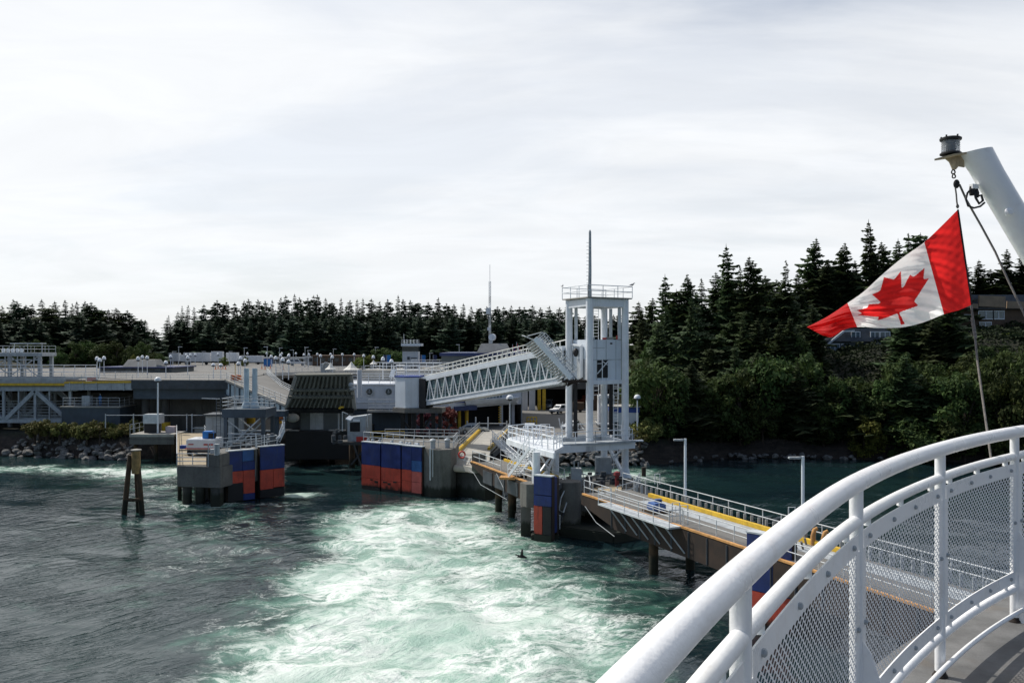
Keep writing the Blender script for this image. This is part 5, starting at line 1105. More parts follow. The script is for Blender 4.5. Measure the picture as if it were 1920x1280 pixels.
for dx, lab in ((0, 'orange rusted mooring hook at the far end of the long bridge'), (.9, 'second orange rusted mooring hook, nearer the ferry railing')):
    p = g(22.6 + dx, 4.3, 0); t = thing('mooring_hook', lab, 'mooring hook', p, 'mooring hooks on the long bridge'); q = MB(); q.path([p, p + V(0, 0, .6), p + V(.1, 0, 1.0), p + V(.28, 0, 1.1)], [.16, .16, .14, .1], 8); q.build('hook', rustedge, t, smooth=50)

t = thing('near_fender_dolphin', 'blue and red fender pier seen under the ferry railing at lower right', 'fender pier', (15.5, 51, 0))
fender(t, (14.45, 52.3, 0), (16.5, 50.2, 0), -.3, 5.65, [(0, 1, .42, 1, blue_f, 'blue_block'), (0, .45, .1, .42, red_f, 'red_block'), (.45, 1, .1, .42, red_f, 'red_block'), (0, 1, 0, .1, black_f, 'black_block')])
q = MB(); q.prism([(15, 53.2), (16.8, 51.2), (20.5, 52.5), (19.5, 57), (15.8, 56.5)], -2, 3.0); q.build('pier_body', darkconc, t, bevel=.06)
q = MB(); q.hexa([V(16.5, 50.2, .2), V(17.1, 51.2, .2), V(16.9, 51.6, .2), V(16.3, 50.7, .2)], [V(16.5, 50.2, 5.6), V(17.1, 51.2, 5.6), V(16.9, 51.6, 5.6), V(16.3, 50.7, 5.6)]); q.build('fender_side', rust, t)
q = MB(); random.seed(2)
for k in range(8): a = V(16.5 + random.random() * 2, 52 + random.random() * 2, 4.4 + random.random()); q.path([a, a + V(.3, .4, -.8), a + V(.1, .9, -1.8), a + V(.4, .6, -2.6)], .07, 5)
q.build('chain', rope, t)

# ------------------------------------------------------------------ free standing street lamps (five of their own place)
def globe_post(x, y, z0, z1, r=.09, globe=.42):
    t = thing('globe_lamp', 'lamp', 'street lamp', (x, y, z0))
    q = MB(); q.tube((x, y, z0), (x, y, z1 - .1), r, 8, r * .75); q.each('pole', white, t, smooth=40)
    q = MB(); q.lathe((x, y, z1 - .1), [(.12, -.3), (.34, -.18), (.3, -.02)], 10); q.build('lamp_collar', darksteel, t, smooth=40)
    q = MB(); q.lathe((x, y, z1), [(globe, -.12), (globe, 0), (globe * .86, .24), (globe * .5, .4), (.03, .45)], 12); q.build('dome', white, t, smooth=60)
    return t
p = at(296, 712, 127.5); globe_post(p.x, p.y, 4.1, p.z, .15, .5)['label'] = 'white globe street lamp on the plank landing left of the trestle'
p = at(956, 746, 118); globe_post(p.x, p.y, 3.4, p.z, .1, .5)['label'] = 'white globe street lamp beside the railed stair landing'
p = at(1195, 745, 124.8); globe_post(p.x, p.y, 3.4, p.z, .1, .5)['label'] = 'white globe street lamp beside the blue striped kiosk at the trees'
def arm_lamp(px, ptop, x, y, label):
    z1 = Z(ptop, y); t = thing('bridge_lamp', label, 'street lamp', (x, y, 4.4)); q = MB(); q.tube((x, y, 3.6), (x, y, z1), .115, 10, .10); q.each('pole', panelwhite, t, smooth=40)
    q = MB(); q.box((x - .55, y, z1 - .1), (.75, .3, .13)); q.beam((x, y, z1 - .06), (x - .3, y, z1 - .06), .1, .1); q.build('lamp_head', steel, t, bevel=.02)
arm_lamp(1285, 822, 13.75, 67.7, 'tall white bridge lamp at the middle of the long bridge'); arm_lamp(1505, 855, 18.75, 55.0, 'tall white bridge lamp standing just left of the ferry railing')

t = thing('navigation_pile', 'short rusty steel pile sticking out of the green water by the tower', 'pile', at(1207, 895, 112)); q = MB(); q.tube((X(1207, 112), 112, -2), (X(1207, 112), 112, 1.2), .3, 10); q.build('pile_shaft', rust, t, smooth=40)
# ------------------------------------------------------------------ trees
def conifer_mesh(seed, H=20., Rr=3.6, skirt=.14, shag=1., whorls=34, pw=.82, cut=1.):
    rs = random.Random(seed); q = MB()
    lean = rs.uniform(-.5, .5); ph = rs.random() * 6.28; ph2 = rs.random() * 6.28
    for i in range(whorls):
        f_ = i / (whorls - 1) * cut; z = H * (skirt + (1 - skirt) * f_ ** .93)
        r = Rr * ((1 - f_) ** pw * (.62 + .38 * math.sin(min(1, f_ * 4) * math.pi / 2)) + .035) * rs.uniform(.6, 1.25)
        nb = 9 if f_ < .7 else 6; a0 = rs.random() * 6.28
        for j in range(nb):
            a = a0 + j * 6.283 / nb + rs.uniform(-.35, .35); rr = r * rs.uniform(.45, 1.35) * (1 + .28 * math.sin(a + ph + f_ * 5) + .2 * math.sin(2 * a + ph2 - f_ * 9)); ca, sa = math.cos(a), math.sin(a)
            droop = rs.uniform(.12, .45) * rr * (1 - .5 * f_); zz_ = z + rs.uniform(-.3, .3)
            P = lambda u: Vector((ca * rr * u + lean * f_, sa * rr * u, zz_ - droop * u * u + .10 * rr * u ** 4 * 1.6))
            n = 4 if rr > 1.2 else 3; wv = .42 * rr * shag + .24
            for k in range(n):
                u0, u1 = k / n, (k + 1.15) / n; A, B = P(u0), P(min(1.06, u1)); sd_ = Vector((-sa, ca, 0))
                ww = wv * (1.15 - .75 * u0) * rs.uniform(.7, 1.25)
                for sgn in (-1, 1):
                    tip = A.lerp(B, rs.uniform(.55, .9)) + sd_ * sgn * ww + Vector((0, 0, -rs.uniform(.1, .5) * ww - .08))
                    mid = A.lerp(B, .15) + sd_ * sgn * ww * .55 + Vector((0, 0, -rs.uniform(.2, .5) * ww))
                    q.quad(A, mid, tip, B)
            # short hanging spray
            e = P(1.0); q.quad(P(.72), P(.85) + Vector((0, 0, -.25 * wv - .1)), e + Vector((ca * .25, sa * .25, -.1 * wv)), P(.9) + Vector((0, 0, .07)))
    if cut < 1: return q
    q.quad(Vector((lean - .12, 0, H * .975)), Vector((lean + .12, 0, H * .975)), Vector((lean + .01, 0, H * 1.03)), Vector((lean - .01, 0, H * 1.03)))
    q.quad(Vector((lean, -.12, H * .975)), Vector((lean, .12, H * .975)), Vector((lean, .01, H * 1.03)), Vector((lean, -.01, H * 1.03)))
    return q
def conifer(seed, m, **k):
    t = thing('conifer_tree', 'x', 'conifer', (0, 0, 0)); q = conifer_mesh(seed, **k); q.build('crown', m, t, fix=False)
    q = MB(); H = k.get('H', 20.); q.path([(0, 0, -1.5), (0, 0, H * .4), (0, 0, H * .95)], [.34, .24, .04], 7); q.build('trunk', bark, t, smooth=50)
    return t
def broad(seed, m, name='broadleaf_tree', H=9., Rr=3.6, leaf=.25, nleaf=4200, nc=38, low=.08):
    rs = random.Random(seed); t = thing(name, 'x', 'tree', (0, 0, 0)); q = MB(); cl = []
    for i in range(nc):
        while True:
            x, y, z = rs.uniform(-1, 1), rs.uniform(-1, 1), rs.uniform(-1, 1)
            if .2 < x * x + y * y + z * z < 1: break
        cl.append((Vector((x * Rr * .86, y * Rr * .86, H * (low + (1 - low) * (z * .47 + .47)))), rs.uniform(.16, .34) * Rr))
    tr = MB(); tr.path([(0, 0, -1), (0, 0, H * .25), (.1, 0, H * .6)], [.24, .19, .07], 7)
    for c, r in cl[::3]: tr.path([Vector((0, 0, H * .22 + .3 * c.z * .5)), Vector((c.x * .5, c.y * .5, c.z * .8)), c], [.1, .07, .025], 5)
    tr.build('trunk', bark, t, smooth=50)
    for k in range(nleaf):
        c, r = cl[rs.randrange(nc)]
        d = Vector((rs.gauss(0, 1), rs.gauss(0, 1), rs.gauss(.25, 1))).normalized(); p = c + d * r * rs.uniform(.55, 1.12)
        n = (d + Vector((rs.gauss(0, .6), rs.gauss(0, .6), rs.gauss(.2, .6)))).normalized(); a = n.orthogonal().normalized(); b = n.cross(a); th = rs.random() * 6.28
        a, b = a * math.cos(th) + b * math.sin(th), b * math.cos(th) - a * math.sin(th); s_ = leaf * rs.uniform(.6, 1.35)
        q.quad(p - a * s_, p - b * s_ * .55, p + a * s_, p + b * s_ * .55)
    q.build('crown', m, t, fix=False)
    return t
near_c = [conifer(1, conif, Rr=4.4, whorls=44, skirt=.06), conifer(2, conif, Rr=3.9, shag=.95, whorls=40, skirt=.1, pw=.6), conifer(3, conif, Rr=5.2, shag=1.0, skirt=.05, whorls=44, pw=.7), conifer(4, conif, Rr=3.4, skirt=.18, shag=1.1, whorls=34, pw=.55), conifer(5, conif, Rr=4.6, skirt=.1, shag=1.0, whorls=36, pw=.5, cut=.9), conifer(6, conif, Rr=5.0, skirt=.08, shag=.85, whorls=32, pw=.9)]
far_c = [conifer(11, conif2, Rr=4.4, whorls=30, shag=1.2, skirt=.05, pw=.65), conifer(12, conif2, Rr=4.9, whorls=30, shag=1.2, skirt=.05), conifer(13, conif2, Rr=4.2, whorls=26, shag=1.3, skirt=.08, pw=.5, cut=.93), conifer(14, conif2, Rr=4.3, whorls=32, shag=1.2, skirt=.05, pw=.7), conifer(15, conif2, Rr=4.8, whorls=26, shag=1.2, skirt=.05, pw=.55), conifer(16, conif2, Rr=3.8, whorls=30, shag=1.1, skirt=.06, pw=.95)]
slim_c = [conifer(21, conif2, Rr=2.4, whorls=20, shag=.75, skirt=.3), conifer(22, conif2, Rr=2.8, whorls=18, shag=.7, skirt=.34)]
br_g = [broad(31, leaf_g), broad(32, leaf_g, Rr=4.2, H=8.5), broad(33, leaf_g, Rr=3.2, H=10)]
br_y = [broad(41, leaf_y), broad(42, leaf_y, Rr=3.0, H=7)]
USED = set()
def plant(protos, loc, rz, sc, label, group):
    o = protos[random.randrange(len(protos))]
    if o.name in USED: o = dup(o, loc, rz, sc)
    else: USED.add(o.name); o.location = loc; o.rotation_euler = (0, 0, rz); o.scale = sc if isinstance(sc, tuple) else (sc,) * 3
    o['label'] = label; o['group'] = group
    return o
def plant_top(protos, px, py, d, label, group, H=20., base=None, wid=None):
    x = X(px, d); g = hgt(x, d) if base is None else base; h = Z(py, d) - g; s_ = h / H
    if wid and group and 'right slope' in group and 'broadleaf' in group: wid = min(wid, s_ * 1.25); wid = max(wid, .55)
    return plant(protos, (x, d, g - .2), random.random() * 6.28, ((wid or s_) , (wid or s_), s_), label, group)
random.seed(77)
LFAR, GFAR = 'dark conifer in the wooded ridge beyond the upper car deck', 'conifers of the far wooded ridge'
tops = [(312, 592), (330, 583), (340, 576), (352, 574), (366, 578), (384, 570), (400, 574), (409, 563), (424, 566), (441, 568), (455, 566), (470, 559), (485, 561), (498, 563), (512, 562), (525, 560), (537, 555), (551, 553), (562, 558), (575, 560), (588, 556), (597, 552), (611, 558), (622, 562), (640, 561), (654, 562), (668, 563), (681, 562), (698, 559), (712, 564), (730, 563), (746, 555), (757, 560), (770, 563), (782, 563), (800, 566), (820, 558), (836, 568), (852, 570), (868, 571), (884, 573), (900, 572), (915, 575), (930, 577), (945, 575), (958, 572), (972, 574), (986, 577), (1000, 573), (1015, 578), (1030, 575), (1048, 577), (1064, 572), (1150, 590), (1160, 585)]
for px, py in tops: plant_top(slim_c if px < 368 else far_c, px + random.uniform(-2, 2), py + random.uniform(-2, 2), random.uniform(318, 345), LFAR, GFAR, wid=random.uniform(1.05, 1.35))
for k in range(58): px = 318 + k * 14.4 + random.uniform(-4, 4); plant_top(far_c, px, np.interp(px, [310, 600, 1100], [604, 578, 590]) + random.uniform(-7, 8), random.uniform(298, 318), LFAR, GFAR, wid=random.uniform(1.05, 1.4))
for k in range(54): px = 318 + k * 15.2 + random.uniform(-5, 5); plant_top(far_c, px, np.interp(px, [310, 340, 600, 1100], [620, 605, 592, 600]) + random.uniform(-8, 8), random.uniform(278, 298), LFAR, GFAR, wid=random.uniform(1.0, 1.3))
LL, GL = 'dark conifer in the wood behind the far left hoist tower', 'conifers of the left wood'
for px, py in [(-14, 580), (2, 574), (14, 578), (25, 562), (35, 565), (48, 572), (60, 570), (79, 562), (92, 568), (105, 565), (123, 563), (134, 570), (145, 566), (158, 565), (168, 568), (180, 576), (191, 572), (205, 580), (215, 578), (235, 582), (250, 590), (262, 598), (271, 600), (288, 616), (300, 640)]:
    plant_top(near_c + far_c, px, py, random.uniform(244, 262), LL, GL, base=11.6, wid=random.uniform(1.05, 1.5))
for k in range(24): px = -10 + k * 12.4 + random.uniform(-4, 4); plant_top(far_c, px, np.interp(px, [0, 150, 220, 300], [598, 592, 606, 640]) + random.uniform(-6, 8), random.uniform(228, 242), LL, GL, base=11.6, wid=random.uniform(.95, 1.3))
for px, py, d in [(110, 655, 215), (140, 640, 218), (165, 632, 222), (190, 636, 220), (218, 640, 219), (245, 648, 216), (266, 640, 222), (290, 655, 214), (40, 640, 222), (70, 636, 224), (100, 640, 226), (15, 645, 226), (300, 662, 212)]:
    plant_top(br_g, px, py, d, 'grey green broadleaf tree at the foot of the left wood', 'broadleaf trees by the left wood', H=9, base=11.4)
plant_top(br_y, 249, 660, 205, 'small yellow green tree behind the trapezoid roof box', None or 'bright shrubs among the lamps', H=8, base=11.6, wid=.42)
for px, py, d, w_, lab in [(680, 663, 196, .85, 'low yellow green shrub left of the round dark hedge'), (697, 661, 197, .8, 'yellow green shrub beside the round dark hedge'), (458, 668, 230, .35, 'tiny yellow green shrub among the white trailers'), (420, 669, 230, .4, 'small green shrub behind the white trailers')]:
    plant_top(br_y, px, py, d, lab, 'bright shrubs among the lamps', H=8, base=11.7, wid=w_)['category'] = 'shrub'
for px, w_ in ((718, 1.0), (738, 1.05)): plant_top(br_g, px, 652, 198, 'round dark green hedge bush left of the control tower' if px == 718 else 'rounded hedge bush against the control tower', 'round hedge bushes', H=9, base=11.6, wid=w_)
# right hillside
names = {1632: 'tallest spired conifer on the right hill behind the flag', 1365: 'tall broad topped conifer above the lift tower side of the hill', 1528: 'layered conifer with drooping limbs left of the flag', 1726: 'dark conifer poking up at the top edge of the flag', 1248: 'ragged leaning conifer nearest the lift tower on the hill'}
LR, GR = 'dark conifer standing on the crest of the right hill', 'conifers on the right hill'
for px, py, d in [(1198, 566, 210), (1222, 560, 200), (1205, 580, 190), (1248, 518, 172), (1268, 530, 168), (1290, 516, 166), (1316, 524, 168), (1342, 512, 172), (1365, 461, 165), (1388, 500, 170), (1408, 484, 162), (1432, 518, 172), (1452, 525, 168), (1472, 490, 165), (1498, 512, 176), (1528, 449, 192), (1552, 490, 188), (1582, 457, 190), (1606, 490, 190), (1632, 415, 192), (1655, 455, 194), (1680, 450, 195), (1704, 440, 197), (1726, 424, 196), (1752, 470, 182), (1780, 480, 185), (1806, 492, 198), (1835, 488, 199), (1860, 505, 197), (1888, 468, 198), (1915, 476, 198), (1940, 460, 197), (1965, 450, 197), (1640, 480, 190), (1575, 505, 189), (1510, 520, 191)]:
    plant_top(near_c, px, py, d, names.get(px, LR), GR, wid=random.uniform(.95, 1.3) if px not in (1632, 1528) else 1.1)
LM, GM = 'shaded conifer lower down the right hillside', 'conifers down the right slope'
for k in range(44):
    px = 1240 + k * 16.5 + random.uniform(-7, 7); d = random.uniform(142, 160)
    plant_top(near_c, px, random.uniform(555, 640) + (15 if 1540 < px < 1690 else 0), d if not (1530 < px < 1680 or 1790 < px < 1940) else random.uniform(188, 196), LM, GM, wid=random.uniform(.75, 1.05))
LB, GB_ = 'green broadleaf tree on the right slope above the rocky bank', 'broadleaf trees on the right slope'
for px, py, d in [(1215, 690, 150), (1240, 650, 155), (1228, 740, 140), (1262, 700, 146), (1300, 655, 152), (1292, 745, 138), (1325, 720, 142), (1370, 690, 144), (1360, 770, 135), (1405, 740, 138), (1420, 690, 150), (1450, 745, 137), (1470, 680, 148), (1500, 720, 142), (1500, 790, 134), (1545, 765, 136), (1578, 715, 142), (1580, 800, 132), (1615, 760, 137), (1640, 700, 146), (1665, 790, 131), (1690, 700, 143), (1700, 755, 136), (1735, 720, 139), (1760, 770, 132), (1775, 690, 143), (1800, 740, 134), (1830, 700, 138), (1850, 780, 128), (1880, 660, 144), (1895, 740, 132), (1930, 690, 138), (1935, 780, 126), (1720, 810, 127), (1620, 820, 129), (1430, 800, 132), (1325, 790, 133), (1262, 775, 134), (1236, 795, 131), (1800, 800, 126), (1545, 705, 150), (1960, 730, 132)]:
    plant_top(br_g + ([br_y[0]] if random.random() < .12 else []), px, max(py - (48 if d < 141 else 26), 705 if 1535 < px < 1690 else (640 if px > 1790 else 0)), d, LB, GB_, H=9.5, wid=random.uniform(1.0, 1.35))
for k in range(26):
    px = 1225 + k * 29 + random.uniform(-11, 11); d = shore(X(px, 132)) + random.uniform(1.5, 7)
    plant_top(br_g, px, max(random.uniform(635, 770), 700 if 1530 < px < 1690 else 0), d, LB, GB_, H=9.5, wid=random.uniform(.85, 1.5))
for px, py, d, lab in [(1528, 672, 156, 'bright yellow green tree in front of the grey gabled house'), (1458, 690, 146, 'yellow green tree left of the grey gabled house'), (1888, 622, 164, 'big rounded olive tree below the brown house at the right edge'), (1283, 668, 150, 'pale green tree crown to the right of the lift tower')]:
    plant_top(br_y, px, py, d, lab, 'bright trees on the right slope', H=8, wid=.95 if px < 1800 else 1.35)
LX, GX = 'shaded conifer rising out of the broadleaf trees near the right shore', 'conifers near the right shore'
for k in range(30):
    px = 1230 + k * 25 + random.uniform(-12, 12); d = shore(X(px, 132)) + random.uniform(2, 12)
    plant_top(near_c, px, max(random.uniform(625, 715), 720 if 1530 < px < 1690 else 645 if px > 1790 else 0), d, LX, GX, wid=random.uniform(.6, .9))
for k in range(20):
    px = 1225 + k * 36 + random.uniform(-12, 12); d = random.uniform(148, 158)
    plant_top(br_g, px, max(random.uniform(610, 670), 712 if 1530 < px < 1690 else 645 if px > 1790 else 0), d, LB, GB_, H=9.5, wid=random.uniform(1.0, 1.3))
# maroon tree by the gangway legs, shrubs by the kiosk and on the left bank
mt = broad(51, leaf_r, 'maroon_tree', H=4.6, Rr=1.9, leaf=.2, nleaf=1500, nc=22); c = V(X(838, 130), 130, 3.3); mt.location = c; mt['label'] = 'maroon leaved small tree under the gangway'; 
mt2 = dup(mt, V(X(795, 129), 129, 3.3), 1.2, .9, 'dark maroon tree half hidden by the gangway house legs')
sh = [broad(61, leaf_dry, 'shrub', H=2.6, Rr=1.9, leaf=.16, nleaf=1500, nc=20, low=.08), broad(62, leaf_dry, 'shrub', H=2.2, Rr=1.6, leaf=.16, nleaf=1300, nc=18, low=.08)]
for o in sh: o['category'] = 'shrub'
for px, d in [(75, 133.5), (88, 133), (100, 133.6), (112, 132.6), (124, 133.8), (150, 132), (163, 131.5), (176, 132.3), (188, 131.2), (200, 132), (212, 131.5), (224, 132.4), (236, 131.8), (248, 132.5), (140, 133.5), (65, 133.2), (195, 133.8), (230, 133.6)]:
    x = X(px, d); plant(sh, (x, d, 2.6 + random.random() * .5), random.random() * 6.28, random.uniform(.8, 1.15), 'dry green shrub growing on top of the left boulder bank', 'shrubs on the left bank')
for px, py, d, s_, lab in [(1210, 800, 126, 1.3, 'leafy shrub at the quay edge by the lamp and kiosk'), (1222, 812, 126, 1.0, 'low shrub overhanging the quay edge'), (1200, 820, 124, .8, 'smallest shrub at the quay edge')]:
    plant(sh, (X(px, d), d, 3.0), random.random() * 6, s_, lab, 'shrubs at the quay edge')
# undergrowth on the slopes: nobody could count it
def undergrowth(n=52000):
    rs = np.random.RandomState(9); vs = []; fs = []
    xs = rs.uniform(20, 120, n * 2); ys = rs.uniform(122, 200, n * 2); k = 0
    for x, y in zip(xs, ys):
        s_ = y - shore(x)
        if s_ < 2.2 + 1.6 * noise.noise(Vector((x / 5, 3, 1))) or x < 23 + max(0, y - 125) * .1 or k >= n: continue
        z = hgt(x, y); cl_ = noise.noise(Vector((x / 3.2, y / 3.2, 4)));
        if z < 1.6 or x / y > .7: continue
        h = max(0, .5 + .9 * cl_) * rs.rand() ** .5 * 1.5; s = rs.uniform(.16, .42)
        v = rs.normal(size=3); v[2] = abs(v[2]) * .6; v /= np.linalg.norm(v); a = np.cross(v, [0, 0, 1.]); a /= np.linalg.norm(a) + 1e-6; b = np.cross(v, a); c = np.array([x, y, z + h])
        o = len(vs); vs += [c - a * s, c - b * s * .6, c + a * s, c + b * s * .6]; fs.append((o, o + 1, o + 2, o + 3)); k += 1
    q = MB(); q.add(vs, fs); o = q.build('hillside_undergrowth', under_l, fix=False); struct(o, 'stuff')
undergrowth()

# ------------------------------------------------------------------ boulders
def rock(seed):
    rs = random.Random(seed); bm = bmesh.new(); bmesh.ops.create_icosphere(bm, subdivisions=2, radius=.6); sc = (rs.uniform(.9, 1.5), rs.uniform(.8, 1.2), rs.uniform(.55, .85))
    pl_ = [(Vector((rs.gauss(0, 1), rs.gauss(0, 1), rs.gauss(0, 1))).normalized(), rs.uniform(.28, .46)) for _ in range(14)]
    for v in bm.verts:
        for n, d in pl_:
            e = v.co.dot(n) - d
            if e > 0: v.co -= n * e
        v.co = Vector((v.co.x * sc[0], v.co.y * sc[1], v.co.z * sc[2])) * (1 + .08 * noise.noise(v.co * 5 + Vector((seed, 0, 0))))
    me = bpy.data.meshes.new('boulder'); bm.to_mesh(me); bm.free(); me.materials.append(rockm); o = bpy.data.objects.new('boulder', me); COL.objects.link(o)
    return tag(o, 'x', 'boulder')
rk = [rock(i) for i in range(6)]; rused = set(); random.seed(21)
def put_rock(loc, s_, label, group):
    o = random.choice(rk)
    if o.name in rused: o = o.copy(); COL.objects.link(o)
    else: rused.add(o.name)
    o.location = loc; o.rotation_euler = (random.uniform(-.5, .5), random.uniform(-.5, .5), random.random() * 6.28); o.scale = (s_, s_, s_); o['label'] = label; o['group'] = group
for k in range(170):
    px = random.uniform(2, 250); f_ = random.random(); s0 = shore(X(px, 130)); d = s0 - 1.2 + f_ * 4.6; x = X(px, d)
    if px < 60 and f_ > px / 60: continue
    put_rock((x, d, -.1 + 3.1 * f_ ** .9), random.uniform(.5, 1.25) * (1.3 if f_ < .3 else 1), 'grey granite boulder piled on the left bank below the shrubs', 'boulders on the left bank')
for k in range(110):
    px = random.uniform(1040, 1215); f_ = random.random(); d = shore(X(px, 123)) - 1.0 + f_ * 2.6; put_rock((X(px, d), d, -.1 + 3.0 * f_), random.uniform(.7, 1.2), 'dark boulder of the quay wall behind the lift tower legs', 'boulders of the quay wall')
for k in range(46):
    px = random.choice([random.uniform(1370, 1600), random.uniform(1250, 1700)]); d = shore(X(px, 129)) + random.uniform(-1.0, .8); put_rock((X(px, d), d, random.uniform(0, .5)), random.uniform(.4, 1.1), 'pale boulder at the waterline under the right slope', 'boulders at the right waterline')
# ------------------------------------------------------------------ lamps on the upper car deck
gl = globe_post(0, 0, 0, 3.1, .07, .33); USEDL = [False]
def deck_lamp(px, py):
    d = 2.1 * F / max(6.5, py - HZ) if py > 650 else 300; d = min(290, max(140, d)); x = X(px, d); zt = Z(py, d); b = DECK
    if d < 146 and px > 495: b = DECK - .2
    o = gl if not USEDL[0] else dup(gl, (0, 0, 0)); USEDL[0] = True
    o.location = (x, d, b); s_ = (zt - b) / 3.1; o.scale = (1, 1, s_); o['label'] = 'white domed globe lamp on a slim pole on the upper car deck'; o['group'] = 'globe lamps of the upper car deck'
for px, py in [(182, 673), (187, 676), (195, 672), (259, 673), (267, 670), (276, 671), (320, 669), (311, 680), (349, 666), (352, 671), (357, 666), (366, 665.5), (409, 664.5), (451, 672.5), (447, 682), (460, 677), (464, 663), (500, 662.5), (508.5, 669), (517, 672), (526, 667), (528.5, 663), (530, 675), (541, 667.5), (541, 679), (555, 663), (542, 666), (570, 665.5), (579, 665), (595, 664.5), (601, 667.5), (620, 664.5), (623, 670), (642, 665), (664, 665), (682, 667.5), (700, 670), (726, 657.5), (761, 659.5), (790, 658.5), (815.5, 659), (838, 658.5), (846, 659), (863, 659), (871, 659), (885.5, 657.5), (718, 674), (734, 678), (400, 684), (414, 684.5)]:
    deck_lamp(px, py)
ht = thing('tall_lamp', 'x', 'street lamp', (0, 0, 0), 'tall flat headed lamps of the upper car deck')
q = MB(); q.tube((0, 0, 0), (0, 0, 6), .09, 7, .06); q.each('pole', galv, ht); q = MB(); q.box((.35, 0, 6.0), (1.0, .3, .14)); q.build('lamp_head', white, ht)
first = True
for k, (px, py, bare) in enumerate([(214, 661, 0), (268, 658, 0), (335, 650, 0), (324, 659, 0), (380, 659, 0), (430, 659, 0), (458, 652, 0), (501, 650, 0), (524, 652, 0), (550, 656, 0), (572, 651, 0), (577.5, 657, 0), (625, 654, 0), (704, 651, 0), (806, 662, 0), (769, 653, 0), (861, 646, 0)]):
    d = 235 - (k % 4) * 8; b = DECK if px < 800 else 11.8; o = ht if first else dup(ht, (0, 0, 0)); first = False
    o.location = (X(px, d), d, b); o.rotation_euler = (0, 0, random.choice([0, 3.14, .5])); o.scale = (1, 1, (Z(py, d) - b) / 6.0); o['label'] = 'tall slim lamp post with a flat head behind the globe lamps'

# ------------------------------------------------------------------ vehicles
def car(kind, paint, label, loc, rz, group=None):
    L, W, Hh = {'sedan': (4.6, 1.8, 1.42), 'suv': (4.5, 1.85, 1.8), 'van': (5.0, 1.95, 2.0)}[kind]
    t = thing('parked_car' if kind != 'van' else 'parked_van', label, 'car' if kind != 'van' else 'van', (0, 0, 0), group)
    prof = {'sedan': [(-.5, .28), (-.5, .62), (-.47, .68), (-.2, .71), (.22, .68), (.46, .58), (.5, .48), (.5, .28)], 'suv': [(-.5, .3), (-.5, .58), (-.48, .6), (.18, .6), (.45, .54), (.5, .46), (.5, .28)], 'van': [(-.5, .25), (-.5, .54), (.2, .55), (.46, .5), (.5, .4), (.5, .25)]}[kind]
    cab = {'sedan': ((-.40, -.24, .05, .26), .68), 'suv': ((-.49, -.46, .06, .24), .59), 'van': ((-.495, -.48, .16, .36), .53)}[kind]
    q = MB(); n = len(prof); pts = [(x * L, z * Hh) for x, z in prof]
    q.add([(x, s_ * W / 2 * (.94 if abs(x) > .46 * L else 1), z) for s_ in (-1, 1) for x, z in pts], [tuple(range(n)), tuple(reversed(range(n, 2 * n)))] + [(i, n + i, n + (i + 1) % n, (i + 1) % n) for i in range(n)])
    (a, b, c, e), zb = cab; zb *= Hh
    q.hexa([(a * L, -W * .47, zb), (e * L, -W * .47, zb), (e * L, W * .47, zb), (a * L, W * .47, zb)], [(b * L, -W * .4, Hh), (c * L, -W * .4, Hh), (c * L, W * .4, Hh), (b * L, W * .4, Hh)]); bd = q.build('body', paint, t, bevel=.05, smooth=35)
    z0, z1 = zb + .06 * Hh, Hh * .94; tt = lambda z: (z - zb) / (Hh - zb); xf = lambda z: e * L + (c - e) * L * tt(z); xb = lambda z: a * L + (b - a) * L * tt(z); yw = lambda z: W * (.47 - .07 * tt(z))
    q = MB(); q.quad((xf(z0) + .02, -yw(z0) * .88, z0), (xf(z0) + .02, yw(z0) * .88, z0), (xf(z1) + .02, yw(z1) * .88, z1), (xf(z1) + .02, -yw(z1) * .88, z1)); q.build('windscreen', glass, t)
    for s_ in (-1, 1):
        q = MB()
        for u0, u1 in ((.08, .47), (.52, .92)): q.quad(*[(xb(z) + (xf(z) - xb(z)) * u, s_ * (yw(z) + .012), z) for u, z in ((u0, z0), (u1, z0), (u1, z1), (u0, z1))])
        q.build('side_window', glass, t)
    for x in (-.31, .31):
        for s_ in (-1, 1):
            q = MB(); q.tube((x * L, s_ * (W / 2 - .2), .33), (x * L, s_ * (W / 2 + .02), .33), .33, 14); wh = q.build('wheel', black_rub, t, smooth=40)
            q = MB(); q.tube((x * L, s_ * (W / 2 + .0), .33), (x * L, s_ * (W / 2 + .03), .33), .19, 10); rm = q.build('rim', galv, wh) ; ORG[rm.name] = Vector((0, 0, 0))
    for s_ in (-1, 1):
        q = MB(); q.box((L * .485, s_ * W * .36, Hh * .47), (.12, .32, .15)); q.build('headlight', galv, t)
    q = MB(); q.box((L * .497, 0, Hh * .42), (.06, W * .4, .16)); q.box((L * .49, 0, Hh * .25), (.1, W * .9, .16)); q.build('grille', black_rub, t)
    t.location = loc; t.rotation_euler = (0, 0, rz); return t
def g3(px, py): return onz(px, py, 3.43)
car('sedan', carsilver, 'silver sedan parked under the terminal beside the yellow post', g3(888, 812), 0.12)
car('suv', carwhite, 'white off road car parked by the left tower column, facing the water', V(*g3(1049, 775)), -2.35)
car('van', carsilver, 'pale van parked at the dark underpass, seen from the front', V(*g3(1028, 766)), -1.7)
car('sedan', carwhite, 'white car half hidden behind the lower left tower column', V(*g3(1072, 805)), -2.0)
t = thing('baggage_trailer', 'dark box trailer parked beside the white off road car', 'trailer', g3(1081, 772)); p = g3(1081, 772); q = MB(); q.box(p + V(0, 0, 1.25), (3.0, 1.6, 1.5), -.3); q.build('box_body', brownwall, t, bevel=.05)
q = MB()
for dx in (-.7, .7): q.tube(p + V(dx, -.95, .35), p + V(dx, -.7, .35), .35, 12)
q.each('wheel', black_rub, t); q = MB(); q.beam(p + V(1.3, -.5, .6), p + V(2.8, -1, .45), .1, .1); q.build('tow_bar', steel, t)
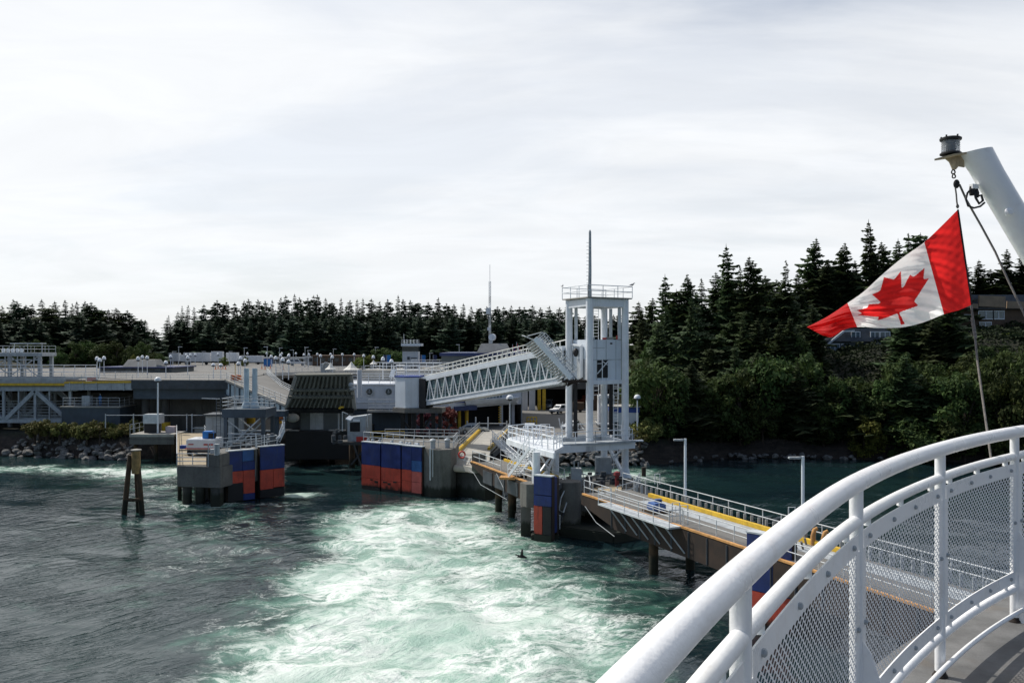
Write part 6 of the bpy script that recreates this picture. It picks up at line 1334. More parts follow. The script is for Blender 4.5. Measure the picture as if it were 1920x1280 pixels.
t = thing('red_tractor', 'small orange red tow tractor behind the tower columns', 'tractor', g3(1089, 758)); p = g3(1090, 760); q = MB(); q.box(p + V(0, 0, .9), (3.0, 1.6, 1.0)); q.hexa([p + V(.0, -.8, 1.4), p + V(1.4, -.8, 1.4), p + V(1.4, .8, 1.4), p + V(0, .8, 1.4)], [p + V(.3, -.7, 2.4), p + V(1.3, -.7, 2.4), p + V(1.3, .7, 2.4), p + V(.3, .7, 2.4)]); q.build('body', mat('tractor_red', (.42, .07, .03), .5), t, bevel=.08)
q = MB()
for dx in (-1, 1): q.tube(p + V(dx, -.9, .45), p + V(dx, -.6, .45), .45, 12)
q.each('wheel', black_rub, t)
bt = thing('box_trailer', 'x', 'trailer', (0, 0, 0), 'white trailers on the upper car deck')
q = MB(); q.bb(-4.6, 4.6, -1.25, 1.25, 1.0, 3.7); q.build('box_body', carwhite, bt, bevel=.06); q = MB(); q.bb(-4.5, 4.5, -1.1, 1.1, .75, 1.0); q.build('chassis', darksteel, bt)
for x in (-3.6, -2.6, 3.2):
    q = MB(); q.tube((x, -1.28, .5), (x, -.95, .5), .5, 12); q.each('wheel', black_rub, bt)
for k, (px, d, rz, sc, lab) in enumerate([(372, 246, .0, (.85, 1, .95), 'long white trailer left of the yellow marker pole'), (408, 244, .1, (.33, 1, 1.05), 'short white box truck body just left of the yellow marker pole'), (436, 250, 0, (.33, 1, .95), 'short white trailer just right of the yellow marker pole'), (470, 252, 0, (.8, 1, .7), 'low white trailer among the globe lamps'), (328, 256, .05, (.3, 1, .9), 'small white trailer at the left end of the trailer row'), (345, 258, 0, (.25, 1, .75), 'narrow white trailer second in the row'), (652, 262, 0, (.45, 1, .4), 'low white vehicle far behind the lamps right of centre')]):
    o = bt if k == 0 else dup(bt, (0, 0, 0)); o.location = (X(px, d), d, DECK); o.rotation_euler = (0, 0, rz); o.scale = sc; o['label'] = lab
car('suv', carwhite, 'small white car far back among the globe lamps', (X(558, 236), 236, DECK), 0.1)
t = thing('blue_bin', 'bright blue bin standing at the lamps right of the trailers', 'bin', (X(501, 225), 225, DECK)); x = X(501, 225); q = MB(); q.bb(x - .95, x + .95, 225, 226.5, DECK, DECK + 1.9); q.build('bin_body', brightblue, t, bevel=.06); q = MB(); q.bb(x - 1, x + 1, 224.9, 226.6, DECK + 1.9, DECK + 2.05); q.build('lid', royal, t)
for k, px in enumerate((404, 409, 414, 418, 423, 491, 497, 507, 531)):
    d = 196 + 6 * (k % 2); x = X(px, d); o = thing('traffic_delineator', 'orange red delineator post on the upper car deck', 'bollard', (x, d, DECK), 'orange delineator posts'); q = MB(); q.lathe((x, d, DECK), [(.3, 0), (.28, .08), (.09, .12), (.08, 1.0)], 7); q.each('post', orange, o); q = MB(); q.lathe((x, d, DECK), [(.1, .7), (.1, .85)], 7); q.build('band', white, o)
# tents
for px, apex, base, hw, d, lab in [(620, 680, 692, 10.5, 165, 'small white pointed tent, left one of the pair above the apron'), (659, 678, 693, 15.5, 165, 'larger white pointed tent above the right edge of the apron'), (700.5, 675, 682, 7, 190, 'smallest white pointed tent far back by the hedge')]:
    x = X(px, d); t = thing('peaked_tent', lab, 'tent', (x, d, DECK)); r = hw / F * d; zb_, za_ = Z(base, d), Z(apex, d); q = MB(); q.lathe((x, d, 0), [(r, zb_ - .12), (r, zb_), (r * .62, zb_ + (za_ - zb_) * .25), (r * .3, zb_ + (za_ - zb_) * .6), (.06, za_)], 8); q.build('canopy', fabric, t)
    q = MB()
    for a in range(4): q.tube((x + r * .85 * math.cos(.78 + a * 1.57), d + r * .85 * math.sin(.78 + a * 1.57), DECK), (x + r * .85 * math.cos(.78 + a * 1.57), d + r * .85 * math.sin(.78 + a * 1.57), zb_), .06, 5)
    q.each('pole', galv, t)
t = thing('arched_shelter', 'grey arched shelter left of the pointed tents', 'shelter', at(610, 690, 168)); c = at(610, 690, 168); q = MB(); q.prism([(c.x - .9, 168), (c.x + .7, 168), (c.x + .7, 171), (c.x - .9, 171)], DECK, lambda p: Z(681, 168)); q.path([(c.x - .6, 167.8, Z(690, 168)), (c.x - .4, 167.8, Z(683, 168)), (c.x, 167.8, Z(680, 168)), (c.x + .5, 167.8, Z(680, 168))], .2, 6); q.build('shell', steel, t)
# banners
for px, col_, lab in [(729, brightblue, 'bright blue banner on the lamp post right of the hedge'), (722.5, navy, 'navy banner hanging left of the bright blue banner'), (794.5, brightblue, 'bright blue banner just right of the control tower'), (788, navy, 'navy banner close to the control tower'), (816, navy, 'navy banner alone by the terminal roof')]:
    d = 176; x = X(px, d); t = thing('banner', lab, 'banner', (x, d, DECK)); q = MB(); q.bb(x - .36, x + .36, d, d + .06, Z(680, d), Z(665.5, d)); q.build('cloth', col_, t); q = MB(); q.tube((x - .42, d + .03, DECK), (x - .42, d + .03, Z(665, d)), .05, 6); q.each('pole', galv, t)
# flags on the terminal roof
for px, py, cols, lab in [(949.5, 645, (royal, white), 'blue and white flag on the terminal roof'), (961, 645, (redsign, royal), 'dark red and blue flag in the middle of the terminal roof'), (968.5, 641, (redsign, white), 'red and white flag furthest right on the terminal roof')]:
    d = 158; x = X(px, d); t = thing('roof_flag', lab, 'flag', (x, d, 15.95)); q = MB(); q.tube((x, d, 15.4), (x, d, Z(py, d)), .05, 6); q.each('pole', galv, t); zt = Z(py, d) - .15; q = MB()
    for k in range(3):
        q.cur = k % 2; a, b = x + .04 + k * .22, x + .04 + (k + 1) * .22; dr = .35 * k; q.hexa([(a, d, zt - 1.0 - dr * .6), (b, d + .1, zt - 1.0 - dr * .6 - .2), (b, d + .13, zt - 1.0 - dr * .6 - .2), (a, d + .03, zt - 1.0 - dr * .6)], [(a, d, zt - dr), (b, d + .1, zt - dr - .3), (b, d + .13, zt - dr - .3), (a, d + .03, zt - dr)])
    q.build('cloth', list(cols), t)
# low buildings behind the car deck
def low_building(label, px0, px1, ytop, d, base, wallm, roofm, depth=8, win=0, rooft=.3):
    x0, x1, zt = X(px0, d), X(px1, d), Z(ytop, d); t = thing('low_building', label, 'building', ((x0 + x1) / 2, d, base)); q = MB(); q.bb(x0, x1, d, d + depth, base - .5, zt); q.build('wall', wallm, t); q = MB(); q.bb(x0 - .4, x1 + .4, d - .4, d + depth + .4, zt, zt + rooft); q.build('roof', roofm, t)
    for k in range(win): a = x0 + (x1 - x0) * (k + .2) / win; q = MB(); q.bb(a, a + (x1 - x0) / win * .6, d - .06, d, base + (zt - base) * .45, base + (zt - base) * .85); q.build('window', glass, t)
    return t
t = low_building('dark navy roofed ticket building with a grey trapezoid box on top', 186, 322, 690, 172, DECK, greywall, navy, 12, 5, .25)
q = MB(); z0 = Z(690, 172) + .25; q.hexa([V(X(229, 173), 173, z0), V(X(293, 173), 173, z0), V(X(293, 173), 178, z0), V(X(229, 173), 178, z0)], [V(X(236, 173), 174, Z(674, 173)), V(X(287, 173), 174, Z(674, 173)), V(X(287, 173), 177, Z(674, 173)), V(X(236, 173), 177, Z(674, 173))]); q.bb(X(292, 173), X(302, 173), 173.5, 176, z0, Z(684, 173)); q.build('roof_plant_room', paleconc, t)
low_building('brown low building behind the white tents', 586, 664, 668, 232, DECK, brownwall, brownwall, 10, 6)
low_building('long pale grey low building behind the lamps', 478, 574, 672, 262, DECK, paleconc, steel, 10, 8)
low_building('grey hut with a flat roof right of the centre hedge', 574, 588, 670, 240, DECK, steel, galv, 6, 1)
t = thing('vehicle_underpass', 'dark vehicle underpass with white and yellow columns at the back of the parking', 'building', (6, 186, 3.4))
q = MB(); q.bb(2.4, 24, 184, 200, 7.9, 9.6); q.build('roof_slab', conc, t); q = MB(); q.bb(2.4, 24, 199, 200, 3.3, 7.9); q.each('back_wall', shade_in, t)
q = MB()
for px in (978, 992): q.bb(X(px, 183), X(px, 183) + 1.3, 182.6, 184, 3.3, 9)
q.each('white_column', wal, t); q = MB()
for px in (1008, 1017): q.bb(X(px, 183.5), X(px, 183.5) + .7, 183.2, 184, 3.3, 7.9)
q.each('yellow_column', yellow, t); q = MB(); q.bb(X(1111, 183), X(1131, 183), 182, 183, 3.3, 7.0); q.build('brown_gate', brownwall, t)
t = thing('corner_wing', 'tall grey corner wing of the terminal between gangway and parking', 'building', (1, 165, 3.4)); q = MB(); q.bb(X(958, 158), X(979, 158), 158, 176, 3.3, 9.8); q.build('wall', steel, t); q = MB(); q.bb(X(957, 158) - .2, X(980, 158) + .2, 157.7, 176.2, 9.8, 10.1); q.build('roof', darksteel, t)
t = thing('yellow_cart_rail', 'yellow pipe railing standing by the dark corner of the parking', 'railing', g3(996, 800)); p = g3(988, 797); railing([p, p + V(1.7, .2, 0)], 1.4, (1, .5), .6, .09, parent=t, m=yellow)
t = thing('quay_kiosk', 'small grey kiosk with a bright blue band beside the tower', 'kiosk', (17, 127, 3.4)); q = MB(); q.bb(14.9, 18.9, 127.3, 131, 3.3, 7.2); q.build('wall', wal, t); q = MB(); q.bb(14.8, 19.0, 127.2, 131.1, 7.2, 8.0); q.build('blue_band', royal, t); q = MB(); q.bb(14.6, 19.2, 127, 131.3, 8.0, 8.15); q.build('roof', paleconc, t); q = MB(); q.bb(15.3, 15.9, 127.2, 127.3, 3.5, 5.8); q.build('door', glass, t)
t = thing('cab_truck', 'white truck cab parked behind the blue banded kiosk', 'truck', (15.5, 139, 3.4)); q = MB(); q.bb(14.0, 16.6, 138, 140.4, 4.2, 9.2); q.build('cab', carwhite, t, bevel=.15); q = MB(); q.bb(14.3, 16.3, 137.92, 138, 7.4, 8.7); q.build('windscreen', glass, t); q = MB(); q.bb(14.1, 16.5, 137.95, 143, 3.9, 4.3); q.build('chassis', darksteel, t)
q = MB()
for x in (14.4, 16.2): q.tube((x - .2, 139, 3.9), (x + .2, 139, 3.9), .5, 12)
q.each('wheel', black_rub, t)
for a, b, lab in (((1052, 806), (1048, 788), 'slim white raised boom left of the front tower column'), ((1085, 805), (1078, 786), 'slim white raised boom just left of the front tower column, the nearest'), ((1124, 800), (1117, 789), 'slim white raised boom between the front and right tower columns')):
    p = g3(*a); t = thing('boom_gate', lab, 'barrier', p, 'raised booms behind the tower platform'); q = MB(); e = at(b[0], b[1] - 4, p.y); q.tube(p, e, .1, 6); q.build('boom', white, t)

# ------------------------------------------------------------------ houses on the hill
def house(label, px0, px1, ytop, ymid, ybot, d, wm, rm, wins, depth=9):
    x0, x1 = X(px0, d), X(px1, d); zt, zm, zb_ = Z(ytop, d), Z(ymid, d), Z(ybot, d); t = thing('hill_house', label, 'house', ((x0 + x1) / 2, d, zb_)); q = MB(); q.bb(x0, x1, d, d + depth, zb_ - 5, zm); q.build('wall', wm, t)
    q = MB(); e = .6; q.hexa([V(x0 - e, d - e, zm), V(x1 + e, d - e, zm), V(x1 + e, d + depth + e, zm), V(x0 - e, d + depth + e, zm)], [V(x0 + 2.8, d + .8, zt), V(x1 - .2, d + .8, zt), V(x1 - .2, d + depth, zt), V(x0 + 2.8, d + depth, zt)]); q.build('roof', rm, t)
    for a, b, c, f_ in wins:
        q = MB(); q.bb(X(a, d), X(b, d), d - .08, d - .02, Z(f_, d), Z(c, d)); w_ = q.build('window', palewin, t)
        q = MB(); A, B, C_, D_ = X(a, d), X(b, d), Z(c, d), Z(f_, d)
        for z in (C_, D_): q.beam((A - .1, d - .12, z), (B + .1, d - .12, z), .1, .18)
        for x in (A, (A + B) / 2, B): q.beam((x, d - .13, D_), (x, d - .13, C_), .14, .1, (0, 1, 0))
        q.build('window_frame', white, t)
    return t
t = house('grey gabled house with white framed windows among the hill trees', 1552, 1668, 615, 640, 680, 176, greywall, darksteel, [(1556, 1574, 645, 662), (1578, 1584, 645, 662), (1632, 1648, 622, 640), (1650, 1668, 622, 640), (1636, 1662, 648, 668), (1596, 1612, 622, 640)])
q = MB(); d = 175.5; q.beam(at(1551, 646, d), at(1582, 621, d), .35, .4); q.beam(at(1582, 621, d), at(1602, 620, d), .35, .3); q.beam(at(1632, 643, d), at(1668, 643, d), .4, .3); q.beam(at(1551, 664, d), at(1590, 664, d), .3, .25); q.each('bargeboard', white, t)
t = house('large brown house with tan fascia boards at the right edge of the hill', 1800, 1935, 552, 580, 628, 182, brownwall, darksteel, [(1834, 1862, 583, 598), (1862, 1882, 583, 598), (1836, 1858, 604, 616), (1808, 1822, 590, 600)], 12)
q = MB(); d = 181.2; q.beam(at(1835, 564, d), at(1884, 566, d), .5, 2.3); q.beam(at(1888, 571, d), at(1935, 573, d), .5, 1.5); q.beam(at(1806, 572, d), at(1833, 574, d), .5, 1.0); q.beam(at(1815, 620, d), at(1900, 620, d), .6, .4); q.each('fascia_board', brownfascia, t)
house('low reddish house with a brown roof behind the trunks on the hill', 1366, 1462, 624, 640, 668, 178, brownwall, redroof, [(1380, 1392, 646, 658), (1428, 1440, 646, 656)])

# ------------------------------------------------------------------ birds
t = thing('cormorant', 'black cormorant skimming low over the foaming wake', 'bird', at(978, 1043, 68))
c = at(978, 1044, 67.5); q = MB(); q.path([c + V(-.38, 0, .02), c + V(-.15, 0, .06), c + V(.1, 0, .05), c + V(.32, 0, -.02), c + V(.46, 0, -.06)], [.02, .11, .13, .08, .02], 8); q.path([c + V(-.12, 0, .08), c + V(-.3, 0, .16), c + V(-.42, 0, .2), c + V(-.56, 0, .2)], [.07, .045, .05, .012], 7); q.build('body', birdm, t, smooth=60)
for s_ in (-1, 1):
    q = MB(); q.hexa([c + V(-.12, s_ * .06, .1), c + V(.14, s_ * .06, .1), c + V(.10, s_ * .10, .12), c + V(-.1, s_ * .10, .12)], [c + V(.0, s_ * .42, .52), c + V(.12, s_ * .42, .5), c + V(.12, s_ * .44, .52), c + V(.0, s_ * .44, .54)]); q.build('wing', birdm, t)
def gull(px, py, d, m1, label, rz):
    t = thing('gull', label, 'bird', at(px, py, d)); c = at(px, py, d); f = Vector((math.cos(rz), math.sin(rz), 0)); q = MB(); q.path([c - f * .34 + V(0, 0, .10), c - f * .16 + V(0, 0, .16), c + f * .05 + V(0, 0, .19), c + f * .17 + V(0, 0, .27), c + f * .21 + V(0, 0, .36), c + f * .26 + V(0, 0, .37)], [.02, .08, .10, .06, .055, .02], 8); q.build('body', m1, t, smooth=60)
    q = MB(); q.tube(c + V(0, .03, 0), c + V(0, .03, .12), .015, 5); q.tube(c + V(0, -.03, 0), c + V(0, -.03, .12), .015, 5); q.tube(c + f * .26 + V(0, 0, .37), c + f * .34 + V(0, 0, .355), .014, 5); q.each('leg', rustedge, t)
    q = MB(); sd_ = V(-f.y, f.x, 0)
    for s_ in (-1, 1): q.path([c + f * .08 + sd_ * s_ * .085 + V(0, 0, .21), c - f * .15 + sd_ * s_ * .08 + V(0, 0, .17), c - f * .38 + sd_ * s_ * .02 + V(0, 0, .1)], [.04, .045, .01], 6)
    q.build('folded_wing', gullg, t, smooth=60)
def corner_z(p): return 22.15 + 1.2
gp_ = [C4[k] + (C4[k] - V(9.05, 91.2, 0)).normalized() * .75 for k in bm_pts]
for k, lab, rz in ((3, 'grey gull perched on the left corner of the tower top railing', 1.2), (1, 'gull perched on the right corner of the tower top railing', 0.3)):
    p = gp_[k]; gull((p.x / p.y) * F + 960, HZ - (corner_z(p) + .04 - EYE) / p.y * F, p.y, gullw if k == 3 else gullg, lab, rz)
# ------------------------------------------------------------------ the ferry we stand on
def chain(p, ang, lens):
    out = [Vector(p)]
    for a, l in zip(ang, lens): out.append(out[-1] + V(math.cos(R(a)) * l, math.sin(R(a)) * l, 0))
    return out
fw = chain((.525, 1.96, 0), [58.7, 51.3, 44.3, 37.5, 30.5, 23.5, 16, 9], [1.52, 1.37, 1.24, 1.35, 1.35, 1.35, 1.35, 1.35])
bw = chain((.525, 1.96, 0), [63 + 180, 68 + 180, 74 + 180, 80 + 180], [1.45] * 4)
POST = list(reversed(bw[1:])) + fw
def catmull(P, n=10):
    o = []
    for i in range(len(P) - 1):
        p0, p1, p2, p3 = P[max(0, i - 1)], P[i], P[i + 1], P[min(len(P) - 1, i + 2)]
        for k in range(n):
            u = k / n; o.append(.5 * ((2 * p1) + (p2 - p0) * u + (2 * p0 - 5 * p1 + 4 * p2 - p3) * u * u + (3 * p1 - p0 - 3 * p2 + p3) * u ** 3))
    return o + [P[-1]]
NS = 12; RP = catmull(POST, NS)
def rn(i):
    d = (RP[min(i + 1, len(RP) - 1)] - RP[max(i - 1, 0)]).normalized(); return V(-d.y, d.x, 0)     # outward (left of travel)
DZ = EYE - 1.67
t = thing('ferry', 'grey painted ferry deck with rust stains inside the curved railing', 'ferry', (2.5, 3, DZ))
dm = bpy.data.materials.new('ferry_deck_paint'); dm.use_nodes = True; n_ = NT(dm.node_tree); pb = dm.node_tree.nodes['Principled BSDF']; oc = n_.n('ShaderNodeTexCoord').outputs['Object']
base = n_.mix(n_.ramp(n_.noise(oc, 2.2, 6, .65), .35, .65), (.095, .095, .093), (.17, .17, .168)); base = n_.mix(n_.ramp(n_.noise(oc, 1.1, 5, .6, .6), .50, .64, 0, .45), base, (.12, .085, .05)); base = n_.mix(n_.ramp(n_.noise(oc, 60, 3), .5, .8, 0, .5), base, (.09, .085, .08))
n_.l(base, pb.inputs['Base Color']); pb.inputs['Roughness'].default_value = .75; bb_ = n_.n('ShaderNodeBump'); bb_.inputs['Strength'].default_value = .35; bb_.inputs['Distance'].default_value = .01; n_.l(n_.noise(oc, 90, 4), bb_.inputs['Height']); n_.l(bb_.outputs[0], pb.inputs['Normal'])
edge = [RP[i] + rn(i) * .30 for i in range(0, len(RP), 3)]
poly = [(p.x, p.y) for p in edge] + [(14, edge[-1].y), (14, -9), (edge[0].x, -9)]
q = MB(); q.prism(poly, DZ - .12, DZ); q.build('deck', dm, t)
hp = [RP[i] + rn(i) * .24 for i in range(0, len(RP), 3)]
q = MB(); q.prism([(p.x, p.y) for p in hp] + [(14, hp[-1].y), (14, -9), (hp[0].x, -9)], -1.5, DZ - .125); q.build('hull', ship_white, t)
q = MB(); q.tube((2.95 + .2, 4.6, DZ), (2.95 + .2, 4.6, DZ + .03), .09, 14); q.build('scupper', black_f, t)

t = thing('ferry_railing', 'white curved tubular ferry railing with expanded metal mesh panels in the foreground', 'railing', (1.3, 3.2, DZ))
lv = lambda h: [p + V(0, 0, EYE - h) for p in RP]
q = MB(); q.path(lv(.52), .036, 20); q.build('top_rail', ship_white, t, smooth=60)
q = MB(); q.path(lv(.665), .0235, 14); q.build('mid_rail', ship_white, t, smooth=60)
q = MB(); q.path([p for p in lv(1.47)], .023, 12); q.build('lower_rail', ship_white, t, smooth=60)
q = MB(); q.path([RP[i] - rn(i) * .05 + V(0, 0, EYE - 1.585) for i in range(len(RP))], .0135, 10); q.build('toe_rail', ship_white, t, smooth=60)
for j, p in enumerate(POST):
    i = min(j * NS, len(RP) - 1); q = MB(); q.tube(p + V(0, 0, DZ), p + V(0, 0, EYE - .54), .0255, 16); po = q.build('post', ship_white, t, smooth=50)
    q = MB(); q.lathe(p + V(0, 0, DZ), [(.038, 0), (.036, .010), (.030, .016), (.027, .03)], 14); q.build('post_foot', rust, t, smooth=40)
    if j % 2 == 1:                                   # knee gusset on the inner side of every second post
        n = -rn(i); d = V(-n.y, n.x, 0) * .005; a = p + V(0, 0, 0)
        prof = [(0, EYE - 1.08), (.055, EYE - 1.16), (.10, EYE - 1.30), (.21, EYE - 1.50), (.27, DZ + .02), (.27, DZ), (0, DZ)]
        q = MB(); vs = [a + n * o + V(0, 0, z) + d * s_ for s_ in (-1, 1) for o, z in prof]; m = len(prof); q.add(vs, [tuple(range(m)), tuple(reversed(range(m, 2 * m)))] + [(k, (k + 1) % m, m + (k + 1) % m, m + k) for k in range(m)]); q.build('knee_gusset', ship_white, t)
hexm = MB(); hexm.lathe((0, 0, 0), [(.011, 0), (.011, .008), (.006, .012)], 6); bolt0 = None
def arc(j, u):                                        # point on the rail between post j and j+1
    s_ = (j + u) * NS; i = int(s_); f_ = s_ - i; i = min(i, len(RP) - 2); return RP[i].lerp(RP[i + 1], f_), rn(i).lerp(rn(i + 1), f_).normalized()
nb_ = 0
for j in range(2, len(POST) - 4):
    inw = .012
    us = np.linspace(.03, .97, 15); P = [arc(j, u) for u in us]
    def strip(h0, h1, o=-inw, th=.006):
        q_ = MB(); vs = []; fs = []
        for p, n in P:
            for oo in (o, o - th):
                for h in (h0, h1): vs.append(p + n * oo + V(0, 0, EYE - h))
        for k in range(len(P) - 1):
            a = k * 4; b = a + 4; fs += [(a, a + 1, b + 1, b), (a + 2, b + 2, b + 3, a + 3), (a, b, b + 2, a + 2), (a + 1, a + 3, b + 3, b + 1)]
        fs += [(0, 2, 3, 1), (len(vs) - 4, len(vs) - 3, len(vs) - 1, len(vs) - 2)]
        q_.add(vs, fs); return q_
    strip(.705, .775).build('panel_top_bar', ship_white, t); strip(1.355, 1.425).build('panel_bottom_bar', ship_white, t)
    for u in (.035, .965):
        p, n = arc(j, u); dd = V(n.y, -n.x, 0); q = MB(); q.hexa([p + dd * a - n * o + V(0, 0, EYE - 1.36) for a, o in ((-.026, .012), (.026, .012), (.026, .018), (-.026, .018))], [p + dd * a - n * o + V(0, 0, EYE - .77) for a, o in ((-.026, .012), (.026, .012), (.026, .018), (-.026, .018))]); q.build('panel_side_bar', ship_white, t)
    # expanded metal: slanting strands meeting in diamonds
    Lp = sum((P[k + 1][0] - P[k][0]).length for k in range(len(P) - 1)); lwd, swd = .044, .0160
    nc_ = int(Lp / lwd * 2); nr = int((1.36 - .77) / swd); q = MB(); wv, tl = .0043, .0002
    cols_ = [arc(j, .03 + .94 * c_ / nc_) for c_ in range(nc_ + 1)]
    vs = []; fs = []
    for r_ in range(nr):
        zc = EYE - .77 - (r_ + .5) * swd; prev_ = None
        for c_, (p, n) in enumerate(cols_):
            dz = (swd * .5 if (c_ + r_) % 2 else -swd * .5) * .82; b_ = p + V(0, 0, zc + dz) - n * .015
            vs.append(b_ + V(0, 0, wv) + n * tl); vs.append(b_ - V(0, 0, wv) - n * tl); k = len(vs) - 2
            if prev_ is not None: fs.append((prev_, prev_ + 1, k + 1, k))
            prev_ = k
    q.add(vs, fs); q.build('mesh_panel', ship_white, t, fix=False)
    q = MB()
    for u in (.12, .5, .88):
        p, n = arc(j, u); q.hexa([p + V(-.011, -.011, EYE - .71) , p + V(.011, -.011, EYE - .71), p + V(.011, .011, EYE - .71), p + V(-.011, .011, EYE - .71)], [p + V(-.011, -.011, EYE - .68), p + V(.011, -.011, EYE - .68), p + V(.011, .011, EYE - .68), p + V(-.011, .011, EYE - .68)]); q.hexa([p + V(-.01, -.01, EYE - 1.455), p + V(.01, -.01, EYE - 1.455), p + V(.01, .01, EYE - 1.455), p + V(-.01, .01, EYE - 1.455)], [p + V(-.01, -.01, EYE - 1.42), p + V(.01, -.01, EYE - 1.42), p + V(.01, .01, EYE - 1.42), p + V(-.01, .01, EYE - 1.42)])
    q.each('panel_tab', ship_white, t)
    for u, h in [(.09, .74), (.37, .74), (.63, .74), (.91, .74), (.09, 1.39), (.37, 1.39), (.63, 1.39), (.91, 1.39), (.04, 1.06), (.96, 1.06)]:
        p, n = arc(j, u); c = p - n * .018 + V(0, 0, EYE - h)
        if bolt0 is None: bolt0 = hexm.build('bolt', steel, None); bolt = bolt0
        else: bolt = bolt0.copy(); COL.objects.link(bolt)
        bolt.parent = t; bolt.location = c - Vector(t.location); bolt.rotation_euler = (-n).to_track_quat('Z', 'Y').to_euler(); nb_ += 1

# staff with lantern
t = thing('flag_staff', 'thick white leaning staff with a clear lantern on a rusty bracket at the top', 'flagstaff', at(1828, 284, 5.6))
D5 = 5.6; ax = lambda y: at(1828 + (y - 284) * .592, y, D5)
top_, basep = ax(284), None
bz = DZ; yb = HZ + (EYE - bz) / D5 * F; basep = ax(yb)
q = MB(); vs = []; fs = []; n = 36; ks = np.linspace(0, 1, 24)
for k in ks:
    c = top_.lerp(basep, k)
    for j in range(n):
        a = 2 * math.pi * j / n; vs.append(c + V(.104 * math.cos(a), .094 * math.sin(a), (.02 * math.cos(a) if k == 0 else 0)))
for k in range(len(ks) - 1):
    for j in range(n): fs.append((k * n + j, k * n + (j + 1) % n, (k + 1) * n + (j + 1) % n, (k + 1) * n + j))
fs.append(tuple(range(n))); q.add(vs, fs); q.build('staff_tube', ship_white, t, smooth=50)
q = MB(); c = ax(398) + V(-.0, -.088, 0); c = at(1891, 398, D5 - .092); q.lathe((0, 0, 0), [(.028, 0), (.028, .01), (.016, .022)], 14)
q2 = MB(); q2.add([c + V(v[0], -v[2], v[1]) for v in q.v], q.f); q2.build('bolt_boss', ship_white, t, smooth=40)
q = MB(); pts = [at(1752, 298, D5), at(1790, 288, D5 - .06), at(1812, 285, D5 - .06), at(1812, 290, D5 + .07), at(1784, 292, D5 + .06)]; q.add(pts + [p - V(0, 0, .012) for p in pts], [(0, 1, 2, 3, 4), (9, 8, 7, 6, 5)] + [(i, (i + 1) % 5, 5 + (i + 1) % 5, 5 + i) for i in range(5)])
gz = [at(1770, 296, D5), at(1806, 290, D5), at(1808, 314, D5), at(1797, 312, D5), at(1792, 318, D5), at(1786, 318, D5), at(1780, 304, D5)]
q.add([p + V(0, .006, 0) for p in gz] + [p - V(0, .006, 0) for p in gz], [tuple(range(7)), tuple(reversed(range(7, 14)))] + [(i, (i + 1) % 7, 7 + (i + 1) % 7, 7 + i) for i in range(7)]); q.build('bracket', brass, t)
lc = at(1782.5, 290, D5)
q = MB(); q.lathe(lc, [(.066, 0), (.066, .008), (.058, .014)], 24); q.build('lantern_base', black_rub, t, smooth=40)
q = MB(); q.lathe(lc, [(.054, .014)] + [(.054 + (.003 if k % 2 else 0), .014 + .075 * k / 12) for k in range(13)], 28); q.build('lantern_lens', lens, t, smooth=40)
q = MB(); q.lathe(lc, [(.02, .014), (.024, .04), (.02, .07), (.03, .085)], 12); q.build('lantern_lamp', galv, t, smooth=40)
q = MB(); q.lathe(lc, [(.056, .088), (.066, .094), (.067, .106), (.05, .114), (.01, .117)], 28)
for a in range(5): q.lathe(lc + V(.056 * math.cos(a * 1.26), .056 * math.sin(a * 1.26), .1), [(.006, 0), (.006, .022)], 6)
q.build('lantern_cap', black_rub, t, smooth=40)
# cable loop and clip on the staff
q = MB(); q.path([at(1822, 353, D5), at(1814, 362, D5 - .03), at(1811, 374, D5 - .05), at(1815, 386, D5 - .05), at(1826, 390, D5 - .05), at(1838, 387, D5 - .05), at(1846, 380, D5 - .02)], .0065, 8); q.path([at(1826, 356, D5), at(1830, 372, D5 - .03), at(1836, 382, D5 - .03), at(1843, 376, D5 - .02), at(1840, 366, D5), at(1833, 368, D5)], .008, 8); q.build('cable', cablem, t, smooth=60)
q = MB(); q.lathe(at(1822, 358, D5), [(.014, -.03), (.018, 0), (.014, .03)], 10); q.lathe(at(1831, 362, D5), [(.013, -.03), (.017, 0), (.01, .025)], 10); q.build('cable_gland', cablem, t, smooth=40)
q = MB(); q.box(at(1826, 350, D5), (.05, .03, .03), .3); q.build('cable_clip', ship_white, t)

t = thing('halyard', 'grey flag halyard with a small block running from the staff down to the railing', 'rope', at(1792, 330, D5))
q = MB(); tor = lambda c, rx, rz, r: q.path([c + V(rx * math.cos(a), .004 * math.sin(2 * a), rz * math.sin(a)) for a in np.linspace(0, 2 * math.pi, 15)], r, 6)
tor(at(1787.5, 322, D5), .011, .014, .0045); tor(at(1788.5, 330, D5), .010, .014, .0045); q.build('shackle', rust, t, smooth=60)
q = MB(); q.ball(at(1793.5, 345, D5), .026, 12, (.8, .6, 1.15)); q.build('block', black_rub, t, smooth=60)
q = MB(); q.path([at(1791, 350, D5), at(1793, 365, D5), at(1794, 378, D5), at(1796, 391, D5)], .005, 6); tor(at(1795.5, 386, D5), .007, .012, .003); q.build('hoist_line', rope, t)
q = MB(); q.path([at(1799, 346, D5), at(1812, 375, D5), at(1840, 424, D5), at(1866, 472, D5 - .05), at(1890, 525, D5 - .1), at(1921, 590, D5 - .2), at(1990, 740, D5 - .5)], .007, 8); q.build('running_line', rope, t, smooth=60)
ep = at(1860, 872, 4.95); q = MB(); q.path([at(1821, 572, D5), at(1826, 610, 5.55), at(1833, 680, 5.4), at(1847, 780, 5.15), ep], .007, 8); q.path([at(1823, 596, 5.58), at(1829, 634, 5.5)], .011, 6); q.build('downhaul', rope, t, smooth=60)

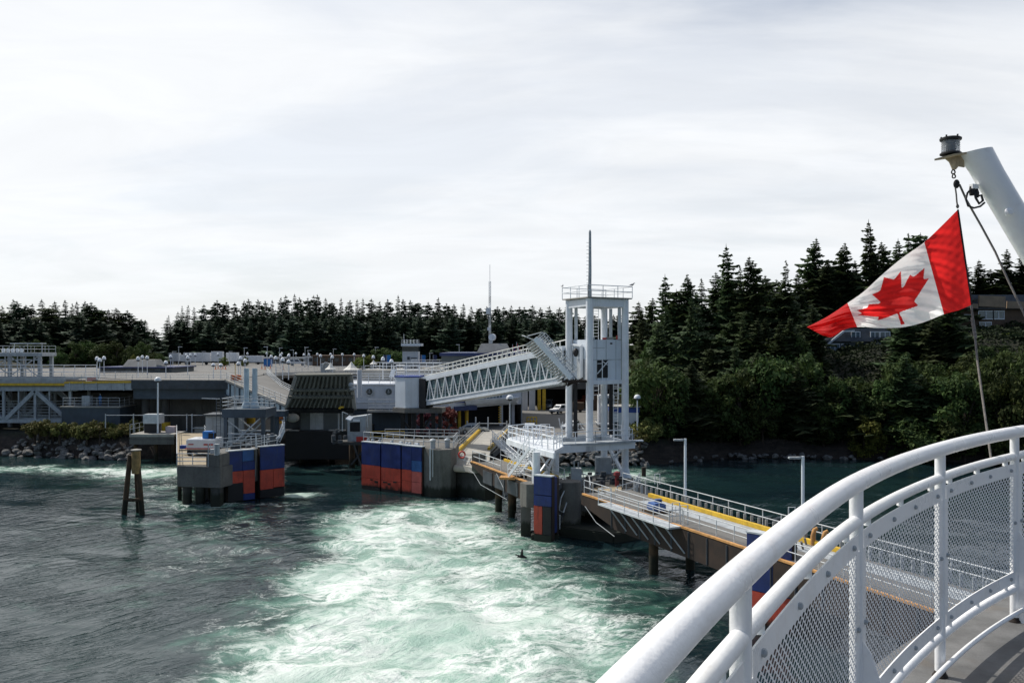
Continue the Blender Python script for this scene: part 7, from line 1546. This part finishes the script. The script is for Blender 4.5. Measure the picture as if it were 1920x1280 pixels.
# the flag
t = thing('maple_leaf_flag', 'red and white flag with a red maple leaf blowing out to the left', 'flag', at(1700, 520, D5))
tu = [0, .12, .25, .40, .5, .62, .75, .88, 1]; tp = [(1796, 393), (1765, 424), (1733, 454), (1687, 487), (1655, 514), (1620, 546), (1589, 568), (1550, 594), (1513, 613)]
bu = [0, .12, .25, .38, .5, .62, .75, .85, .93, 1]; bp = [(1822, 571), (1799, 581), (1770, 589), (1732, 604), (1695, 613), (1652, 615), (1607, 613), (1580, 619), (1559, 632), (1541, 628)]
NU, NV = 380, 180
u = np.linspace(0, 1, NU + 1); v = np.linspace(0, 1, NV + 1); U, Vv = np.meshgrid(u, v)
def smooth_interp(x, xp, fp):
    xp = np.array(xp); fp = np.array(fp, float); m = np.gradient(fp, xp); i = np.clip(np.searchsorted(xp, x) - 1, 0, len(xp) - 2); h = xp[i + 1] - xp[i]; s_ = (x - xp[i]) / h
    return (2 * s_**3 - 3 * s_**2 + 1) * fp[i] + (s_**3 - 2 * s_**2 + s_) * h * m[i] + (-2 * s_**3 + 3 * s_**2) * fp[i + 1] + (s_**3 - s_**2) * h * m[i + 1]
ix = lambda uu, P, Q: (smooth_interp(uu, P, [a[0] for a in Q]), smooth_interp(uu, P, [a[1] for a in Q]))
tx, ty = ix(U, tu, tp); bx, by = ix(U, bu, bp)
vq = Vv + .05 * np.sin(Vv * np.pi) * np.sin(U * 6)
PX = bx + (tx - bx) * vq; PY = by + (ty - by) * vq
# folds: a deep diagonal crease through the leaf, soft ripples from the hoist
dep = np.zeros_like(U)
for a_, fr, ph, sl_ in ((.050, 2.1, .4, .55), (.020, 4.6, 1.6, -.6), (.009, 9.0, .3, -1.1), (.005, 15., 2.0, -1.3)):
    dep += a_ * np.sin((U + sl_ * (Vv - .5) * .5) * fr * 2 * np.pi + ph) * np.clip(U * 3.0, 0, 1)
crease = (U - .47) - .10 * (Vv - .5); dep += .06 * np.exp(-(crease / .05) ** 2) * np.clip(Vv * 1.6, 0, 1)
top_roll = np.clip((Vv - .80) / .2, 0, 1) * np.clip((U - .2) / .15, 0, 1); dep += .10 * top_roll ** 2
tipf = np.clip((U - .82) / .18, 0, 1); dep += .05 * np.sin(tipf * np.pi * 1.5 + Vv * 5) * tipf
dep += .0012 * np.sin(U * 60 + Vv * 45) * np.sin(Vv * 23 - U * 31) + .10 * U
D_ = D5 + dep
vs = np.stack([(PX - 960) / F * D_, D_, EYE - (PY - HZ) / F * D_], -1).reshape(-1, 3)
idx = np.arange((NU + 1) * (NV + 1)).reshape(NV + 1, NU + 1)
fs = np.stack([idx[:-1, :-1].ravel(), idx[:-1, 1:].ravel(), idx[1:, 1:].ravel(), idx[1:, :-1].ravel()], 1)
fu = (U[:-1, :-1] + U[1:, 1:]).ravel() / 2; fv = (Vv[:-1, :-1] + Vv[1:, 1:]).ravel() / 2
leaf = [(4890, 4430), (4845, 3567), (4875, 3490), (4956, 3469), (5815, 3620), (5699, 3300), (5719, 3227), (6660, 2465), (6448, 2366), (6414, 2287), (6600, 1715), (6058, 1830), (5985, 1792), (5880, 1545), (5457, 1999), (5380, 2010), (5346, 1942), (5550, 890), (5223, 1079), (5132, 1052), (4800, 400)]
leaf = leaf + [(9600 - x, y) for x, y in reversed(leaf[:-1])]
lp = np.array([(x / 9600, 1 - y / 4800) for x, y in leaf]); lp = (lp - [.5, .5]) * [1.13, 1.06] + [.5, .5]
inside = np.zeros(len(fu), bool); j = len(lp) - 1
for i in range(len(lp)):
    c1 = (lp[i, 1] > fv) != (lp[j, 1] > fv); xx = (lp[j, 0] - lp[i, 0]) * (fv - lp[i, 1]) / (lp[j, 1] - lp[i, 1] + 1e-12) + lp[i, 0]; inside ^= c1 & (fu < xx); j = i
redf = inside | (fu < .25) | (fu > .75)
for m_ in (flag_r, flag_w):                           # thin cloth lets some light through
    nt = m_.node_tree; n_ = NT(nt); p_ = nt.nodes['Principled BSDF']; tr = n_.n('ShaderNodeBsdfTranslucent'); src = p_.inputs['Base Color'].links[0].from_socket; n_.l(src, tr.inputs[0]); ms = n_.n('ShaderNodeMixShader'); ms.inputs[0].default_value = .62; n_.l(p_.outputs[0], ms.inputs[1]); n_.l(tr.outputs[0], ms.inputs[2]); n_.l(ms.outputs[0], nt.nodes['Material Output'].inputs[0])
q = MB(); q.v = [tuple(a) for a in vs]; q.f = [tuple(int(k) for k in a) for a in fs]; q.m = [0 if r else 1 for r in redf]; fo_ = q.build('cloth', [flag_r, flag_w], t, smooth=80, fix=False)
q = MB(); q.path([Vector(vs[idx[k, 0]]) for k in range(0, NV + 1, 12)], .006, 6); q.build('hoist_band', black_rub, t)
